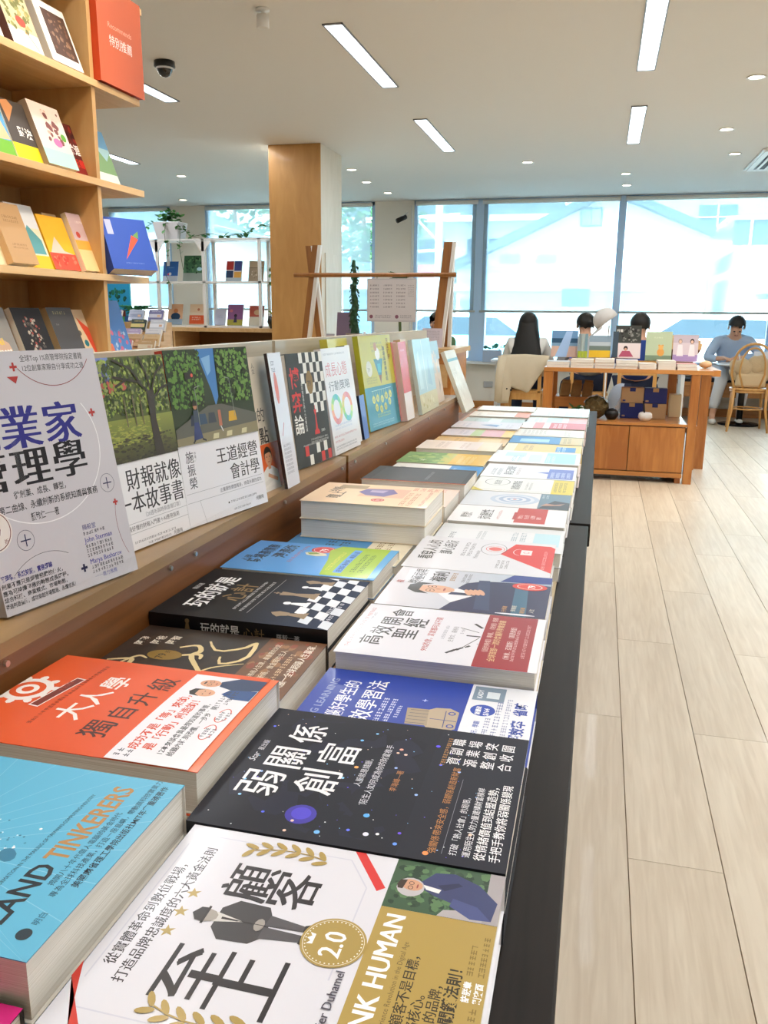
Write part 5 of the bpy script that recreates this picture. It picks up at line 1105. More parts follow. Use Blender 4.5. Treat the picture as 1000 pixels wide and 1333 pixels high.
def easel(x, y, label):
    t = thing('book_easel', label, 'book stand', (x, y, ZL + 0.0002), 'clear acrylic easels behind the ledge books')
    a = R(9); bm = B(); hexa(bm, [(0, 0, 0), (0.0015, 0, 0), (0.0015, 0.06, 0), (0, 0.06, 0), (-0.16 * math.sin(a), 0, 0.16), (-0.16 * math.sin(a) + 0.0015, 0, 0.16), (-0.16 * math.sin(a) + 0.0015, 0.06, 0.16), (-0.16 * math.sin(a), 0.06, 0.16)]); obj('back_plate', bm, ACR, t)
    bm = B(); hexa(bm, [(-0.078, 0.02, 0), (-0.0765, 0.02, 0), (-0.0765, 0.04, 0), (-0.078, 0.04, 0), (-0.026, 0.02, 0.15), (-0.0245, 0.02, 0.15), (-0.0245, 0.04, 0.15), (-0.026, 0.04, 0.15)]); obj('strut', bm, ACR, t)
for x, y, l in ((-0.510, 0.67, 'the silver-grey book'), (-0.530, 0.86, 'the park photo book'), (-0.515, 1.04, 'the street photo book'), (-0.535, 1.47, 'the chessboard book'), (-0.532, 1.65, 'the rainbow loop book'), (-0.534, 2.08, 'the teal and yellow book'), (-0.520, 2.52, 'the pale blue picture book')):
    easel(x, y, 'clear acrylic easel hidden behind ' + l)

# ================================================================== tall birch bookshelf, upper left
SX = -1.80
t = thing('bookshelf', 'tall birch bookshelf with slanting covers at the upper left', 'bookshelf', (SX, 0, 0))
SHZ = [2.315, 1.982, 1.649, 1.317, 0.985, 0.653, 0.32]
for z in SHZ:
    bx('shelf', (-0.36, 0.4, z, 0, 3.17 if z < 2.3 else 3.22, z + 0.024), M_SHELF, t, bevel=0.001)
for y in (0.4, 1.62, 2.86):
    for za, zb in zip(SHZ[::-1], SHZ[::-1][1:] + [2.6]):
        bx('upright', (-0.34, y, za + 0.024, -0.012, y + 0.022, min(zb, 2.60)), M_BIRCH, t)
bx('back_panel', (-0.36, 0.4, 0.0, -0.345, 2.88, 2.60), M_BIRCH, t)
bx('plinth', (-0.34, 0.42, 0.0, -0.02, 3.1, 0.32), M_BIRCH, t)
# red sign board
sg = Art(30.0, 33.0, 'bf5a36'); sg.text('Recommends', 6.5, 19.2, 2.6, 'eea68c', width=16); sg.text('特別推薦', 7.0, 13.6, 4.0, 'f4ddd2', width=15.5)
o = book('sign_board', 'square orange-red sign board lettered in white on the top shelf', 0.035, sg, (SX - 0.02, 2.885, 2.0075), mode='side', cover='c2401e', back='c8461f', lean=0.5, group='x', m=PRINTM, cat='sign')
del o['group']
for ch in list(o.children):
    if ch.name.startswith('pages'):
        ch.name = 'board_core'; ch.data.materials.clear(); ch.data.materials.append(mat('sign_red', 'b8360f', 0.5))
SG = 'books facing out on the birch bookshelf'
def shelf_book(label, art, y0, z, t=0.018, x=SX - 0.055, lean=20, cover='e8e2d6', spine='L', back=None, kind='paperback_book'):
    H = art.H / 100
    return book(kind, label, t, art, (x, y0, z + 0.0245), mode='side', cover=cover, lean=lean, spine=spine, group=SG, m=PRINTM, back=back)
def P(bg, W=15.0, H=21.0, *ops):
    a = Art(W, H, bg)
    for o in ops: getattr(a, o[0])(*o[1:])
    return a
z1, z2, z3, z4 = 1.982, 1.649, 1.317, 0.985
shelf_book('white book cut by the left frame edge, top shelf', P('ece8e0', 15, 21, ('marks', 2, 10, 10, 3, 0.9, '8a857c'), ('rect', 9, 2, 14, 6, 'cfc6b4')), 2.30, z1)
shelf_book('botanical cover with a red flower patch, top shelf', P('c9b88e', 15, 21, ('rect', 0, 0, 15, 6, 'e9dfcc'), ('blobs', 0, 5, 15, 21, ['8a8a4a', 'b49a5c', '6c6c34'], 60, 1.4, 3), ('ell', 8, 9, 2.4, 1.8, 0, 'b8402a', True), ('line', [(9, 6), (13, 1)], 0.3, '9a4a2a')), 2.480, z1, 0.028, cover='5a3a34')
shelf_book('white book with a dark brown pattern panel, top shelf', P('dfd9cc', 17.5, 21, ('rect', 3.5, 3.0, 16.5, 18.5, '4a3022'), ('blobs', 4, 3.4, 16, 18, ['8a6a50', '6b4a36'], 40, 1.0, 5), ('marks', 1.2, 17, 1.5, 6, 0.9, '9a9488')), 2.665, z1, 0.035, cover='cfc8ba')
shelf_book('blue and green picture cover at the left frame edge, second shelf', P('5ba0cc', 17, 21, ('rect', 0, 0, 17, 5.5, '6fae38'), ('poly', [(3, 5), (14, 6), (12, 12), (5, 11)], 'e0b890')), 2.33, z2, 0.012)
shelf_book('dark cover with a yellow lower band, second shelf', P('4b4440', 15, 20, ('rect', 0, 0, 15, 5.5, 'e8cf1e'), ('poly', [(2, 12), (7, 18), (5, 20), (1, 19)], 'c88a5a'), ('text', '對決', 5, 8.4, 3.6, 'f4f0ea', 0.02)), 2.47, z2, 0.016)
shelf_book('pale pink cover with a mint green lower band, second shelf', P('e2cfc4', 17, 21.5, ('rect', 0, 0, 17, 5.6, 'a8d8c4'), ('blobs', 5, 6, 16, 20, ['c8a090', 'e4c4b8', '7a4a48'], 36, 1.5, 4), ('ell', 10, 8.5, 2.4, 1.6, 0, 'd070a0', True), ('disc', 14.5, 11, 1.4, '5a9a3a')), 2.598, z2, 0.036, cover='9a8672')
shelf_book('dark red cover with heavy white lettering, second shelf', P('5a1f1a', 16, 19, ('rect', 0, 0, 16, 5, '7c1a16'), ('text', '問輪迴', 1.4, 8.2, 4.0, 'f2ece6', 0.02), ('text', '生死書', 2.6, 3.4, 3.4, 'c22a20', 0.02), ('blobs', 1, 12, 15, 19, ['8a2a20', '3a1614'], 20, 1.3, 5)), 2.735, z2, 0.012)
shelf_book('green mountain lake cover beyond the end upright, second shelf', P('8fb0b4', 15, 21, ('rect', 0, 14, 15, 21, '5a8fb4'), ('poly', [(0, 6), (6, 14), (11, 9), (15, 13), (15, 4), (0, 3)], '6f9060'), ('rect', 0, 0, 15, 4, 'c8d4c8')), 2.925, z2, 0.012)
shelf_book('cream cover at the left frame edge, third shelf', P('e6d6b0', 15, 18, ('marks', 2, 8, 10, 2, 0.9, 'a89468')), 2.23, z3, 0.01)
shelf_book('brown kraft cover on a thick block, third shelf', P('b8946a', 13, 20, ('marks', 3, 15, 7, 2, 0.9, '8a6a48'), ('marks', 3, 6, 7, 2, 0.7, '8a6a48')), 2.375, z3, 0.035, cover='c8a478')
shelf_book('blue and yellow landscape cover, third shelf', P('dcd8bc', 14, 22, ('rect', 0, 14, 14, 22, 'd5d9de'), ('poly', [(2, 8), (8, 15), (13, 10), (13, 5), (2, 5)], '5a9aa0'), ('rect', 0, 0, 14, 4.5, 'e6b82c')), 2.475, z3, 0.01)
yb = P('f0b32c', 15, 19.5, ('rect', 0, 0, 15, 6, 'd9503c'), ('poly', [(1, 6), (6, 12), (9, 7), (14, 6)], 'ecc0b0')); yb.blobs(0.5, 0.5, 14.5, 6, ['e87860', 'c23c30'], 20, 0.9, 3)
shelf_book('bright yellow cover with red hills below, third shelf', yb, 2.620, z3, 0.014, cover='f0b32c')
shelf_book('thick cream block behind the lilac sunset cover, third shelf', P('e0c8a0', 8, 20.5), 2.715, z3, 0.030, x=SX - 0.11, cover='e6cfa6')
shelf_book('lilac cover with orange flower field and a red seal, third shelf', P('c9aeb0', 13, 21.5, ('rect', 0, 0, 13, 9, 'e4c288'), ('rect', 0, 8, 13, 11.5, 'e0a040'), ('disc', 3.2, 13.5, 1.2, 'c04a3c'), ('marks', 4, 18, 7, 1, 0.9, 'e8dcd8')), 2.775, z3, 0.022, x=SX - 0.045, cover='efe0c4')
o = shelf_book('royal blue box-shaped book with a red triangle figure, end of third shelf', P('2f55b4', 19, 21, ('poly', [(6.5, 4.0), (11.5, 14.2), (14.0, 12.6)], 'e4583c'), ('poly', [(12, 14), (14.8, 16), (14.2, 12.8)], '6a9a50'), ('rect', 1.6, 14, 4.2, 20, 'b4bcdc'), ('marks', 6, 2.4, 8, 1, 0.5, '7a90d0')), 2.90, z3, 0.05, x=SX - 0.10, cover='2b4aa6', lean=24)
o.rotation_euler.rotate_axis('Y', R(0))
o.matrix_world = Matrix.Translation((SX - 0.02, 2.905, z3 + 0.0245)) @ Matrix.Rotation(R(-28), 4, 'Z') @ Matrix.Translation((-(SX - 0.10), -2.90, -(z3 + 0.0245))) @ o.matrix_world
shelf_book('grey portrait cover cut by the left frame edge, fourth shelf', P('8c8a88', 15.5, 21, ('poly', [(2, 0), (3, 8), (7, 12), (12, 9), (14, 0)], 'c8a890'), ('text', 'Michel', 1.5, 8.6, 3.2, 'e6c83c', 0.02), ('text', 'Abstinent', 0.5, 5.4, 3.0, 'f2eee8', 0.02)), 2.255, z4, 0.02)
shelf_book('black cover with a scattered pale figure, fourth shelf', P('1d1d22', 15.5, 21, ('blobs', 4, 4.5, 12, 18.5, ['8a8078', '4c4642', '9a4a42', 'b4aca0'], 70, 0.8, 6), ('text', '嗜血者', 5, 2.0, 2.0, 'c8302c', 0.01)), 2.44, z4, 0.022)
shelf_book('plain charcoal cover with a small title, fourth shelf', P('494a4e', 14.5, 21, ('marks', 3, 18.5, 7, 1, 1.2, '9a9470'), ('marks', 2.6, 14.5, 2, 1, 0.6, '8a8a8c'), ('marks', 9, 1.6, 3, 1, 0.6, '8a8a8c')), 2.62, z4, 0.03, cover='a8906c')
shelf_book('beige cover with a red fox-like swoosh and teal strip, fourth shelf', P('dcc6a4', 13.5, 21, ('poly', [(4, 18), (12, 12), (12.6, 3.4), (8, 4.4), (6.4, 11)], 'd9533a'), ('rect', 0, 0, 13.5, 2.2, '2c98a8'), ('disc', 5, 8, 1.3, '2c7a88'), ('disc', 3, 12, 1.0, '6a6058')), 2.765, z4, 0.012)
shelf_book('sky blue picture book beyond the end upright, fourth shelf', P('4f83c8', 19, 24.5, ('poly', [(1, 1), (1, 9), (6, 7), (7, 1)], 'e07c5c'), ('blobs', 6, 1, 18, 14, ['a8c4e4', '6a90cc', 'c86a8c'], 30, 1.3, 8), ('disc', 5, 16, 1.4, 'c84a50')), 2.915, z4, 0.012, lean=16)
# bright picture display and stacked children's things beyond the bookshelf
o = bx('poster', (-5.15, 7.88, 1.066, -4.70, 7.9, 1.5), mat('cyan_print', '35b8d8', 0.5)); tag(o, 'bright cyan picture poster of a garden, low beyond the bookshelf end', 'poster')
ar = Art(64, 48, '2f9ed0', eps=4e-4); ar.rect(0, 0, 64, 12, '2f6fc0'); ar.rect(2, 11, 26, 19, '7a4a30'); ar.rect(36, 11, 56, 18, '7a3a30'); ar.rect(4, 3, 22, 11, '6ac060'); ar.rect(30, 3, 38, 12, 'd8607a'); ar.rect(40, 3, 54, 11, '60c070')
ar.blobs(28, 18, 60, 46, ['1f5a50', '2a7a60'], 24, 3.0, 3)
ar = fit(ar, 44.0, 42.0)
me = ar.mesh([], 0, 'poster_print'); me.materials.append(PRINTM); q = bpy.data.objects.new('poster_print', me); COL.objects.link(q); q.parent = o
q.matrix_local = Matrix(((1, 0, 0, -5.145), (0, 0, -1, 7.879), (0, 1, 0, 1.07), (0, 0, 0, 1)))
t = thing('low_shelf_unit', 'low honey-wood counter under the white shelving, beyond the island', 'counter', (-5.3, 7.7, 0))
bx('countertop', (0, 0, 1.03, 2.33, 0.62, 1.065), M_SHELF, t); bx('back_panel', (0.02, 0.56, 0, 2.31, 0.6, 1.03), M_BROWN, t)
for x in (0.02, 1.15, 2.29): bx('side_panel', (x, 0.02, 0, x + 0.02, 0.56, 1.03), M_SHELF, t)
bx('middle_shelf', (0.04, 0.05, 0.68, 2.29, 0.56, 0.70), M_SHELF, t)
# white two-tier shelving on the counter
WS = thing('white_shelving', 'open white two-tier shelving unit against the window left of the column', 'shelving', (-4.66, 7.95, 1.066))
for z, d in ((0.0, 0.26), (0.435, 0.26), (0.845, 0.26)): bx('shelf', (0, 0, z, 1.46, d, z + 0.018), M_WHITE, WS)
for x in (0.23, 0.74, 1.34):
    for y in (0.0, 0.235):
        bx('post', (x, y, 0.0, x + 0.03, y + 0.025, 0.86), M_WHITE, WS)
for x in (0.245, 0.755):
    bm = B(); prism(bm, [(x - 0.09, 0.84), (x + 0.09, 0.84), (x + 0.02, 0.74), (x - 0.02, 0.74)], 'Y', 0.0, 0.01); obj('bracket', bm, M_WHITE, WS)
WG = 'picture books on the white shelving'
def wbook(label, art, x, z, t=0.015, lean=14): return book('picture_book', label, t, art, (x, 8.16, z), mode='front', cover='dcd8d0', lean=lean, group=WG, m=PRINTM)
zt_, zb_ = 1.066 + 0.435 + 0.0185, 1.066 + 0.0185
wbook('blue cover with a red and white figure, upper tier left', P('2f62a8', 17, 21, ('rect', 0, 0, 17, 6, 'b8c0cc'), ('disc', 8, 8, 1.6, 'e0e0e4'), ('disc', 6, 7.6, 1.0, 'c8404c'), ('marks', 5, 14, 8, 1, 1.2, '7ab0d8')), -4.47, zt_)
wbook('large green forest cover, upper tier second', P('3d6a48', 23, 27, ('rect', 0, 0, 23, 9, '8a968c'), ('blobs', 0, 8, 23, 27, ['2c5238', '5a8a58', '1f3f2c'], 50, 1.8, 3), ('ell', 18, 13, 3, 2, 0, 'a8d4e0', True)), -4.24, zt_)
wbook('red, white and blue patchwork cover, upper tier third', P('d8d4d0', 17, 21, ('rect', 0, 12, 8, 21, 'b83a34'), ('rect', 9, 11, 17, 21, '3a4a8a'), ('rect', 0, 4, 8, 11, '2a3a5a'), ('rect', 9, 4, 17, 10, 'd8a048'), ('rect', 0, 0, 17, 4, 'a8b4bc')), -3.76, zt_)
wbook('brown kraft map-like cover, upper tier right', P('9a8870', 16, 21, ('rect', 0, 14, 16, 21, 'b09a7c'), ('blobs', 1, 2, 15, 13, ['c4b49c', '7c6a54'], 26, 1.2, 5), ('line', [(0, 14), (16, 14)], 0.4, '4a3a2c')), -3.51, zt_)
wbook('peach cover with a dark blue rounded figure, lower tier left', P('d9a884', 17, 21.5, ('rect', 0, 0, 17, 6, '8a9cb0'), ('ell', 9, 8.5, 5.5, 4, 0, '26405e', True), ('ell', 9, 14.5, 2.6, 2.4, 0, 'c07848', True), ('rect', 0, 0, 17, 5.6, '9aaaba')), -4.44, zb_)
wbook('cream and orange banded cover, lower tier second', P('e4c8a8', 17, 21.5, ('rect', 0, 1, 17, 10, 'dc5a2c'), ('marks', 3, 7, 10, 2, 1.4, 'f2d8c4'), ('rect', 0, 10, 17, 13, 'e8d4bc'), ('disc', 10, 16, 1.4, 'c0785a')), -4.19, zb_)
wbook('small pale lavender cover half hidden, lower tier middle', P('c4c8dc', 12, 17, ('marks', 3, 10, 6, 3, 0.8, 'a4a8c4')), -3.90, zb_)
wbook('purple cover with a small girl in a yellow field, lower tier', P('8a5a8c', 17, 21.5, ('rect', 0, 0, 17, 6, 'a8a044'), ('disc', 9, 10, 1.7, '2c2430'), ('poly', [(7, 3), (11, 3), (10, 9), (8, 9)], '3c3450'), ('ell', 4, 15, 2, 1.6, 0, 'c06a7c', True)), -3.76, zb_)
wbook('red-brown cover with a white lower half, lower tier right', P('b0503c', 16, 20.5, ('rect', 0, 0, 16, 9, 'd4ccb8'), ('ell', 9, 13.5, 4, 2.8, 0, 'c8a078', True), ('rect', 12, 9, 16, 20.5, '8a3a2c')), -3.52, zb_)
# potted ivy with trailing vines
GREEN = mat('ivy_green', '3f7a3a', 0.5, noise=0.3, nscale=30); STEM = mat('vine_stem', '4a5a2c', 0.6)
def leaf(bm, p, s, ang, tilt):
    rot = Matrix.Rotation(ang, 3, 'Z') @ Matrix.Rotation(tilt, 3, 'X')
    pts = [(0, 0, 0), (0.42, 0.25, 0.05), (0.5, 0.62, 0.02), (0, 1.05, -0.08), (-0.5, 0.62, 0.02), (-0.42, 0.25, 0.05), (0, 0.5, -0.04)]
    v = [bm.verts.new(Vector(p) + rot @ (Vector(q) * s)) for q in pts]
    for a, b in ((0, 1), (1, 2), (2, 3), (3, 4), (4, 5), (5, 0)): bm.faces.new((v[a], v[b], v[6]))
rv = random.Random(9)
t = thing('potted_ivy', 'white pot of trailing ivy on top of the white shelving', 'potted plant', (-4.30, 8.05, 1.93))
bm = B(); hexa(bm, [(-0.115, -0.08, 0.0), (0.115, -0.08, 0), (0.115, 0.08, 0), (-0.115, 0.08, 0), (-0.145, -0.1, 0.165), (0.145, -0.1, 0.165), (0.145, 0.1, 0.165), (-0.145, 0.1, 0.165)]); obj('pot', bm, mat('pot_white', 'd6d6da', 0.5), t, bevel=0.004)
bx('soil', (-0.13, -0.09, 0.150, 0.13, 0.09, 0.160), mat('soil', '3a2a1e', 0.9), t)
bm = B()
for i in range(110):
    a = rv.uniform(0, 6.28); r = rv.uniform(0, 0.12); leaf(bm, (r * math.cos(a) * 1.1, r * math.sin(a) * 0.8, 0.17 + rv.uniform(0, 0.12) * (1 - r * 3)), rv.uniform(0.03, 0.055), rv.uniform(0, 6.28), rv.uniform(-0.5, 1.0))
obj('foliage', bm, GREEN, t)['kind'] = 'stuff'
def vine(pts, n, parent=None, s=0.05):
    bs = B(); tube(bs, pts, 0.003, 5); obj('stem', bs, STEM, t)
    bl = B()
    for i in range(n):
        k = rv.uniform(0, len(pts) - 1.001); j = int(k); p = Vector(pts[j]).lerp(Vector(pts[j + 1]), k - j)
        leaf(bl, p, rv.uniform(0.6, 1.1) * s, rv.uniform(0, 6.28), rv.uniform(-0.9, 0.9))
    obj('vine_leaves', bl, GREEN, t)['kind'] = 'stuff'
vine([(0.1, -0.08, 0.17), (0.17, -0.12, 0.1), (0.16, -0.13, -0.1), (0.19, -0.13, -0.3)], 14)
vine([(-0.1, -0.08, 0.17), (-0.2, -0.12, 0.12), (-0.27, -0.13, 0.0), (-0.30, -0.13, -0.2)], 12)
vine([(0.0, -0.09, 0.17), (0.0, -0.13, 0.05), (0.02, -0.14, -0.15), (0.0, -0.14, -0.35), (0.05, -0.14, -0.45)], 16)
vine([(0.12, 0, 0.14), (0.24, -0.05, 0.02), (0.45, -0.06, 0.05), (0.62, -0.05, 0.02), (0.85, -0.05, 0.05), (1.0, -0.03, 0.13), (1.15, 0, 0.08)], 34, s=0.06)
vine([(1.10, -0.05, 0.05), (1.16, -0.13, -0.1), (1.14, -0.14, -0.35), (1.17, -0.14, -0.6)], 22, s=0.055)
# small palm and dark plant pot
t = thing('potted_palm', 'small feathery palm beside the white shelving, left side', 'potted plant', (-4.60, 7.80, 1.066))
bm = B(); lathe(bm, [(0, 0), (0.05, 0), (0.065, 0.1), (0.055, 0.1), (0.05, 0.08), (0, 0.08)], 16); obj('pot', bm, M_WHITE, t, True)
bm = B()
for i in range(9):
    a = i * 0.7; d = Vector((math.cos(a), math.sin(a) * 0.3, 0)); 
    for k in range(9):
        u = k / 8; p = Vector((0, 0, 0.09)) + d * (0.18 * u) + Vector((0, 0, 0.28 * u - 0.16 * u * u))
        for sgn in (-1, 1): leaf(bm, p, 0.06 * (1.1 - u * 0.6), a + sgn * 1.0, -0.4)
obj('fronds', bm, mat('palm_green', '3f8a58', 0.5), t)['kind'] = 'stuff'
t = thing('plant_pot', 'round black pot with a small yellow-green plant beside the column', 'potted plant', (-3.10, 7.85, 1.066))
bm = B(); lathe(bm, [(0, 0), (0.06, 0), (0.085, 0.06), (0.075, 0.12), (0.06, 0.115), (0, 0.1)], 18); obj('pot', bm, M_BLACK, t, True)
bm = B(); [leaf(bm, (rv.uniform(-0.04, 0.04), rv.uniform(-0.04, 0.0), 0.11 + rv.uniform(0, 0.04)), 0.04, rv.uniform(0, 6), rv.uniform(0, 1)) for i in range(24)]; obj('foliage', bm, mat('lime_leaf', '8aa83a', 0.5), t)['kind'] = 'stuff'
# pile of boxed children's games and snack bags on a trolley left of the shelving
t = thing('display_table', 'plain low wooden table under the pile of coloured packets', 'table', (-3.95, 5.2, 0))
bx('tabletop', (0, 0, 0.90, 1.05, 0.75, 0.93), M_SHELF, t)
for x in (0.02, 0.98):
    for y in (0.02, 0.68): bx('leg', (x, y, 0, x + 0.05, y + 0.05, 0.90), M_SHELF, t)
PKG = 'coloured packets piled beyond the bookshelf'
def packet(label, x, z, w_, h_, c1, c2, y=5.35, kind='packet', lean=25, d=0.022):
    a = P(c1, w_, h_, ('rect', 0, h_ * 0.3, w_ * 0.9, h_ * 0.62, c2), ('marks', w_ * 0.2, h_ * 0.8, w_ * 0.6, 1, h_ * 0.09, c2), ('rect', w_ * .6, h_ * .35, w_ * .8, h_ * .55, 'd8b090'))
    return book(kind, label, d, a, (x, y, z), mode='front', cover=c1, lean=lean, group=PKG, m=PRINT, cat='packet')
k = 0
for row, (y, z) in enumerate(((5.82, 1.135), (5.70, 1.065), (5.56, 1.0), (5.40, 0.965), (5.26, 0.9305))):
    if row: pass
    nb = bx('display_step', (-3.72 + 0.05 * row, y - 0.02, 0.9305, -3.18 + 0.05 * row, y + 0.085, z - 0.0002), M_SHELF) if z > 0.95 else None
    if nb: tag(nb, ['highest', 'second highest', 'middle', 'lowest'][row] + ' wooden step block under the coloured packets', 'display step', 'wooden step blocks under the packets')
cols = [('navy and brown packet at the back left of the pile', -3.38, 0, '34468a', '6a4a3a'), ('grey-blue packet at the back right of the pile', -3.10, 0, 'a4b0c8', '7a88a8'), ('purple-topped packet, back row far right', -2.86, 0, '6a6a9a', 'c8c8d8'),
        ('green and white packet, second row left', -3.36, 1, '3f8a50', 'dfe6e0'), ('dark green packet with a round yellow badge, second row', -3.05, 1, '24382c', 'd8c87a'), ('pale clear-wrapped packet, second row right', -2.82, 1, 'c8ccd4', 'e8eaf0'),
        ('brown and green patterned packet, third row left', -3.35, 2, '6a5a48', '3a7a40'), ('lilac-edged packet, third row middle', -3.08, 2, 'b8a8cc', 'e4e0ee'), ('white packet, third row right', -2.84, 2, 'dedee2', 'b0b4c0'),
        ('red packet with a green window, fourth row', -3.30, 3, 'b82c2c', '3a6a2c'), ('beige see-through snack packet, fourth row', -3.00, 3, 'd0b088', 'b08a5c'), ('wheat coloured packet, fourth row right', -2.80, 3, 'd8bc90', 'c09a64'),
        ('tan paper packet at the front left', -3.38, 4, 'c09a68', '8a6a44'), ('pink packet at the front of the pile', -3.08, 4, 'e08aa0', 'f4dce4'), ('light brown packet at the front right', -2.82, 4, 'c8a478', 'e4d4b8')]
ys = (5.82, 5.70, 5.56, 5.40, 5.26); zs = (1.1355, 1.0655, 1.0005, 0.9655, 0.931)
for l, x, r, c1, c2 in cols: packet(l, -3.68 + (x + 3.38) * 0.68 + 0.05 * r, zs[r], 12.5, 9, c1, c2, y=ys[r] + 0.0)
# books and papers on the far half of the island (backs towards the viewer)
FG = 'books laid on the rear half of the island'
def rear(label, x, y, z, W, H, t, c, yaw=0, art=None, kind='picture_book'):
    return book(kind, label, t, art or Art(W, H, c), (x, y, z), cover=c, group=FG, m=PRINTM, yaw=yaw)
t = thing('rear_riser', 'plain wooden riser box behind the island backboard', 'riser', (-1.18, 0.7, ZT + 0.0003))
bx('box_top', (0, 0, 0.22, 0.50, 2.3, 0.24), M_SHELF, t); bx('front_panel', (0.485, 0, 0, 0.50, 2.3, 0.22), M_SHELF, t); bx('back_panel', (0, 0, 0, 0.015, 2.3, 0.22), M_SHELF, t)
bx('end_panel', (0.015, 0, 0, 0.485, 0.015, 0.22), M_SHELF, t); bx('end_panel', (0.015, 2.285, 0, 0.485, 2.3, 0.22), M_SHELF, t)
zr = ZT + 0.2408
rear('large white hardback lying just behind the backboard, nearest', -0.72, 0.85, zr, 26, 30, 0.03, 'efece4'); rear('red-edged white hardback lying behind the backboard joint', -0.72, 1.16, zr, 26, 32, 0.045, 'c8372c', art=Art(26, 32, 'efe6dc'))
pg = P('d8c4ae', 30, 24, ('blobs', 1, 1, 29, 23, ['8a4a3a', 'e8e0d4', '5a4238', 'c8a88c'], 70, 1.1, 4))
book('picture_book', 'standing patterned magazine with white edge behind the backboard joint', 0.012, pg, (-0.78, 1.46, zr), mode='side', cover='eae2d6', lean=84, group=FG, m=PRINTM)
rear('cream open catalogue behind the backboard near the column', -0.72, 1.78, zr, 26, 30, 0.03, 'ece4d4')
rear('white stapled catalogue behind the backboard toward its far end', -0.72, 2.12, zr, 26, 30, 0.03, 'f0ece2')
# wooden trellis screen with hanging board, on a service counter
t = thing('service_counter', 'honey-wood service counter behind the island end', 'counter', (-2.1, 4.75, 0))
bx('countertop', (0, 0, 0.99, 1.30, 0.6, 1.02), M_SHELF, t); bx('body', (0.02, 0.02, 0, 1.28, 0.58, 0.99), M_TEAKY, t)
bx('drawer_front', (0.94, 0.012, 0.80, 1.26, 0.02, 0.93), M_SHELF, t)
M_SLAT = wood('slat_wood', '8a5a2c', 'a87038', 'Z', 0.5, 0.1, 40, 0, 10); M_SLATW = mat('slat_white_edge', 'eceae4', 0.5)
t = thing('wooden_screen', 'slim wooden frame of crossed posts and one beam above the counter', 'screen frame', (0, 5.0, 0))
def slat(x0, x1, z0, z1, y, wd=0.035, d=0.03, white=True):
    bm = B(); hexa(bm, [(x0 - wd / 2, y, z0), (x0 + wd / 2, y, z0), (x0 + wd / 2, y + d, z0), (x0 - wd / 2, y + d, z0), (x1 - wd / 2, y, z1), (x1 + wd / 2, y, z1), (x1 + wd / 2, y + d, z1), (x1 - wd / 2, y + d, z1)]); s = obj('post', bm, M_SLAT, t)
    if white:
        bm = B(); e = wd / 2; hexa(bm, [(x0 + e, y - 0.001, z0), (x0 + e + 0.02, y - 0.001, z0), (x0 + e + 0.02, y + d, z0), (x0 + e, y + d, z0), (x1 + e, y - 0.001, z1), (x1 + e + 0.02, y - 0.001, z1), (x1 + e + 0.02, y + d, z1), (x1 + e, y + d, z1)]); obj('white_edge', bm, M_SLATW, s)
slat(-1.79, -1.71, 1.0205, 1.61, -0.01); slat(-1.70, -1.77, 1.0205, 1.61, 0.035)
slat(-0.955, -0.895, 1.0205, 1.62, -0.01, 0.05); slat(-0.91, -0.90, 1.0205, 1.62, 0.045, 0.03)
bm = B(); tube(bm, [(-1.84, -0.025, 1.435), (-0.84, -0.025, 1.435)], 0.013, 6); obj('beam', bm, M_SLAT, t)
sgn = Art(30, 25, 'cbc6c8', eps=2e-4)
sgn.rect(0.6, 0.8, 29.4, 24.2, 'd9d5d6')
for cxx in (1.8, 10, 18): sgn.marks(cxx, 20.6, 6.0, 7, 0.9, '6f6a74', gap=2.3)
sgn.marks(25, 20.6, 3.8, 6, 0.6, '8a8690', gap=2.0); sgn.disc(2.6, 2.9, 1.1, '8a5a6a'); sgn.disc(18.4, 2.9, 1.1, '8a5a6a'); sgn.marks(5, 3.2, 10, 2, 0.7, '8a8690'); sgn.marks(20.6, 3.2, 7, 2, 0.7, '8a8690')
o = thing('hanging_sign', 'white price board with four text columns hanging from the wooden beam', 'sign', (-1.375, 4.965, 1.165))
me = sgn.mesh([('cbc6c8', (0, 0, -0.006, 0.30, 0.25, -0.0001))], 0, 'board'); me.materials.append(PRINTM)
q = bpy.data.objects.new('board', me); COL.objects.link(q); q.parent = o; q.matrix_local = Matrix(((1, 0, 0, 0), (0, 0, -1, 0), (0, 1, 0, 0), (0, 0, 0, 1)))
for x in (0.06, 0.24):
    bm = B(); tube(bm, [(x, 0.003, 0.25), (x, 0.0, 0.275)], 0.002, 5); obj('cord', bm, STEM, o)
bm = B(); lathe(bm, [(0.03, -0.01), (0.03, 0.012)], 10); bm.free()
# tall cactus
t = thing('tall_cactus', 'tall spiky dark green cactus in front of the pale column side', 'cactus', (-1.50, 5.12, 1.0205))
bm = B(); lathe(bm, [(0, 0), (0.045, 0), (0.055, 0.07), (0.045, 0.07), (0, 0.06)], 14); obj('pot', bm, mat('clay', '8a7a6c', 0.7), t, True)
bm = B()
pts = [(0.0 + 0.006 * math.sin(i * 1.3), 0, 0.05 + 0.46 * i / 14) for i in range(15)]; tube(bm, pts, [0.026 - 0.0012 * i + 0.004 * (i % 2) for i in range(15)], 7)
for i in range(60):
    z = 0.07 + 0.42 * i / 60; a = i * 2.4; r = 0.026 - 0.012 * z / 0.5; leaf(bm, (r * math.cos(a), r * math.sin(a), z), 0.026, a - 1.57, -0.9)
obj('stem', bm, mat('cactus_green', '1f4a2c', 0.6), t)
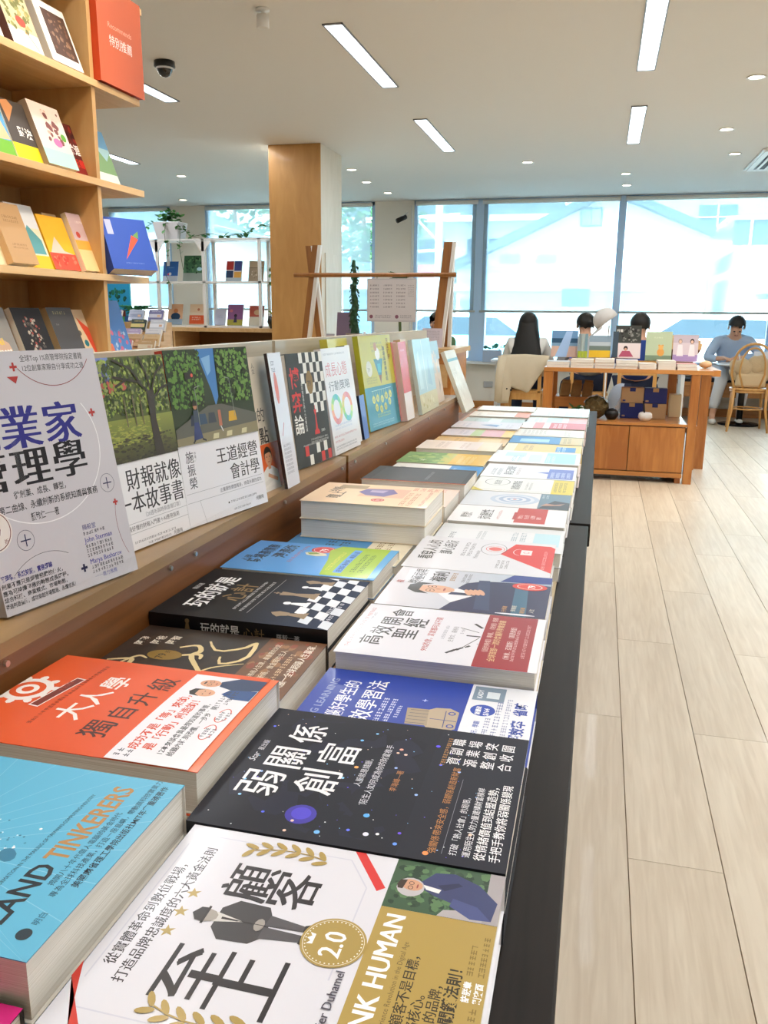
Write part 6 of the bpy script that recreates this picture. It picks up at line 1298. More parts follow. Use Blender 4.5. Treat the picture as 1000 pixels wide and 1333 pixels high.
# purple card stand, small tent cards on the counter
for lab, x, y, w_, h_, c in (('dusty purple booklet standing on the counter by the column', -1.66, 5.25, 0.10, 0.20, '7a6a80'), ('small grey booklet standing on the counter by the cactus', -1.60, 4.86, 0.05, 0.07, 'a8a4ac')):
    book('booklet', lab, 0.006, P(c, w_ * 100, h_ * 100, ('marks', 3, 3, 4, 1, 0.6, '9a8a9c')), (x, y, 1.0205), mode='front', cover=c, lean=10, group='standing cards on the counter', m=PRINTM)
o = book('notice_card', 'lilac notice card on the counter left of the green-shirted person', 0.004, P('cfc8d4', 12, 11, ('marks', 1.5, 9, 9, 6, 0.6, '9a94a4')), (-1.02, 4.90, 1.0205), mode='front', cover='cfc8d4', lean=8, group='standing cards on the counter', m=PRINTM)
t = thing('fan_palm', 'small fan-leaved plant rising behind the hanging sign', 'potted plant', (-1.52, 6.4, 0)); 
bm = B(); lathe(bm, [(0, 0), (0.12, 0), (0.15, 0.3), (0.13, 0.3), (0, 0.27)], 18); obj('pot', bm, M_WHITE, t, True)
bm = B(); tube(bm, [(0, 0, 0.27), (0.02, 0, 0.9), (0, 0, 1.45)], 0.012, 6); obj('stem', bm, STEM, t)
bm = B()
for i in range(40): leaf(bm, (rv.uniform(-0.02, 0.02), rv.uniform(-0.02, 0.02), 1.44 + rv.uniform(0, 0.04)), rv.uniform(0.06, 0.10), i * 0.6, rv.uniform(-0.3, 0.9))
for v in bm.verts: pass
obj('leaves', bm, mat('fan_green', '5f8a6a', 0.6), t)['kind'] = 'stuff'
for i in range(6):
    bm = B(); lathe(bm, [(0, 0), (0.018, 0), (0.02, 0.05), (0.008, 0.07), (0.008, 0.085), (0, 0.085)], 12)
    o = obj('small_jar', bm, mat('jar_white', 'dfe6ea', 0.3), None, True); o.location = (-1.36 + i * 0.06, 4.86, 1.0205); tag(o, 'little white jar in the row on the service counter, ' + ['leftmost', 'second from the left', 'third from the left', 'third from the right', 'second from the right', 'rightmost'][i], 'jar', 'little jars on the service counter')

# ================================================================== middle display bench and cabinet
t = thing('display_bench', 'teak display table with open frame and low cabinet, right of the island', 'display table', (0, 6.43, 0))
bx('tabletop', (-0.40, 0.0, 0.805, 0.80, 0.78, 0.835), M_TEAKY, t, bevel=0.002)
for x0, x1, y in ((-0.40, -0.33, 0.005), (0.655, 0.715, 0.005), (0.80, 0.875, 0.72), (-0.40, -0.33, 0.71), (0.545, 0.61, 0.66)):
    bx('leg', (x0, y, 0.0, x1, y + 0.06, 0.805 if x0 < 0.79 else 0.835), M_TEAK, t, bevel=0.002)
bx('cross_rail', (0.61, 0.67, 0.30, 0.80, 0.70, 0.34), M_TEAK, t); bx('side_panel', (0.735, 0.30, 0.06, 0.755, 0.66, 0.40), M_TEAK, t); bx('side_rail', (0.80, 0.10, 0.79, 0.86, 0.72, 0.835), M_TEAK, t)
bx('rear_step', (-0.33, 0.45, 0.50, -0.02, 0.70, 0.58), M_TEAKY, t)
t = thing('low_cabinet', 'low teak cabinet with broad lid under the display bench', 'cabinet', (0, 6.44, 0))
bx('lid', (-0.46, -0.012, 0.425, 0.654, 0.60, 0.445), M_TEAKY, t, bevel=0.002)
bx('body', (-0.45, 0.01, 0.07, 0.645, 0.58, 0.425), M_BROWN, t)
for a, b in ((-0.445, -0.24), (-0.235, 0.105), (0.11, 0.30), (0.305, 0.64)):
    pass
for a, b in ((-0.445, 0.247), (0.253, 0.641)): bx('door', (a, -0.006, 0.085, b, 0.012, 0.418), M_TEAK, t, bevel=0.001)
bx('bottom_rail', (-0.45, -0.008, 0.045, 0.645, 0.02, 0.078), M_TEAKY, t)
for x in (-0.44, 0.60): bx('foot', (x, 0.02, 0.0, x + 0.04, 0.56, 0.07), M_TEAK, t)
BG = 'books standing on the teak display bench'
ZB = 0.8352
def fb(label, art, x, y=6.75, t=0.014, z=ZB, lean=12, cover='e8e4da', spine='L', kind='paperback_book'): return book(kind, label, t, art, (x, y + 0.03, z + 0.0), mode='front', cover=cover, lean=lean, group=BG, m=PRINTM, spine=spine)
zs_ = ZB + 0.0605
a = P('7fa4c4', 20, 20.5, ('rect', 0, 11, 20, 14.5, '2f5878'), ('rect', 0, 0, 20, 8.5, 'd8b8a8'), ('rect', 0, 14.5, 20, 20.5, '6f9cc8')); a.poly([(3, 0), (12, 0), (16, 20), (11, 20)], 'a8c8f0'); fb('blue landscape cover with pale diagonal beam, left end of the bench', a, -0.375, z=zs_)
for i, (x, c) in enumerate(((-0.168, '8a9aa0'), (-0.143, 'a8b8b8'), (-0.118, '7a98a4'))):
    fb(['leftmost grey', 'middle pale grey', 'right blue-grey'][i] + ' spine-on book between the two landscape covers', P(c, 2.2, 18, ('rect', 0, 0, 2.2, 5, 'a8b83a')), x, z=zs_, t=0.10, lean=2)
a = P('8a9fb0', 16, 17, ('rect', 0, 0, 16, 5.5, 'e6bc2c'), ('rect', 0, 5.5, 16, 9, '6a7a74'), ('rect', 0, 9, 16, 12, 'b8c4cc')); fb('grey sea cover with a yellow lower band on the bench', a, -0.085, z=zs_, t=0.02)
fb('thin dark book left of the black and white cover', P('3a4a58', 4, 20), 0.090, z=zs_, t=0.03)
a = P('3a3c38', 19, 25, ('rect', 0, 0, 19, 11.5, 'e6d8d8'), ('ell', 8, 7.5, 1.6, 1.9, 0, '3a2420', True), ('poly', [(3, 1), (14, 1), (11, 5.5), (5.5, 5.5)], 'b0506a'), ('ell', 8, 6.6, 1.0, 1.2, 0, 'd8a088', True)); a.blobs(3, 12, 18.5, 24, ['6a6a64', '1f1f1c', '8a8a84'], 40, 1.3, 3); a.text('日常', 0.6, 20, 2.4, 'f0f0ea', 0.02); fb('black and white crowd cover over a pink seated figure', a, 0.108, z=zs_, t=0.02)
a = P('b8c8a8', 19, 22, ('rect', 0, 0, 19, 4, '7a9078'), ('ell', 11, 6.4, 2.7, 3.0, 0, 'e0a050', True), ('ell', 11, 10.2, 1.9, 1.8, 0, 'e8b468', True), ('disc', 9.6, 11.7, 0.6, 'e0a050'), ('disc', 12.4, 11.7, 0.6, 'e0a050'), ('marks', 6, 17, 6, 1, 1.0, 'd8e0c8')); fb('sage green cover with a small orange bear drawing', a, 0.335, z=ZB + 0.045, t=0.025, cover='4a8a8c')
a = P('d8ccd4', 18, 20, ('rect', 0, 0, 18, 5, 'a890c4'), ('rect', 0, 14, 18, 20, 'c4b8c4')); 
for px, hc in ((5, 'a89890'), (13.5, '1c1618')):
    a.ell(px, 15.2, 1.5, 2.0, 0, hc, True); a.ell(px, 14.8, 1.0, 1.3, 0, 'e4c0a8', True); a.poly([(px - 2.4, 4), (px + 2.4, 4), (px + 1.6, 12.6), (px - 1.6, 12.6)], 'efe8ec')
fb('lilac cover with two women in white, right of the bear cover', a, 0.535, z=ZB + 0.045, t=0.015)
SGp = 'flat book piles along the bench'
names = ['first', 'second', 'third', 'fourth', 'fifth', 'sixth']
def pile(x, w_, n, col, where, y=6.46, t=0.021, d=21):
    z = ZB
    for i in range(n):
        c = col[i % len(col)]
        o = book('paperback_book', ('top' if i == n - 1 else 'bottom' if i == 0 else 'middle') + ' book of the flat pile ' + where, t - 0.0004, Art(w_ * 100, d, c), (x + rj.uniform(-.003, .003), y + rj.uniform(-.004, .004), z), mode='front', cover=c, lean=90, group=SGp, m=PRINTM)
        z += t
pile(-0.385, 0.17, 2, ['dfe2e4', 'c8ccd0'], 'under the blue landscape cover'); pile(-0.205, 0.165, 3, ['e4dccc', 'd8d4c8'], 'below the spine-on books', t=0.020)
pile(-0.03, 0.14, 3, ['e8e0d8', 'cfc4c0'], 'below the grey sea cover', t=0.022); pile(0.12, 0.155, 3, ['e0dad8', 'd0ccc8'], 'below the crowd cover', t=0.020)
pile(0.285, 0.12, 2, ['e8e0d4', 'e4d8cc'], 'left of centre of the bear cover', t=0.02); pile(0.415, 0.125, 3, ['e9e2d2', 'd8c0b8', 'e6dcd0'], 'below the bear cover'); pile(0.55, 0.14, 2, ['e6d8d0', 'c89a94'], 'below the lilac cover', t=0.022)
# wooden tray boxes behind
t = thing('wooden_box', 'flared wooden box with a woven bundle behind the lilac cover', 'box', (0.47, 6.98, ZB))
bm = B(); hexa(bm, [(0.04, 0, 0), (0.22, 0, 0), (0.22, 0.18, 0), (0.04, 0.18, 0), (0.0, -0.02, 0.13), (0.285, -0.02, 0.13), (0.285, 0.2, 0.13), (0, 0.2, 0.13)]); obj('body', bm, mat('dark_wood_box', '5a3216', 0.5), t)
bx('rim_band', (-0.005, -0.025, 0.13, 0.29, 0.205, 0.175), M_SHELF, t); bx('lid', (0.0, -0.02, 0.176, 0.28, 0.2, 0.20), M_SHELF, t)
bm = B(); ball(bm, (0.12, 0.08, 0.20), 0.09, 1.2, 0.8, 0.45); obj('woven_bundle', bm, mat('straw', 'c9a878', 0.8, noise=0.25, nscale=60), t, True)
bm = B(); ball(bm, (0, 0, 0.028), 0.036, 1.3, 1, 0.8); o = obj('bread_roll', bm, mat('bread', 'd8b890', 0.6, noise=0.15), None, True); o.location = (0.80 - 0.02, 6.8, 0.835 - 0.0); tag(o, 'pale rounded bun at the right end of the teak bench', 'bread')
# blue and tan gift boxes on the cabinet lid
TAN, NAVY = mat('kraft_tan', 'c3a47c', 0.7), mat('box_navy', '1f2f7c', 0.5)
for i, (x, z, m, l) in enumerate(((0.182, 0.4455, NAVY, 'navy gift box, lower left of the four'), (0.352, 0.4455, TAN, 'tan gift box, lower right of the four'), (0.180, 0.563, TAN, 'tan gift box, upper left of the four'), (0.350, 0.563, NAVY, 'navy gift box, upper right of the four'))):
    t = thing('gift_box', l + ' on the cabinet lid', 'box', (x, 6.71, z), 'navy and tan gift boxes')
    bx('box_body', (0, 0, 0, 0.166, 0.10, 0.116), m, t, bevel=0.003); bx('closing_tab', (0.062, -0.0012, 0.088, 0.104, 0.0, 0.116), NAVY if m is TAN else TAN, t)
    bx('printed_mark', (0.012, -0.0006, 0.012, 0.034, 0.0, 0.024), NAVY if m is TAN else TAN, t)
t = thing('pen_bowl', 'round white bowl holding one dark pen on the cabinet lid', 'bowl', (0.36, 6.56, 0.4455))
bm = B(); lathe(bm, [(0, 0), (0.03, 0), (0.052, 0.028), (0.048, 0.055), (0.036, 0.066), (0.033, 0.062), (0.044, 0.05), (0.045, 0.03), (0.02, 0.01), (0, 0.01)], 24); obj('bowl_body', bm, M_WHITE, t, True)
bm = B(); tube(bm, [(0.0, 0, 0.012), (-0.02, 0.01, 0.15)], 0.006, 8); obj('pen', bm, M_BLACK, t, True)
t = thing('black_ball_vase', 'small round black vase between the foil bag and gift boxes', 'vase', (0.115, 6.58, 0.4455))
bm = B(); lathe(bm, [(0, 0), (0.03, 0), (0.052, 0.03), (0.05, 0.058), (0.03, 0.08), (0.018, 0.084), (0.014, 0.075), (0, 0.07)], 24); obj('vase_body', bm, M_BLACK, t, True)
# crinkled foil bag of dried leaves
t = thing('foil_bag', 'crinkled clear bag of dried brown leaves on the cabinet lid', 'bag', (-0.005, 6.62, 0.4455))
bm = B(); ball(bm, (0, 0, 0.085), 0.09, 1.0, 0.8, 0.95, 3)
for v in bm.verts: v.co += v.co.normalized() * (0.010 * math.sin(v.co.x * 160) + 0.009 * math.cos(v.co.z * 190 + v.co.y * 90)); v.co.z = max(v.co.z, 0)
obj('contents', bm, mat('dried_leaves', '5a4a28', 0.7, noise=0.6, nscale=50), t, False)
bm = B()
for k in range(9):
    pts = [Vector((0.10 * math.cos(R(20 + 17 * i)) * (1 + 0.05 * math.sin(i * 2.1 + k)), -0.045 + 0.012 * k, 0.075 + 0.10 * math.sin(R(20 + 17 * i)) * (1 + 0.06 * math.cos(i * 3 + k)))) for i in range(9)]
    if k: 
        for i in range(8):
            f = [bm.verts.new(q) for q in (prev[i], prev[i + 1], pts[i + 1], pts[i])]; bm.faces.new(f)
    prev = pts
obj('film', bm, mat('crinkled_film', 'd8e6ee', 0.12, metal=0.6), t)
t = thing('open_magazine', 'stack of white open leaflets leaning beside the foil bag', 'magazine', (0.10, 6.80, 0.4455))
for i in range(5):
    bm = B(); prism(bm, [(0.0, 0.0), (0.06, 0.05 + i * 0.01), (0.10, 0.10 + i * 0.018), (0.10, 0.104 + i * 0.018), (0.055, 0.056 + i * 0.01), (-0.004, 0.004)], 'Y', -0.06 + 0.003 * i, 0.08); obj('leaflet', bm, mat('paper_white', 'e6e8ec', 0.6), t)
t = thing('paper_bag_row', 'rolled brown paper bags standing on the rear step of the bench', 'paper bag', (-0.30, 6.90, 0.5805))
for i in range(3):
    bm = B(); hexa(bm, [(0.088 * i, 0, 0), (0.088 * i + 0.082, 0, 0), (0.088 * i + 0.082, 0.1, 0), (0.088 * i, 0.1, 0), (0.088 * i + 0.012, 0.02, 0.11), (0.088 * i + 0.092, 0.02, 0.105), (0.088 * i + 0.092, 0.07, 0.105), (0.088 * i + 0.012, 0.07, 0.11)]); obj('bag', bm, mat('kraft_bag', '9a7a50', 0.8, noise=0.2, nscale=40), t, bevel=0.012)
    bm = B(); tube(bm, [(0.088 * i + 0.02, 0.045, 0.118), (0.088 * i + 0.085, 0.045, 0.113)], 0.016, 8); obj('rolled_top', bm, mat('kraft_bag', '9a7a50', 0.8), t)
o = bx('hardback_book', (0, 0, 0, 0.085, 0.12, 0.175), mat('cream_book', 'e6d4ac', 0.6), None, bevel=0.002); o.location = (0.555, 6.90, 0.4455); tag(o, 'cream upright book pack beside the middle leg of the bench', 'book')
t = thing('pepper_plant', 'small sprig with a white flower on the rear step', 'plant', (-0.14, 6.60, 0.4455))
bm = B(); [leaf(bm, (rv.uniform(-0.06, 0.06), 0, 0.02 + rv.uniform(0, 0.05)), 0.06, rv.uniform(0, 6), rv.uniform(0, 1)) for i in range(16)]; obj('leaves', bm, GREEN, t)['kind'] = 'stuff'
bm = B(); ball(bm, (0.03, -0.01, 0.07), 0.018, 1, 1, 1.4); obj('flower', bm, M_WHITE, t, True)
rb = bx('red_cloth', (0, 0, 0, 0.16, 0.1, 0.012), mat('dark_red', '8a2030', 0.7), None, bevel=0.004); rb.location = (-0.22, 6.50, 0.4455); tag(rb, 'dark red folded cloth on the cabinet lid at left', 'cloth')

# ================================================================== seating by the window
def bentwood_chair(name, label, x, y, rz=0):
    t = thing(name, label, 'chair', (x, y, 0), 'bentwood cafe chairs', rot=(0, 0, rz))
    bm = B(); lathe(bm, [(0, 0.445), (0.20, 0.445), (0.205, 0.455), (0.2, 0.468), (0, 0.462)], 28); obj('seat', bm, M_BENT, t, True)
    bm = B(); tube(bm, [(0.185 * math.cos(a), 0.185 * math.sin(a), 0.43) for a in [k * math.pi / 12 for k in range(24)]], 0.014, 8, True); obj('seat_ring', bm, M_BENT, t, True)
    def arc(w_, h_, n=16): return [(-w_ * math.cos(math.pi * k / n), -0.17 - 0.03 * math.sin(math.pi * k / n), 0.62 + (h_ - 0.62) * math.sin(math.pi * k / n) ** 0.7) for k in range(n + 1)]
    bm = B(); tube(bm, [(-0.165, -0.15, 0.46)] + arc(0.205, 0.945) + [(0.165, -0.15, 0.46)], 0.0145, 8); obj('back_hoop', bm, M_BENT, t, True)
    bm = B(); tube(bm, [(-0.075, -0.165, 0.46)] + arc(0.125, 0.90) + [(0.075, -0.165, 0.46)], 0.011, 8); obj('inner_hoop', bm, M_BENT, t, True)
    for sx in (-1, 1):
        bm = B(); tube(bm, [(sx * 0.165, -0.15, 0.47), (sx * 0.17, -0.165, 0.25), (sx * 0.205, -0.225, 0.0)], [0.016, 0.016, 0.012], 8); obj('leg', bm, M_BENT, t, True)
        bm = B(); tube(bm, [(sx * 0.15, 0.14, 0.44), (sx * 0.16, 0.16, 0.2), (sx * 0.175, 0.19, 0.0)], [0.018, 0.015, 0.012], 8); obj('leg', bm, M_BENT, t, True)
    bm = B(); tube(bm, [(0.16 * math.cos(a), 0.16 * math.sin(a), 0.24) for a in [k * math.pi / 10 for k in range(20)]], 0.009, 6, True); obj('stretcher_ring', bm, M_BENT, t, True)
    return t
bentwood_chair('bentwood_chair', 'honey bentwood chair with a fleece jacket through its back hoop', 1.61, 9.93, -0.05)
bentwood_chair('bentwood_chair', 'honey bentwood chair cut by the right frame edge', 2.12, 9.80, 0.25)
t = thing('fleece_jacket', 'fluffy cream fleece jacket bundled on the bentwood chair seat', 'jacket', (1.61, 9.95, 0.4685))
bm = B()
for c, r in (((-0.08, -0.06, 0.22), 0.11), ((0.06, -0.05, 0.25), 0.12), ((0.0, -0.02, 0.12), 0.13), ((0.12, -0.04, 0.14), 0.10), ((-0.12, -0.02, 0.16), 0.1), ((-0.16, -0.04, 0.24), 0.07)): ball(bm, c, r, 1, 0.6, 0.85, 3)
for v in bm.verts: v.co += Vector((math.sin(v.co.z * 60), 0, math.cos(v.co.x * 70))) * 0.008
obj('fleece', bm, mat('fleece_cream', 'cfb894', 0.95, noise=0.15, nscale=80, sheen=0.5), t, True)
bm = B(); hexa(bm, [(-0.16, -0.10, 0.0), (0.16, -0.10, 0), (0.14, 0.08, 0), (-0.14, 0.08, 0), (-0.15, -0.11, 0.16), (0.16, -0.11, 0.16), (0.14, 0.02, 0.16), (-0.13, 0.02, 0.16)]); obj('lining', bm, mat('cream_lining', 'dcc6a0', 0.8), t, bevel=0.03)
# pedestal cafe table
t = thing('pedestal_table', 'small cafe table on a black disc pedestal in front of the writing person', 'table', (1.62, 10.42, 0))
bm = B(); lathe(bm, [(0, 0), (0.23, 0), (0.235, 0.012), (0.20, 0.022), (0.05, 0.035), (0.035, 0.05), (0, 0.05)], 32); obj('base', bm, mat('black_metal', '14161c', 0.25, 0.6), t, True)
bm = B(); lathe(bm, [(0, 0.04), (0.035, 0.04), (0.035, 0.68), (0, 0.68)], 16); obj('column', bm, M_BLACK, t, True)
bm = B(); lathe(bm, [(0, 0.68), (0.31, 0.68), (0.32, 0.69), (0.31, 0.705), (0, 0.705)], 36); obj('tabletop', bm, mat('pale_tabletop', 'd8dde4', 0.25), t)
book('picture_book', 'white card menu standing on the cafe table beside the writing person', 0.004, P('dfe2ea', 16, 14, ('marks', 3, 8, 9, 2, 1.0, 'd09a90')), (1.70, 10.36, 0.7055), mode='front', cover='dfe2ea', lean=12, group='papers on the cafe table', m=PRINTM)
o = bx('sheet_of_paper', (0, 0, 0, 0.26, 0.16, 0.003), mat('paper_white', 'e6e8ec', 0.6)); o.location = (1.36, 10.34, 0.7055); tag(o, 'white sheet under the writing hand on the cafe table', 'paper', 'papers on the cafe table')
# window bench
t = thing('window_bench', 'long low wooden bench against the window wall at the right', 'bench', (0.95, 10.72, 0))
bx('seat', (0, 0, 0.42, 2.4, 0.44, 0.46), M_TEAKY, t); bx('front_panel', (0.02, 0.03, 0.28, 2.38, 0.05, 0.42), M_TEAKY, t)
for x in (0.02, 1.2, 2.33): bx('leg', (x, 0.03, 0, x + 0.05, 0.4, 0.42), M_TEAK, t)
bx('cushion', (0.05, 0.01, 0.46, 2.3, 0.42, 0.50), mat('cushion_navy', '20242c', 0.8), t, bevel=0.01)
# window counter behind the seated people (pale, slim)
t = thing('window_counter', 'slim pale counter along the window sill behind the seated people', 'counter', (-1.55, 9.6, 0))
bx('countertop', (0.35, 0.0, 0.70, 2.5, 0.42, 0.725), mat('pale_counter', 'd2dae4', 0.3), t)
for x in (0.40, 2.42): bx('leg', (x, 0.05, 0, x + 0.04, 0.37, 0.70), M_WHITE, t)
t = thing('laptop', 'open laptop with a blue screen right of the long-haired person', 'laptop', (-0.36, 9.62, 0.7255))
bx('keyboard_base', (0, 0.0, 0, 0.30, 0.20, 0.014), mat('silver', 'b8bcc4', 0.3, 0.7), t); bm = B(); hexa(bm, [(0, 0.20, 0.012), (0.30, 0.20, 0.012), (0.30, 0.21, 0.012), (0, 0.21, 0.012), (0, 0.25, 0.21), (0.30, 0.25, 0.21), (0.30, 0.258, 0.21), (0, 0.258, 0.21)]); obj('screen_lid', bm, mat('dark_lid', '16181c', 0.3), t)
bm = B(); v = [bm.verts.new(p) for p in ((0.01, 0.2012, 0.025), (0.29, 0.2012, 0.025), (0.29, 0.2468, 0.20), (0.01, 0.2468, 0.20))]; bm.faces.new(v); obj('screen', bm, mat('screen_blue', '2f4fc8', 0.4, emit=0.9), t)
t = thing('planter_box', 'pale planter on the sill left of the long-haired person', 'planter', (-1.48, 10.98, 0.6255))
bx('box_body', (0, 0, 0, 0.24, 0.12, 0.15), mat('planter_blue', 'a9bcd8', 0.6), t, bevel=0.004)
bm = B(); [leaf(bm, (rv.uniform(0, 0.34), 0.06, 0.15 + rv.uniform(0, 0.05)), 0.06, rv.uniform(0, 6), rv.uniform(0, 1)) for i in range(36)]; obj('foliage', bm, mat('sea_green', '5aa890', 0.5), t)['kind'] = 'stuff'

# ================================================================== people
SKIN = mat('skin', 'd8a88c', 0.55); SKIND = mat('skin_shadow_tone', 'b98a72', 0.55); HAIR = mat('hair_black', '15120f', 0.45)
def skin_mesh(name, pts, edges, radii, m, parent, sub=2, root=0):
    me = bpy.data.meshes.new(name); me.from_pydata([Vector(p) for p in pts], edges, []); me.materials.append(m)
    o = bpy.data.objects.new(name, me); COL.objects.link(o); o.parent = parent
    sk = o.modifiers.new('skin', 'SKIN'); sk.use_smooth_shade = True
    for i, r in enumerate(radii): 
        rr = r if isinstance(r, tuple) else (r, r)
        me.skin_vertices[0].data[i].radius = rr
    me.skin_vertices[0].data[root].use_root = True
    s = o.modifiers.new('sub', 'SUBSURF'); s.levels = sub; s.render_levels = sub
    return o
def person(label, loc, rz, J, shirt, trousers=None, shoes=None, hair='short', skin=SKIN, seat=True, fingers=True, head_tilt=(0, 0)):
    """J: dict of joints in local metres, facing +Y: pelvis, chest, neck, head, L/R shoulder, elbow, wrist, hip, knee, ankle, toe"""
    t = thing('person', label, 'person', loc, rot=(0, 0, rz))
    n = ['pelvis', 'waist', 'chest', 'neck', 'headbase', 'headtop']; j = dict(J)
    pv, ch, hd = Vector(j['pelvis']), Vector(j['chest']), Vector(j['head'])
    nk = ch.lerp(hd, 0.52); wa = pv.lerp(ch, 0.45)
    pts = [pv, wa, ch, nk]; rad = [(0.14, 0.11), (0.125, 0.10), (0.15, 0.105), (0.052, 0.055)]; E = [(0, 1), (1, 2), (2, 3)]
    pts += [hd + Vector((0, 0.0, -0.06)), hd + Vector((0, 0, 0.04))]; rad += [(0.066, 0.08), (0.078, 0.092)]; E += [(3, 4), (4, 5)]
    for s in 'LR':
        b = len(pts); pts += [Vector(j['sh' + s]), Vector(j['el' + s]), Vector(j['wr' + s])]; rad += [0.052, 0.040, 0.027]; E += [(2, b), (b, b + 1), (b + 1, b + 2)]
        d = (pts[b + 2] - pts[b + 1]).normalized(); side = d.cross(Vector((0, 0, 1))).normalized() * (1 if s == 'L' else -1)
        palm = pts[b + 2] + d * 0.06; pts.append(palm); rad.append((0.034, 0.018)); E.append((b + 2, b + 3))
        if fingers:
            for f in range(4):
                o1 = palm + side * (0.027 - 0.018 * f) + d * 0.03; L = (0.034, 0.040, 0.038, 0.030)[f]; k = len(pts)
                pts += [o1, o1 + d * L + Vector((0, 0, -0.012)), o1 + d * L * 1.5 + Vector((0, 0, -0.035))]; rad += [0.009, 0.008, 0.0065]; E += [(b + 3, k), (k, k + 1), (k + 1, k + 2)]
            k = len(pts); o1 = pts[b + 2] + d * 0.03 + side * 0.035; pts += [o1, o1 + d * 0.035 + side * 0.012 + Vector((0, 0, -0.01))]; rad += [0.011, 0.008]; E += [(b + 3, k), (k, k + 1)]
        h = len(pts); pts += [Vector(j['hip' + s]), Vector(j['kn' + s]), Vector(j['an' + s]), Vector(j['an' + s]) + Vector((0, 0.11, -0.05))]; rad += [0.082, 0.056, 0.036, 0.034]; E += [(0, h), (h, h + 1), (h + 1, h + 2), (h + 2, h + 3)]
    skin_mesh('body', pts, E, rad, skin, t)
    # shirt
    sp = [pv + Vector((0, 0, 0.02)), wa, ch, ch.lerp(nk, 0.80)]; sr = [(0.165, 0.135), (0.15, 0.125), (0.175, 0.13), (0.082, 0.085)]; SE = [(0, 1), (1, 2), (2, 3)]
    for s in 'LR':
        b = len(sp); sp += [Vector(j['sh' + s]), Vector(j['el' + s]), Vector(j['el' + s]).lerp(Vector(j['wr' + s]), 0.88)]; sr += [0.072, 0.057, 0.041]; SE += [(2, b), (b, b + 1), (b + 1, b + 2)]
    skin_mesh('shirt', sp, SE, sr, shirt, t)
    if trousers:
        tp = [pv + Vector((0, 0, -0.0))]; tr_ = [(0.16, 0.13)]; TE = []
        for s in 'LR':
            b = len(tp); tp += [Vector(j['hip' + s]), Vector(j['kn' + s]), Vector(j['an' + s]) + Vector((0, 0, 0.07))]; tr_ += [0.102, 0.076, 0.06]; TE += [(0, b), (b, b + 1), (b + 1, b + 2)]
        skin_mesh('trousers', tp, TE, tr_, trousers, t)
    if shoes:
        for s in 'LR':
            a = Vector(j['an' + s]); bm = B(); ball(bm, a + Vector((0, 0.06, -0.055)), 0.05, 0.9, 2.5, 0.75)
            for v in bm.verts: v.co.z = max(v.co.z, a.z - 0.085)
            obj('shoe', bm, shoes, t, True)
    # face (towards +Y), ears
    hx, hy = R(head_tilt[0]), R(head_tilt[1]); rot = Matrix.Rotation(hy, 3, 'Z') @ Matrix.Rotation(-hx, 3, 'X')
    c = hd + Vector((0, 0, -0.01))
    fm = B(); ball(fm, c + rot @ Vector((0, 0.098, -0.012)), 0.014, 0.9, 1.1, 1.5, rot=rot); obj('nose', fm, skin, t, True)
    for s in (-1, 1):
        em = B(); ball(em, c + rot @ Vector((s * 0.030, 0.084, 0.012)), 0.011, 1.2, 0.6, 0.7, rot=rot); obj('eye', em, M_BLACK, t, True)
        em = B(); ball(em, c + rot @ Vector((s * 0.086, 0.0, 0.0)), 0.022, 0.45, 0.8, 1.4, rot=rot); obj('ear', em, skin, t, True)
    mm = B(); ball(mm, c + rot @ Vector((0, 0.083, -0.048)), 0.018, 1.3, 0.5, 0.35, rot=rot); obj('mouth', mm, mat('lips', 'a8584c', 0.5), t, True)
    hm = B()
    ball(hm, c + rot @ Vector((0, -0.012, 0.038)), 0.105, 0.93, 1.05, 0.98, 3, rot)
    kill = [v for v in hm.verts if (rot.inverted() @ (v.co - c)).y > 0.045 and (rot.inverted() @ (v.co - c)).z < 0.065]
    bmesh.ops.delete(hm, geom=kill, context='VERTS')
    if hair == 'short':
        kill = [v for v in hm.verts if (rot.inverted() @ (v.co - c)).z < -0.030]; bmesh.ops.delete(hm, geom=kill, context='VERTS')
    obj('hair', hm, HAIR, t, True)
    if hair == 'long':
        lm = B(); rings = []
        for k, (z, wx, wy, yc) in enumerate(((0.10, 0.05, 0.06, 0.0), (0.06, 0.098, 0.10, -0.01), (-0.02, 0.108, 0.10, -0.03), (-0.12, 0.128, 0.085, -0.06), (-0.24, 0.155, 0.07, -0.10), (-0.36, 0.17, 0.06, -0.13), (-0.47, 0.16, 0.045, -0.15), (-0.50, 0.12, 0.03, -0.15))):
            rings.append([lm.verts.new(c + Vector((wx * math.cos(a) * (1 + 0.02 * math.sin(9 * a + k)), yc + wy * math.sin(a), z))) for a in [2 * math.pi * i / 32 for i in range(32)]])
        for A, C in zip(rings, rings[1:]):
            for i in range(32): lm.faces.new((A[i], A[(i + 1) % 32], C[(i + 1) % 32], C[i]))
        lm.faces.new(rings[0]); lm.faces.new(rings[-1][::-1]); obj('long_hair', lm, HAIR, t, True)
    return t
def seated(lean_=0.05, head=(0, 0.06), reach=0.30, knee=0.42, armw=0.20, hand_z=0.74):
    s = 0.46
    d = dict(pelvis=(0, 0, s + 0.10), chest=(0, lean_, s + 0.42), head=(head[0], lean_ + head[1], s + 0.665))
    for q, k in ((-1, 'L'), (1, 'R')):
        d['sh' + k] = (q * 0.17, lean_, s + 0.47); d['el' + k] = (q * (armw + 0.04), lean_ + 0.14, s + 0.25); d['wr' + k] = (q * armw * 0.6, lean_ + reach, hand_z)
        d['hip' + k] = (q * 0.09, 0.04, s + 0.07); d['kn' + k] = (q * 0.12, knee, s + 0.04); d['an' + k] = (q * 0.12, knee + 0.02, 0.088)
    return d
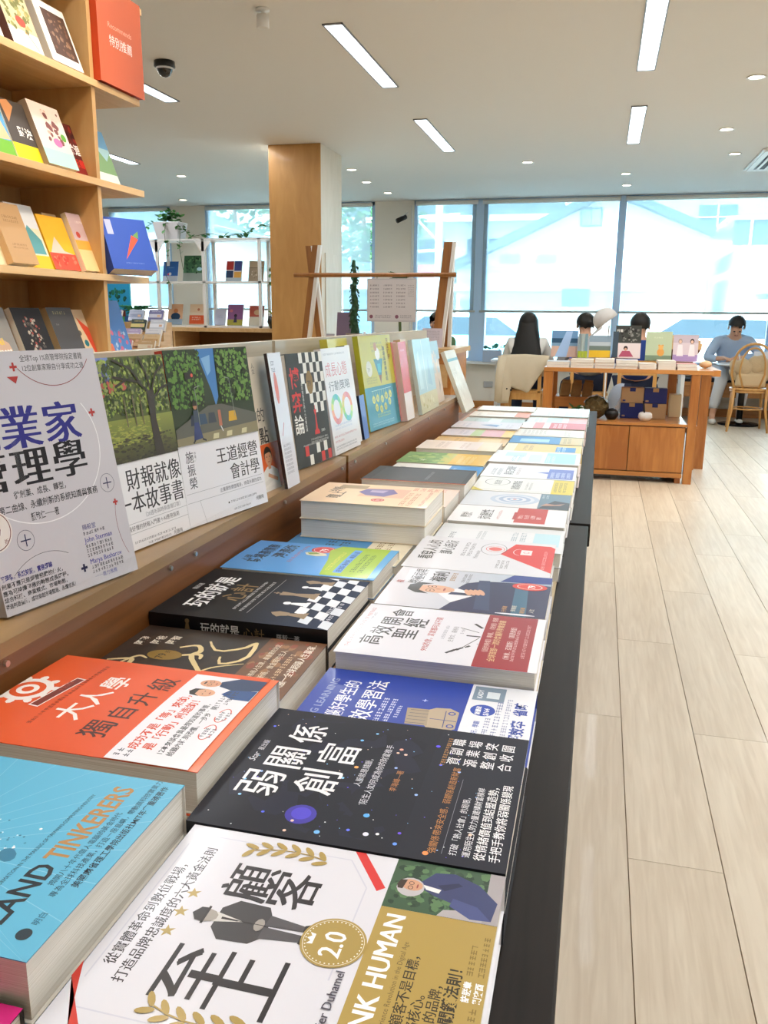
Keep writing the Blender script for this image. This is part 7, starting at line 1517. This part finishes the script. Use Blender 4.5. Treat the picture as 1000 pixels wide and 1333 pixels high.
JACK = mat('jacket_cream', 'd6c8ae', 0.85, noise=0.06, nscale=12); NAVYC = mat('navy_cloth', '1e2740', 0.8); DENIM = mat('denim_blue', '6d8fc4', 0.8); PALEB = mat('pale_blue_cloth', 'a9bcd6', 0.8, noise=0.08, nscale=14); PALET = mat('pale_trousers', 'd9dbe2', 0.8)
def stool(x, y, label, h=0.46, m=None):
    t = thing('wooden_chair', label, 'chair', (x, y, 0), 'plain wooden chairs at the window')
    m = m or M_BENT
    bx('seat', (-0.2, -0.2, h - 0.03, 0.2, 0.2, h), m, t, bevel=0.006)
    for a in (-0.18, 0.15):
        bx('leg', (a, 0.14, 0, a + 0.035, 0.175, h - 0.03), m, t); bx('leg', (a, -0.2, 0, a + 0.035, -0.165, 0.80), m, t)
    bx('front_rail', (-0.15, -0.195, h - 0.10, 0.15, -0.175, h - 0.03), m, t); bx('backrest', (-0.15, -0.19, 0.66, 0.15, -0.17, 0.80), m, t)
    return t
# long-haired person with a jacket draped over the chair
person('person with long dark hair seen from behind at the window counter', (-0.755, 9.06, 0), 0, seated(0.06, (0, 0.02)), mat('white_knit', 'e2e0dc', 0.85), NAVYC, M_WHITE, 'long')
stool(-0.755, 9.0, 'wooden chair draped with a cream jacket under the long-haired person', m=M_BENT)
t = thing('draped_jacket', 'cream jacket hanging over the chair behind the long-haired person', 'jacket', (-0.755, 8.80, 0))
bm = B(); cols_ = 22; rows = []
for k in range(15):
    v_ = k / 14; row = []
    for i in range(cols_ + 1):
        u_ = i / cols_; x = -0.235 + 0.49 * u_
        if u_ < 0.24: zlow = 0.33
        elif u_ < 0.62: zlow = 0.50 - 0.17 * (u_ - 0.24)
        else: zlow = 0.44 + 0.85 * (u_ - 0.62)
        z = 0.83 - (0.83 - zlow) * v_ - 0.02 * abs(u_ - 0.5)
        row.append(bm.verts.new((x - 0.02 * v_ * (1 - u_), -0.045 - 0.012 * math.sin(u_ * 22) * v_ - 0.03 * (1 - (2 * v_ - 1) ** 2), z)))
    rows.append(row)
top = [bm.verts.new((v.co.x, 0.045, v.co.z - 0.01)) for v in rows[0]]; back = [bm.verts.new((v.co.x, 0.055, v.co.z - 0.22)) for v in rows[0]]
for A, C in [(back, top), (top, rows[0])] + list(zip(rows, rows[1:])):
    for i in range(cols_): bm.faces.new((A[i], A[i + 1], C[i + 1], C[i]))
o = obj('cloth', bm, JACK, t, True); sm = o.modifiers.new('thick', 'SOLIDIFY'); sm.thickness = 0.008
for x, z in ((-0.16, 0.475), (-0.115, 0.462)):
    bm = B(); ball(bm, (x, -0.062, z), 0.011, 1, 0.5, 1); obj('button', bm, M_BLACK, t, True)
bm = B(); tube(bm, [(-0.215, -0.03, 0.80), (-0.235, -0.06, 0.60), (-0.245, -0.06, 0.34)], [0.05, 0.048, 0.04], 10); obj('sleeve', bm, JACK, t, True)
# dark-haired person bending low, cap on a slim stand
person('dark-haired person bent low behind the bench books, left of the cap', (-0.10, 9.0, 0), 0.3, seated(0.14, (0, 0.10)), mat('grey_shirt', 'a8aeb8', 0.85), NAVYC, M_WHITE, 'short')
stool(-0.10, 8.95, 'wooden chair under the dark-haired person bent low')
t = thing('baseball_cap', 'off-white baseball cap tilted on a slim stand beside the mullion', 'cap', (0.045, 8.2, 0.8))
CAPM = mat('cap_cloth', 'd3cfcb', 0.85, noise=0.05, nscale=40)
bm = B(); prof = [(0.112, 0.0), (0.113, 0.035), (0.104, 0.075), (0.080, 0.108), (0.045, 0.128), (0, 0.134)]; lathe(bm, prof, 28)
rm = Matrix.Rotation(R(-38), 3, 'Y')
for v in bm.verts: v.co = rm @ v.co + Vector((0.0, 0, 0.36))
o = obj('crown', bm, CAPM, t, True); s = o.modifiers.new('thick', 'SOLIDIFY'); s.thickness = 0.003
bm = B(); A_, C_ = [], []
for k in range(15):
    a = R(-62 + k * 124 / 14); A_.append(bm.verts.new(rm @ Vector((-0.11 * math.cos(a), 0.11 * math.sin(a), 0.004)) + Vector((0, 0, 0.36)))); C_.append(bm.verts.new(rm @ Vector((-0.11 * math.cos(a) - 0.115 * max(0, math.cos(a * 1.35)), 0.105 * math.sin(a), -0.018)) + Vector((0, 0, 0.36))))
for i in range(14): bm.faces.new((A_[i], A_[i + 1], C_[i + 1], C_[i]))
o = obj('brim', bm, CAPM, t, True); s = o.modifiers.new('thick', 'SOLIDIFY'); s.thickness = 0.005
bm = B(); ball(bm, rm @ Vector((0, 0, 0.134)) + Vector((0, 0, 0.36)), 0.008); obj('button', bm, CAPM, t, True)
bm = B(); tube(bm, [(0.02, 0, -0.8), (0.02, 0, 0.33)], 0.008, 8); lathe(bm, [(0, 0.0), (0.12, 0), (0.12, 0.012), (0, 0.012)], 20, (0.02, 0, -0.8)); obj('stand', bm, M_WHITE, t, True)
# boy from behind
person('person with short black hair and navy top, back turned, right of the mullion', (0.36, 8.72, 0), -0.15, seated(0.02, (0, 0.02)), mat('royal_blue_shirt', '1f3c86', 0.8), NAVYC, M_WHITE, 'short')
stool(0.36, 8.68, 'wooden chair under the person in the navy top')
t = thing('backpack', 'grey and white backpack behind the bench, under the person in navy', 'bag', (0.22, 8.30, 0.0))
bm = B(); ball(bm, (0, 0, 0.44), 0.12, 1.0, 0.7, 1.3, 3)
for v in bm.verts: v.co.z = max(v.co.z, 0.28)
obj('bag_body', bm, mat('grey_canvas', '9aa2b0', 0.8), t, True); bx('strap', (0.02, -0.125, 0.34, 0.08, -0.11, 0.60), NAVYC, t, bevel=0.006)
bx('bag_rest', (-0.2, -0.12, 0.0, 0.2, 0.12, 0.28), M_WHITE, t, bevel=0.01)
# writing man
d = seated(-0.10, (0, -0.14), 0.20, 0.42, 0.26, 0.74)
d = dict(pelvis=(0, 0, 0.60), chest=(0, 0.14, 0.90), head=(0.0, 0.27, 1.115), shL=(-0.19, 0.15, 0.93), shR=(0.19, 0.15, 0.93), elL=(-0.30, 0.30, 0.78), elR=(0.30, 0.30, 0.74), wrL=(-0.03, 0.44, 0.76), wrR=(0.17, 0.47, 0.755),
         hipL=(-0.09, 0.04, 0.57), knL=(-0.14, 0.36, 0.53), anL=(-0.10, 0.40, 0.09), hipR=(0.09, 0.04, 0.57), knR=(0.13, 0.44, 0.52), anR=(0.20, 0.46, 0.09))
person('person in a pale blue open shirt bent over a page, writing at the window', (1.52, 10.90, 0), math.pi, d, PALEB, PALET, M_WHITE, 'short', skin=SKIN, head_tilt=(42, 0))
bm = B(); tube(bm, [(0, 0, 0), (-0.03, -0.01, 0.13)], 0.0045, 8); o = obj('pen', bm, M_WHITE, None, True); o.location = (1.56, 10.36, 0.712); tag(o, 'white pen in the hand of the writing person', 'pen')
t = thing('dark_tee', 'dark undershirt panel showing in the open blue shirt', 'shirt', (1.52, 10.70, 0.0)) if False else None
# person in green behind the screen post
person('person in a green shirt and jeans behind the wooden screen post', (-1.72, 9.30, 0), 2.6, seated(0.04, (0, 0.03)), mat('olive_shirt', '58764e', 0.85), DENIM, M_WHITE, 'short', skin=SKIND)
stool(-1.72, 9.30, 'wooden chair under the person in green')

# ================================================================== outside the windows
gr = structure(bx('ground_outside', (-40, 11.5, -0.3, 40, 60, -0.15), mat('pale_street', 'c9c6bf', 0.9, noise=0.05, nscale=0.6)))
structure(bx('wall_outer_eaves', (-8.2, 11.5, ZC + 0.05, 5.2, 11.9, ZC + 0.2), M_WALL))
PLAST = mat('plaster_white', 'f2f2ee', 0.9, noise=0.05, nscale=0.8); ROOF = mat('roof_grey', '4a5c64', 0.7, noise=0.15, nscale=3); DARKO = mat('awning_blue_grey', '3f5c6c', 0.7)
t = thing('gabled_building', 'sunlit white gabled building across the street', 'building', (0, 22, 0))
bm = B(); prism(bm, [(-3.7, -0.3), (2.35, -0.3), (2.35, 3.15), (0.0, 4.15), (-3.7, 2.4)], 'Y', 0, 7); obj('gable_wall', bm, PLAST, t)
bm = B(); prism(bm, [(-3.9, 2.27), (0, 4.08), (0, 4.28), (-3.95, 2.45)], 'Y', -0.5, 7.2); obj('roof_slope', bm, ROOF, t)
bm = B(); prism(bm, [(2.40, 3.08), (0, 4.08), (0, 4.28), (2.43, 3.26)], 'Y', -0.5, 7.2); obj('roof_slope', bm, ROOF, t)
w_ = bx('window_frame', (-0.68, -0.04, 3.36, -0.16, 0.02, 3.80), mat('frame_grey', '7a8c92', 0.6), t); bx('glass', (-0.64, -0.05, 3.40, -0.43, -0.03, 3.76), mat('shaded_glass', '9fb4ba', 0.3), t); bx('glass', (-0.41, -0.05, 3.40, -0.20, -0.03, 3.76), mat('pale_glass', 'a8dce6', 0.3), t)
bx('lean_to_roof', (-3.7, -1.2, 1.80, 1.0, 0, 1.98), mat('awning_pale', '9fb0b2', 0.7), t)
bx('shop_sign', (-0.97, -1.25, 1.45, -0.33, -1.2, 1.86), DARKO, t); bx('doorway', (-3.6, -0.03, 0.2, -3.0, 0.02, 1.6), mat('doorway_grey', '9cb0b4', 0.8), t)
for x in (-2.9, -1.9, 0.2, 1.4): bx('shop_window', (x, -0.03, 0.5, x + 0.7, 0.02, 1.3), mat('pale_glass', 'a8dce6', 0.3), t)
bx('ledge_band', (-3.7, -0.08, 2.30, 2.35, 0, 2.40), mat('band_pale', 'd0dcdc', 0.8), t)
for x in (-2.6, -1.7, -0.6, 0.4): bx('vent_window', (x, -0.03, 2.50, x + 0.5, 0.02, 2.72), mat('pale_glass', 'a8dce6', 0.3), t)
t = thing('side_building', 'grey metal-roofed building right of the white gable', 'building', (2.60, 20.3, 0))
bx('wall', (0.3, 0, -0.3, 9, 5, 2.75), PLAST, t); bx('shade_panel', (0.05, -0.1, 2.78, 9, 0.1, 3.28), DARKO, t); bx('roof_edge', (-0.1, -0.15, 3.28, 9, 5, 3.36), M_WHITE, t)
for x in (0.35, 1.25): bx('pole', (x, -0.16, 0, x + 0.05, -0.11, 3.3), M_WHITE, t)
bx('shop_canopy', (0.6, -1.0, 1.72, 6, 0, 1.95), mat('awning_pale', '9fb0b2', 0.7), t); bx('white_box', (0.5, -1.02, 0, 1.2, -0.1, 1.6), M_WHITE, t)
t = thing('rear_building', 'far block with a gridded window above the right roof', 'building', (1.9, 30, 0))
bx('wall', (-1, 0, -0.3, 9, 4, 6.2), mat('moss_wall', '9db8a8', 0.9, noise=0.3, nscale=1.5), t)
f = bx('window_frame', (0.9, -0.05, 4.0, 2.05, 0.02, 4.75), DARKO, t); bx('mullion', (1.45, -0.08, 4.0, 1.5, -0.04, 4.75), M_WHITE, f); bx('mullion', (0.9, -0.08, 4.36, 2.05, -0.04, 4.4), M_WHITE, f)
t = thing('left_building', 'low dark-roofed house with white eaves left of the gable', 'building', (-5.6, 34, 0))
t.scale = (1.3, 1.3, 1.3)
bx('wall', (-3.5, 0, -0.3, 2.6, 5, 3.9), PLAST, t); bm = B(); prism(bm, [(-4.0, 3.75), (3.1, 3.75), (2.9, 4.5), (-3.8, 4.9)], 'Y', -0.8, 5); obj('roof', bm, ROOF, t); bx('eaves', (-4.0, -0.9, 3.62, 3.1, -0.7, 3.78), M_WHITE, t)
for x in (-3.0, -1.4, 0.2, 1.5): bx('window', (x, -0.03, 2.2, x + 0.9, 0.02, 3.2), DARKO, t)
t = thing('red_shop', 'small house with a red awning seen through the narrow window', 'building', (-7.05, 23, 0))
bx('wall', (-2, 0, -0.3, 3.0, 3, 2.4), PLAST, t); bx('red_awning', (1.8, -0.8, 2.2, 3.1, 0, 2.5), mat('awning_red', 'c8505a', 0.7), t); bx('roof', (-2.3, -0.4, 2.4, 3.1, 3.2, 2.6), ROOF, t); bx('shutter', (0, -0.03, 0, 1.5, 0.02, 1.9), DARKO, t)
t = thing('utility_pole', 'pale utility pole with crossarms outside the narrow window', 'utility pole', (-4.0, 21.0, -0.15))
bm = B(); tube(bm, [(0, 0, 0), (0, 0, 5.5)], 0.09, 10); obj('pole', bm, mat('concrete', 'c4ccce', 0.8), t, True)
for z in (3.7, 2.9): bm = B(); tube(bm, [(-0.55, 0, z), (0.5, 0, z + 0.05)], 0.035, 6); obj('crossarm', bm, M_WHITE, t, True)
bm = B(); tube(bm, [(-0.5, 0, 3.6), (0.0, 0, 3.1)], 0.025, 6); obj('brace', bm, M_WHITE, t, True)
def tree(x, y, h, r, label, seed):
    rt = random.Random(seed); t = thing('street_tree', label, 'tree', (x, y, -0.2), 'trees across the street')
    bm = B(); tube(bm, [(0, 0, 0), (0.1, 0, h * 0.5), (0, 0.1, h * 0.75)], [0.16, 0.12, 0.06], 8); obj('trunk', bm, mat('bark', '5a4a3c', 0.9), t, True)
    bm = B()
    for i in range(1500):
        a, u, q = rt.uniform(0, 6.28), rt.uniform(-1, 1), rt.uniform(0.55, 1) ** 0.5; s = math.sqrt(1 - u * u)
        leaf(bm, (q * r * s * math.cos(a), q * r * s * math.sin(a), h * 0.68 + q * u * r * 0.85), 0.26, rt.uniform(0, 6.28), rt.uniform(-1, 1))
    obj('crown', bm, mat('tree_leaf', '5f8f5a', 0.7, noise=0.4, nscale=2), t)['kind'] = 'stuff'
tree(-8.2, 29, 6.4, 2.2, 'leafy tree behind the pole outside the narrow window', 1); tree(-13.0, 29, 7.0, 2.4, 'leafy tree seen right of the column', 2); tree(-17.9, 30, 6.0, 2.2, 'leafy tree behind the white shelving window', 3); tree(-22.6, 29, 6.2, 2.3, 'leafy tree outside the far left window', 5)
tree(-0.6, 43, 9.2, 2.6, 'leafy tree rising behind the gable roof, left of its ridge', 6); tree(3.8, 40, 9.2, 2.6, 'leafy tree rising behind the gable roof, right of its ridge', 7)
t = thing('white_house', 'white house block outside the wide left window', 'building', (-17.5, 22, 0))
bx('wall', (0, 0, -0.3, 7.0, 4, 3.6), PLAST, t); bm = B(); prism(bm, [(-0.4, 3.4), (7.4, 3.4), (3.5, 5.0)], 'Y', -0.4, 4.2); obj('roof', bm, ROOF, t)
for x in (0.7, 2.8, 5.0): bx('window', (x, -0.03, 1.4, x + 1.1, 0.02, 2.5), DARKO, t)
for i, (x, c) in enumerate(((-4.9, '7fb8c8'), (0.2, 'e4e8ea'), (4.9, 'a8c4d0'))):
    t = thing('parked_car', ['pale blue car parked outside left of the thin mullion', 'white car parked outside the middle window', 'grey-blue car parked outside at the right'][i], 'car', (x, 17.5, -0.15), 'cars parked across the street')
    bm = B(); prism(bm, [(0, 0.25), (4.2, 0.25), (4.25, 0.7), (3.5, 0.95), (2.9, 1.4), (1.2, 1.42), (0.5, 0.95), (0, 0.85)], 'Y', 0, 1.7); obj('body', bm, mat('car_paint_%d' % i, c, 0.25, coat=0.6), t, bevel=0.06)
    bm = B(); prism(bm, [(0.75, 0.98), (3.3, 0.98), (2.8, 1.33), (1.3, 1.34)], 'Y', -0.01, 1.71); obj('side_windows', bm, mat('car_glass', '3a4a54', 0.1), t)
    for wx in (0.8, 3.4):
        bm = B(); tube(bm, [(wx, -0.03, 0.32), (wx, 1.73, 0.32)], 0.32, 18); obj('wheel', bm, M_BLACK, t, True)
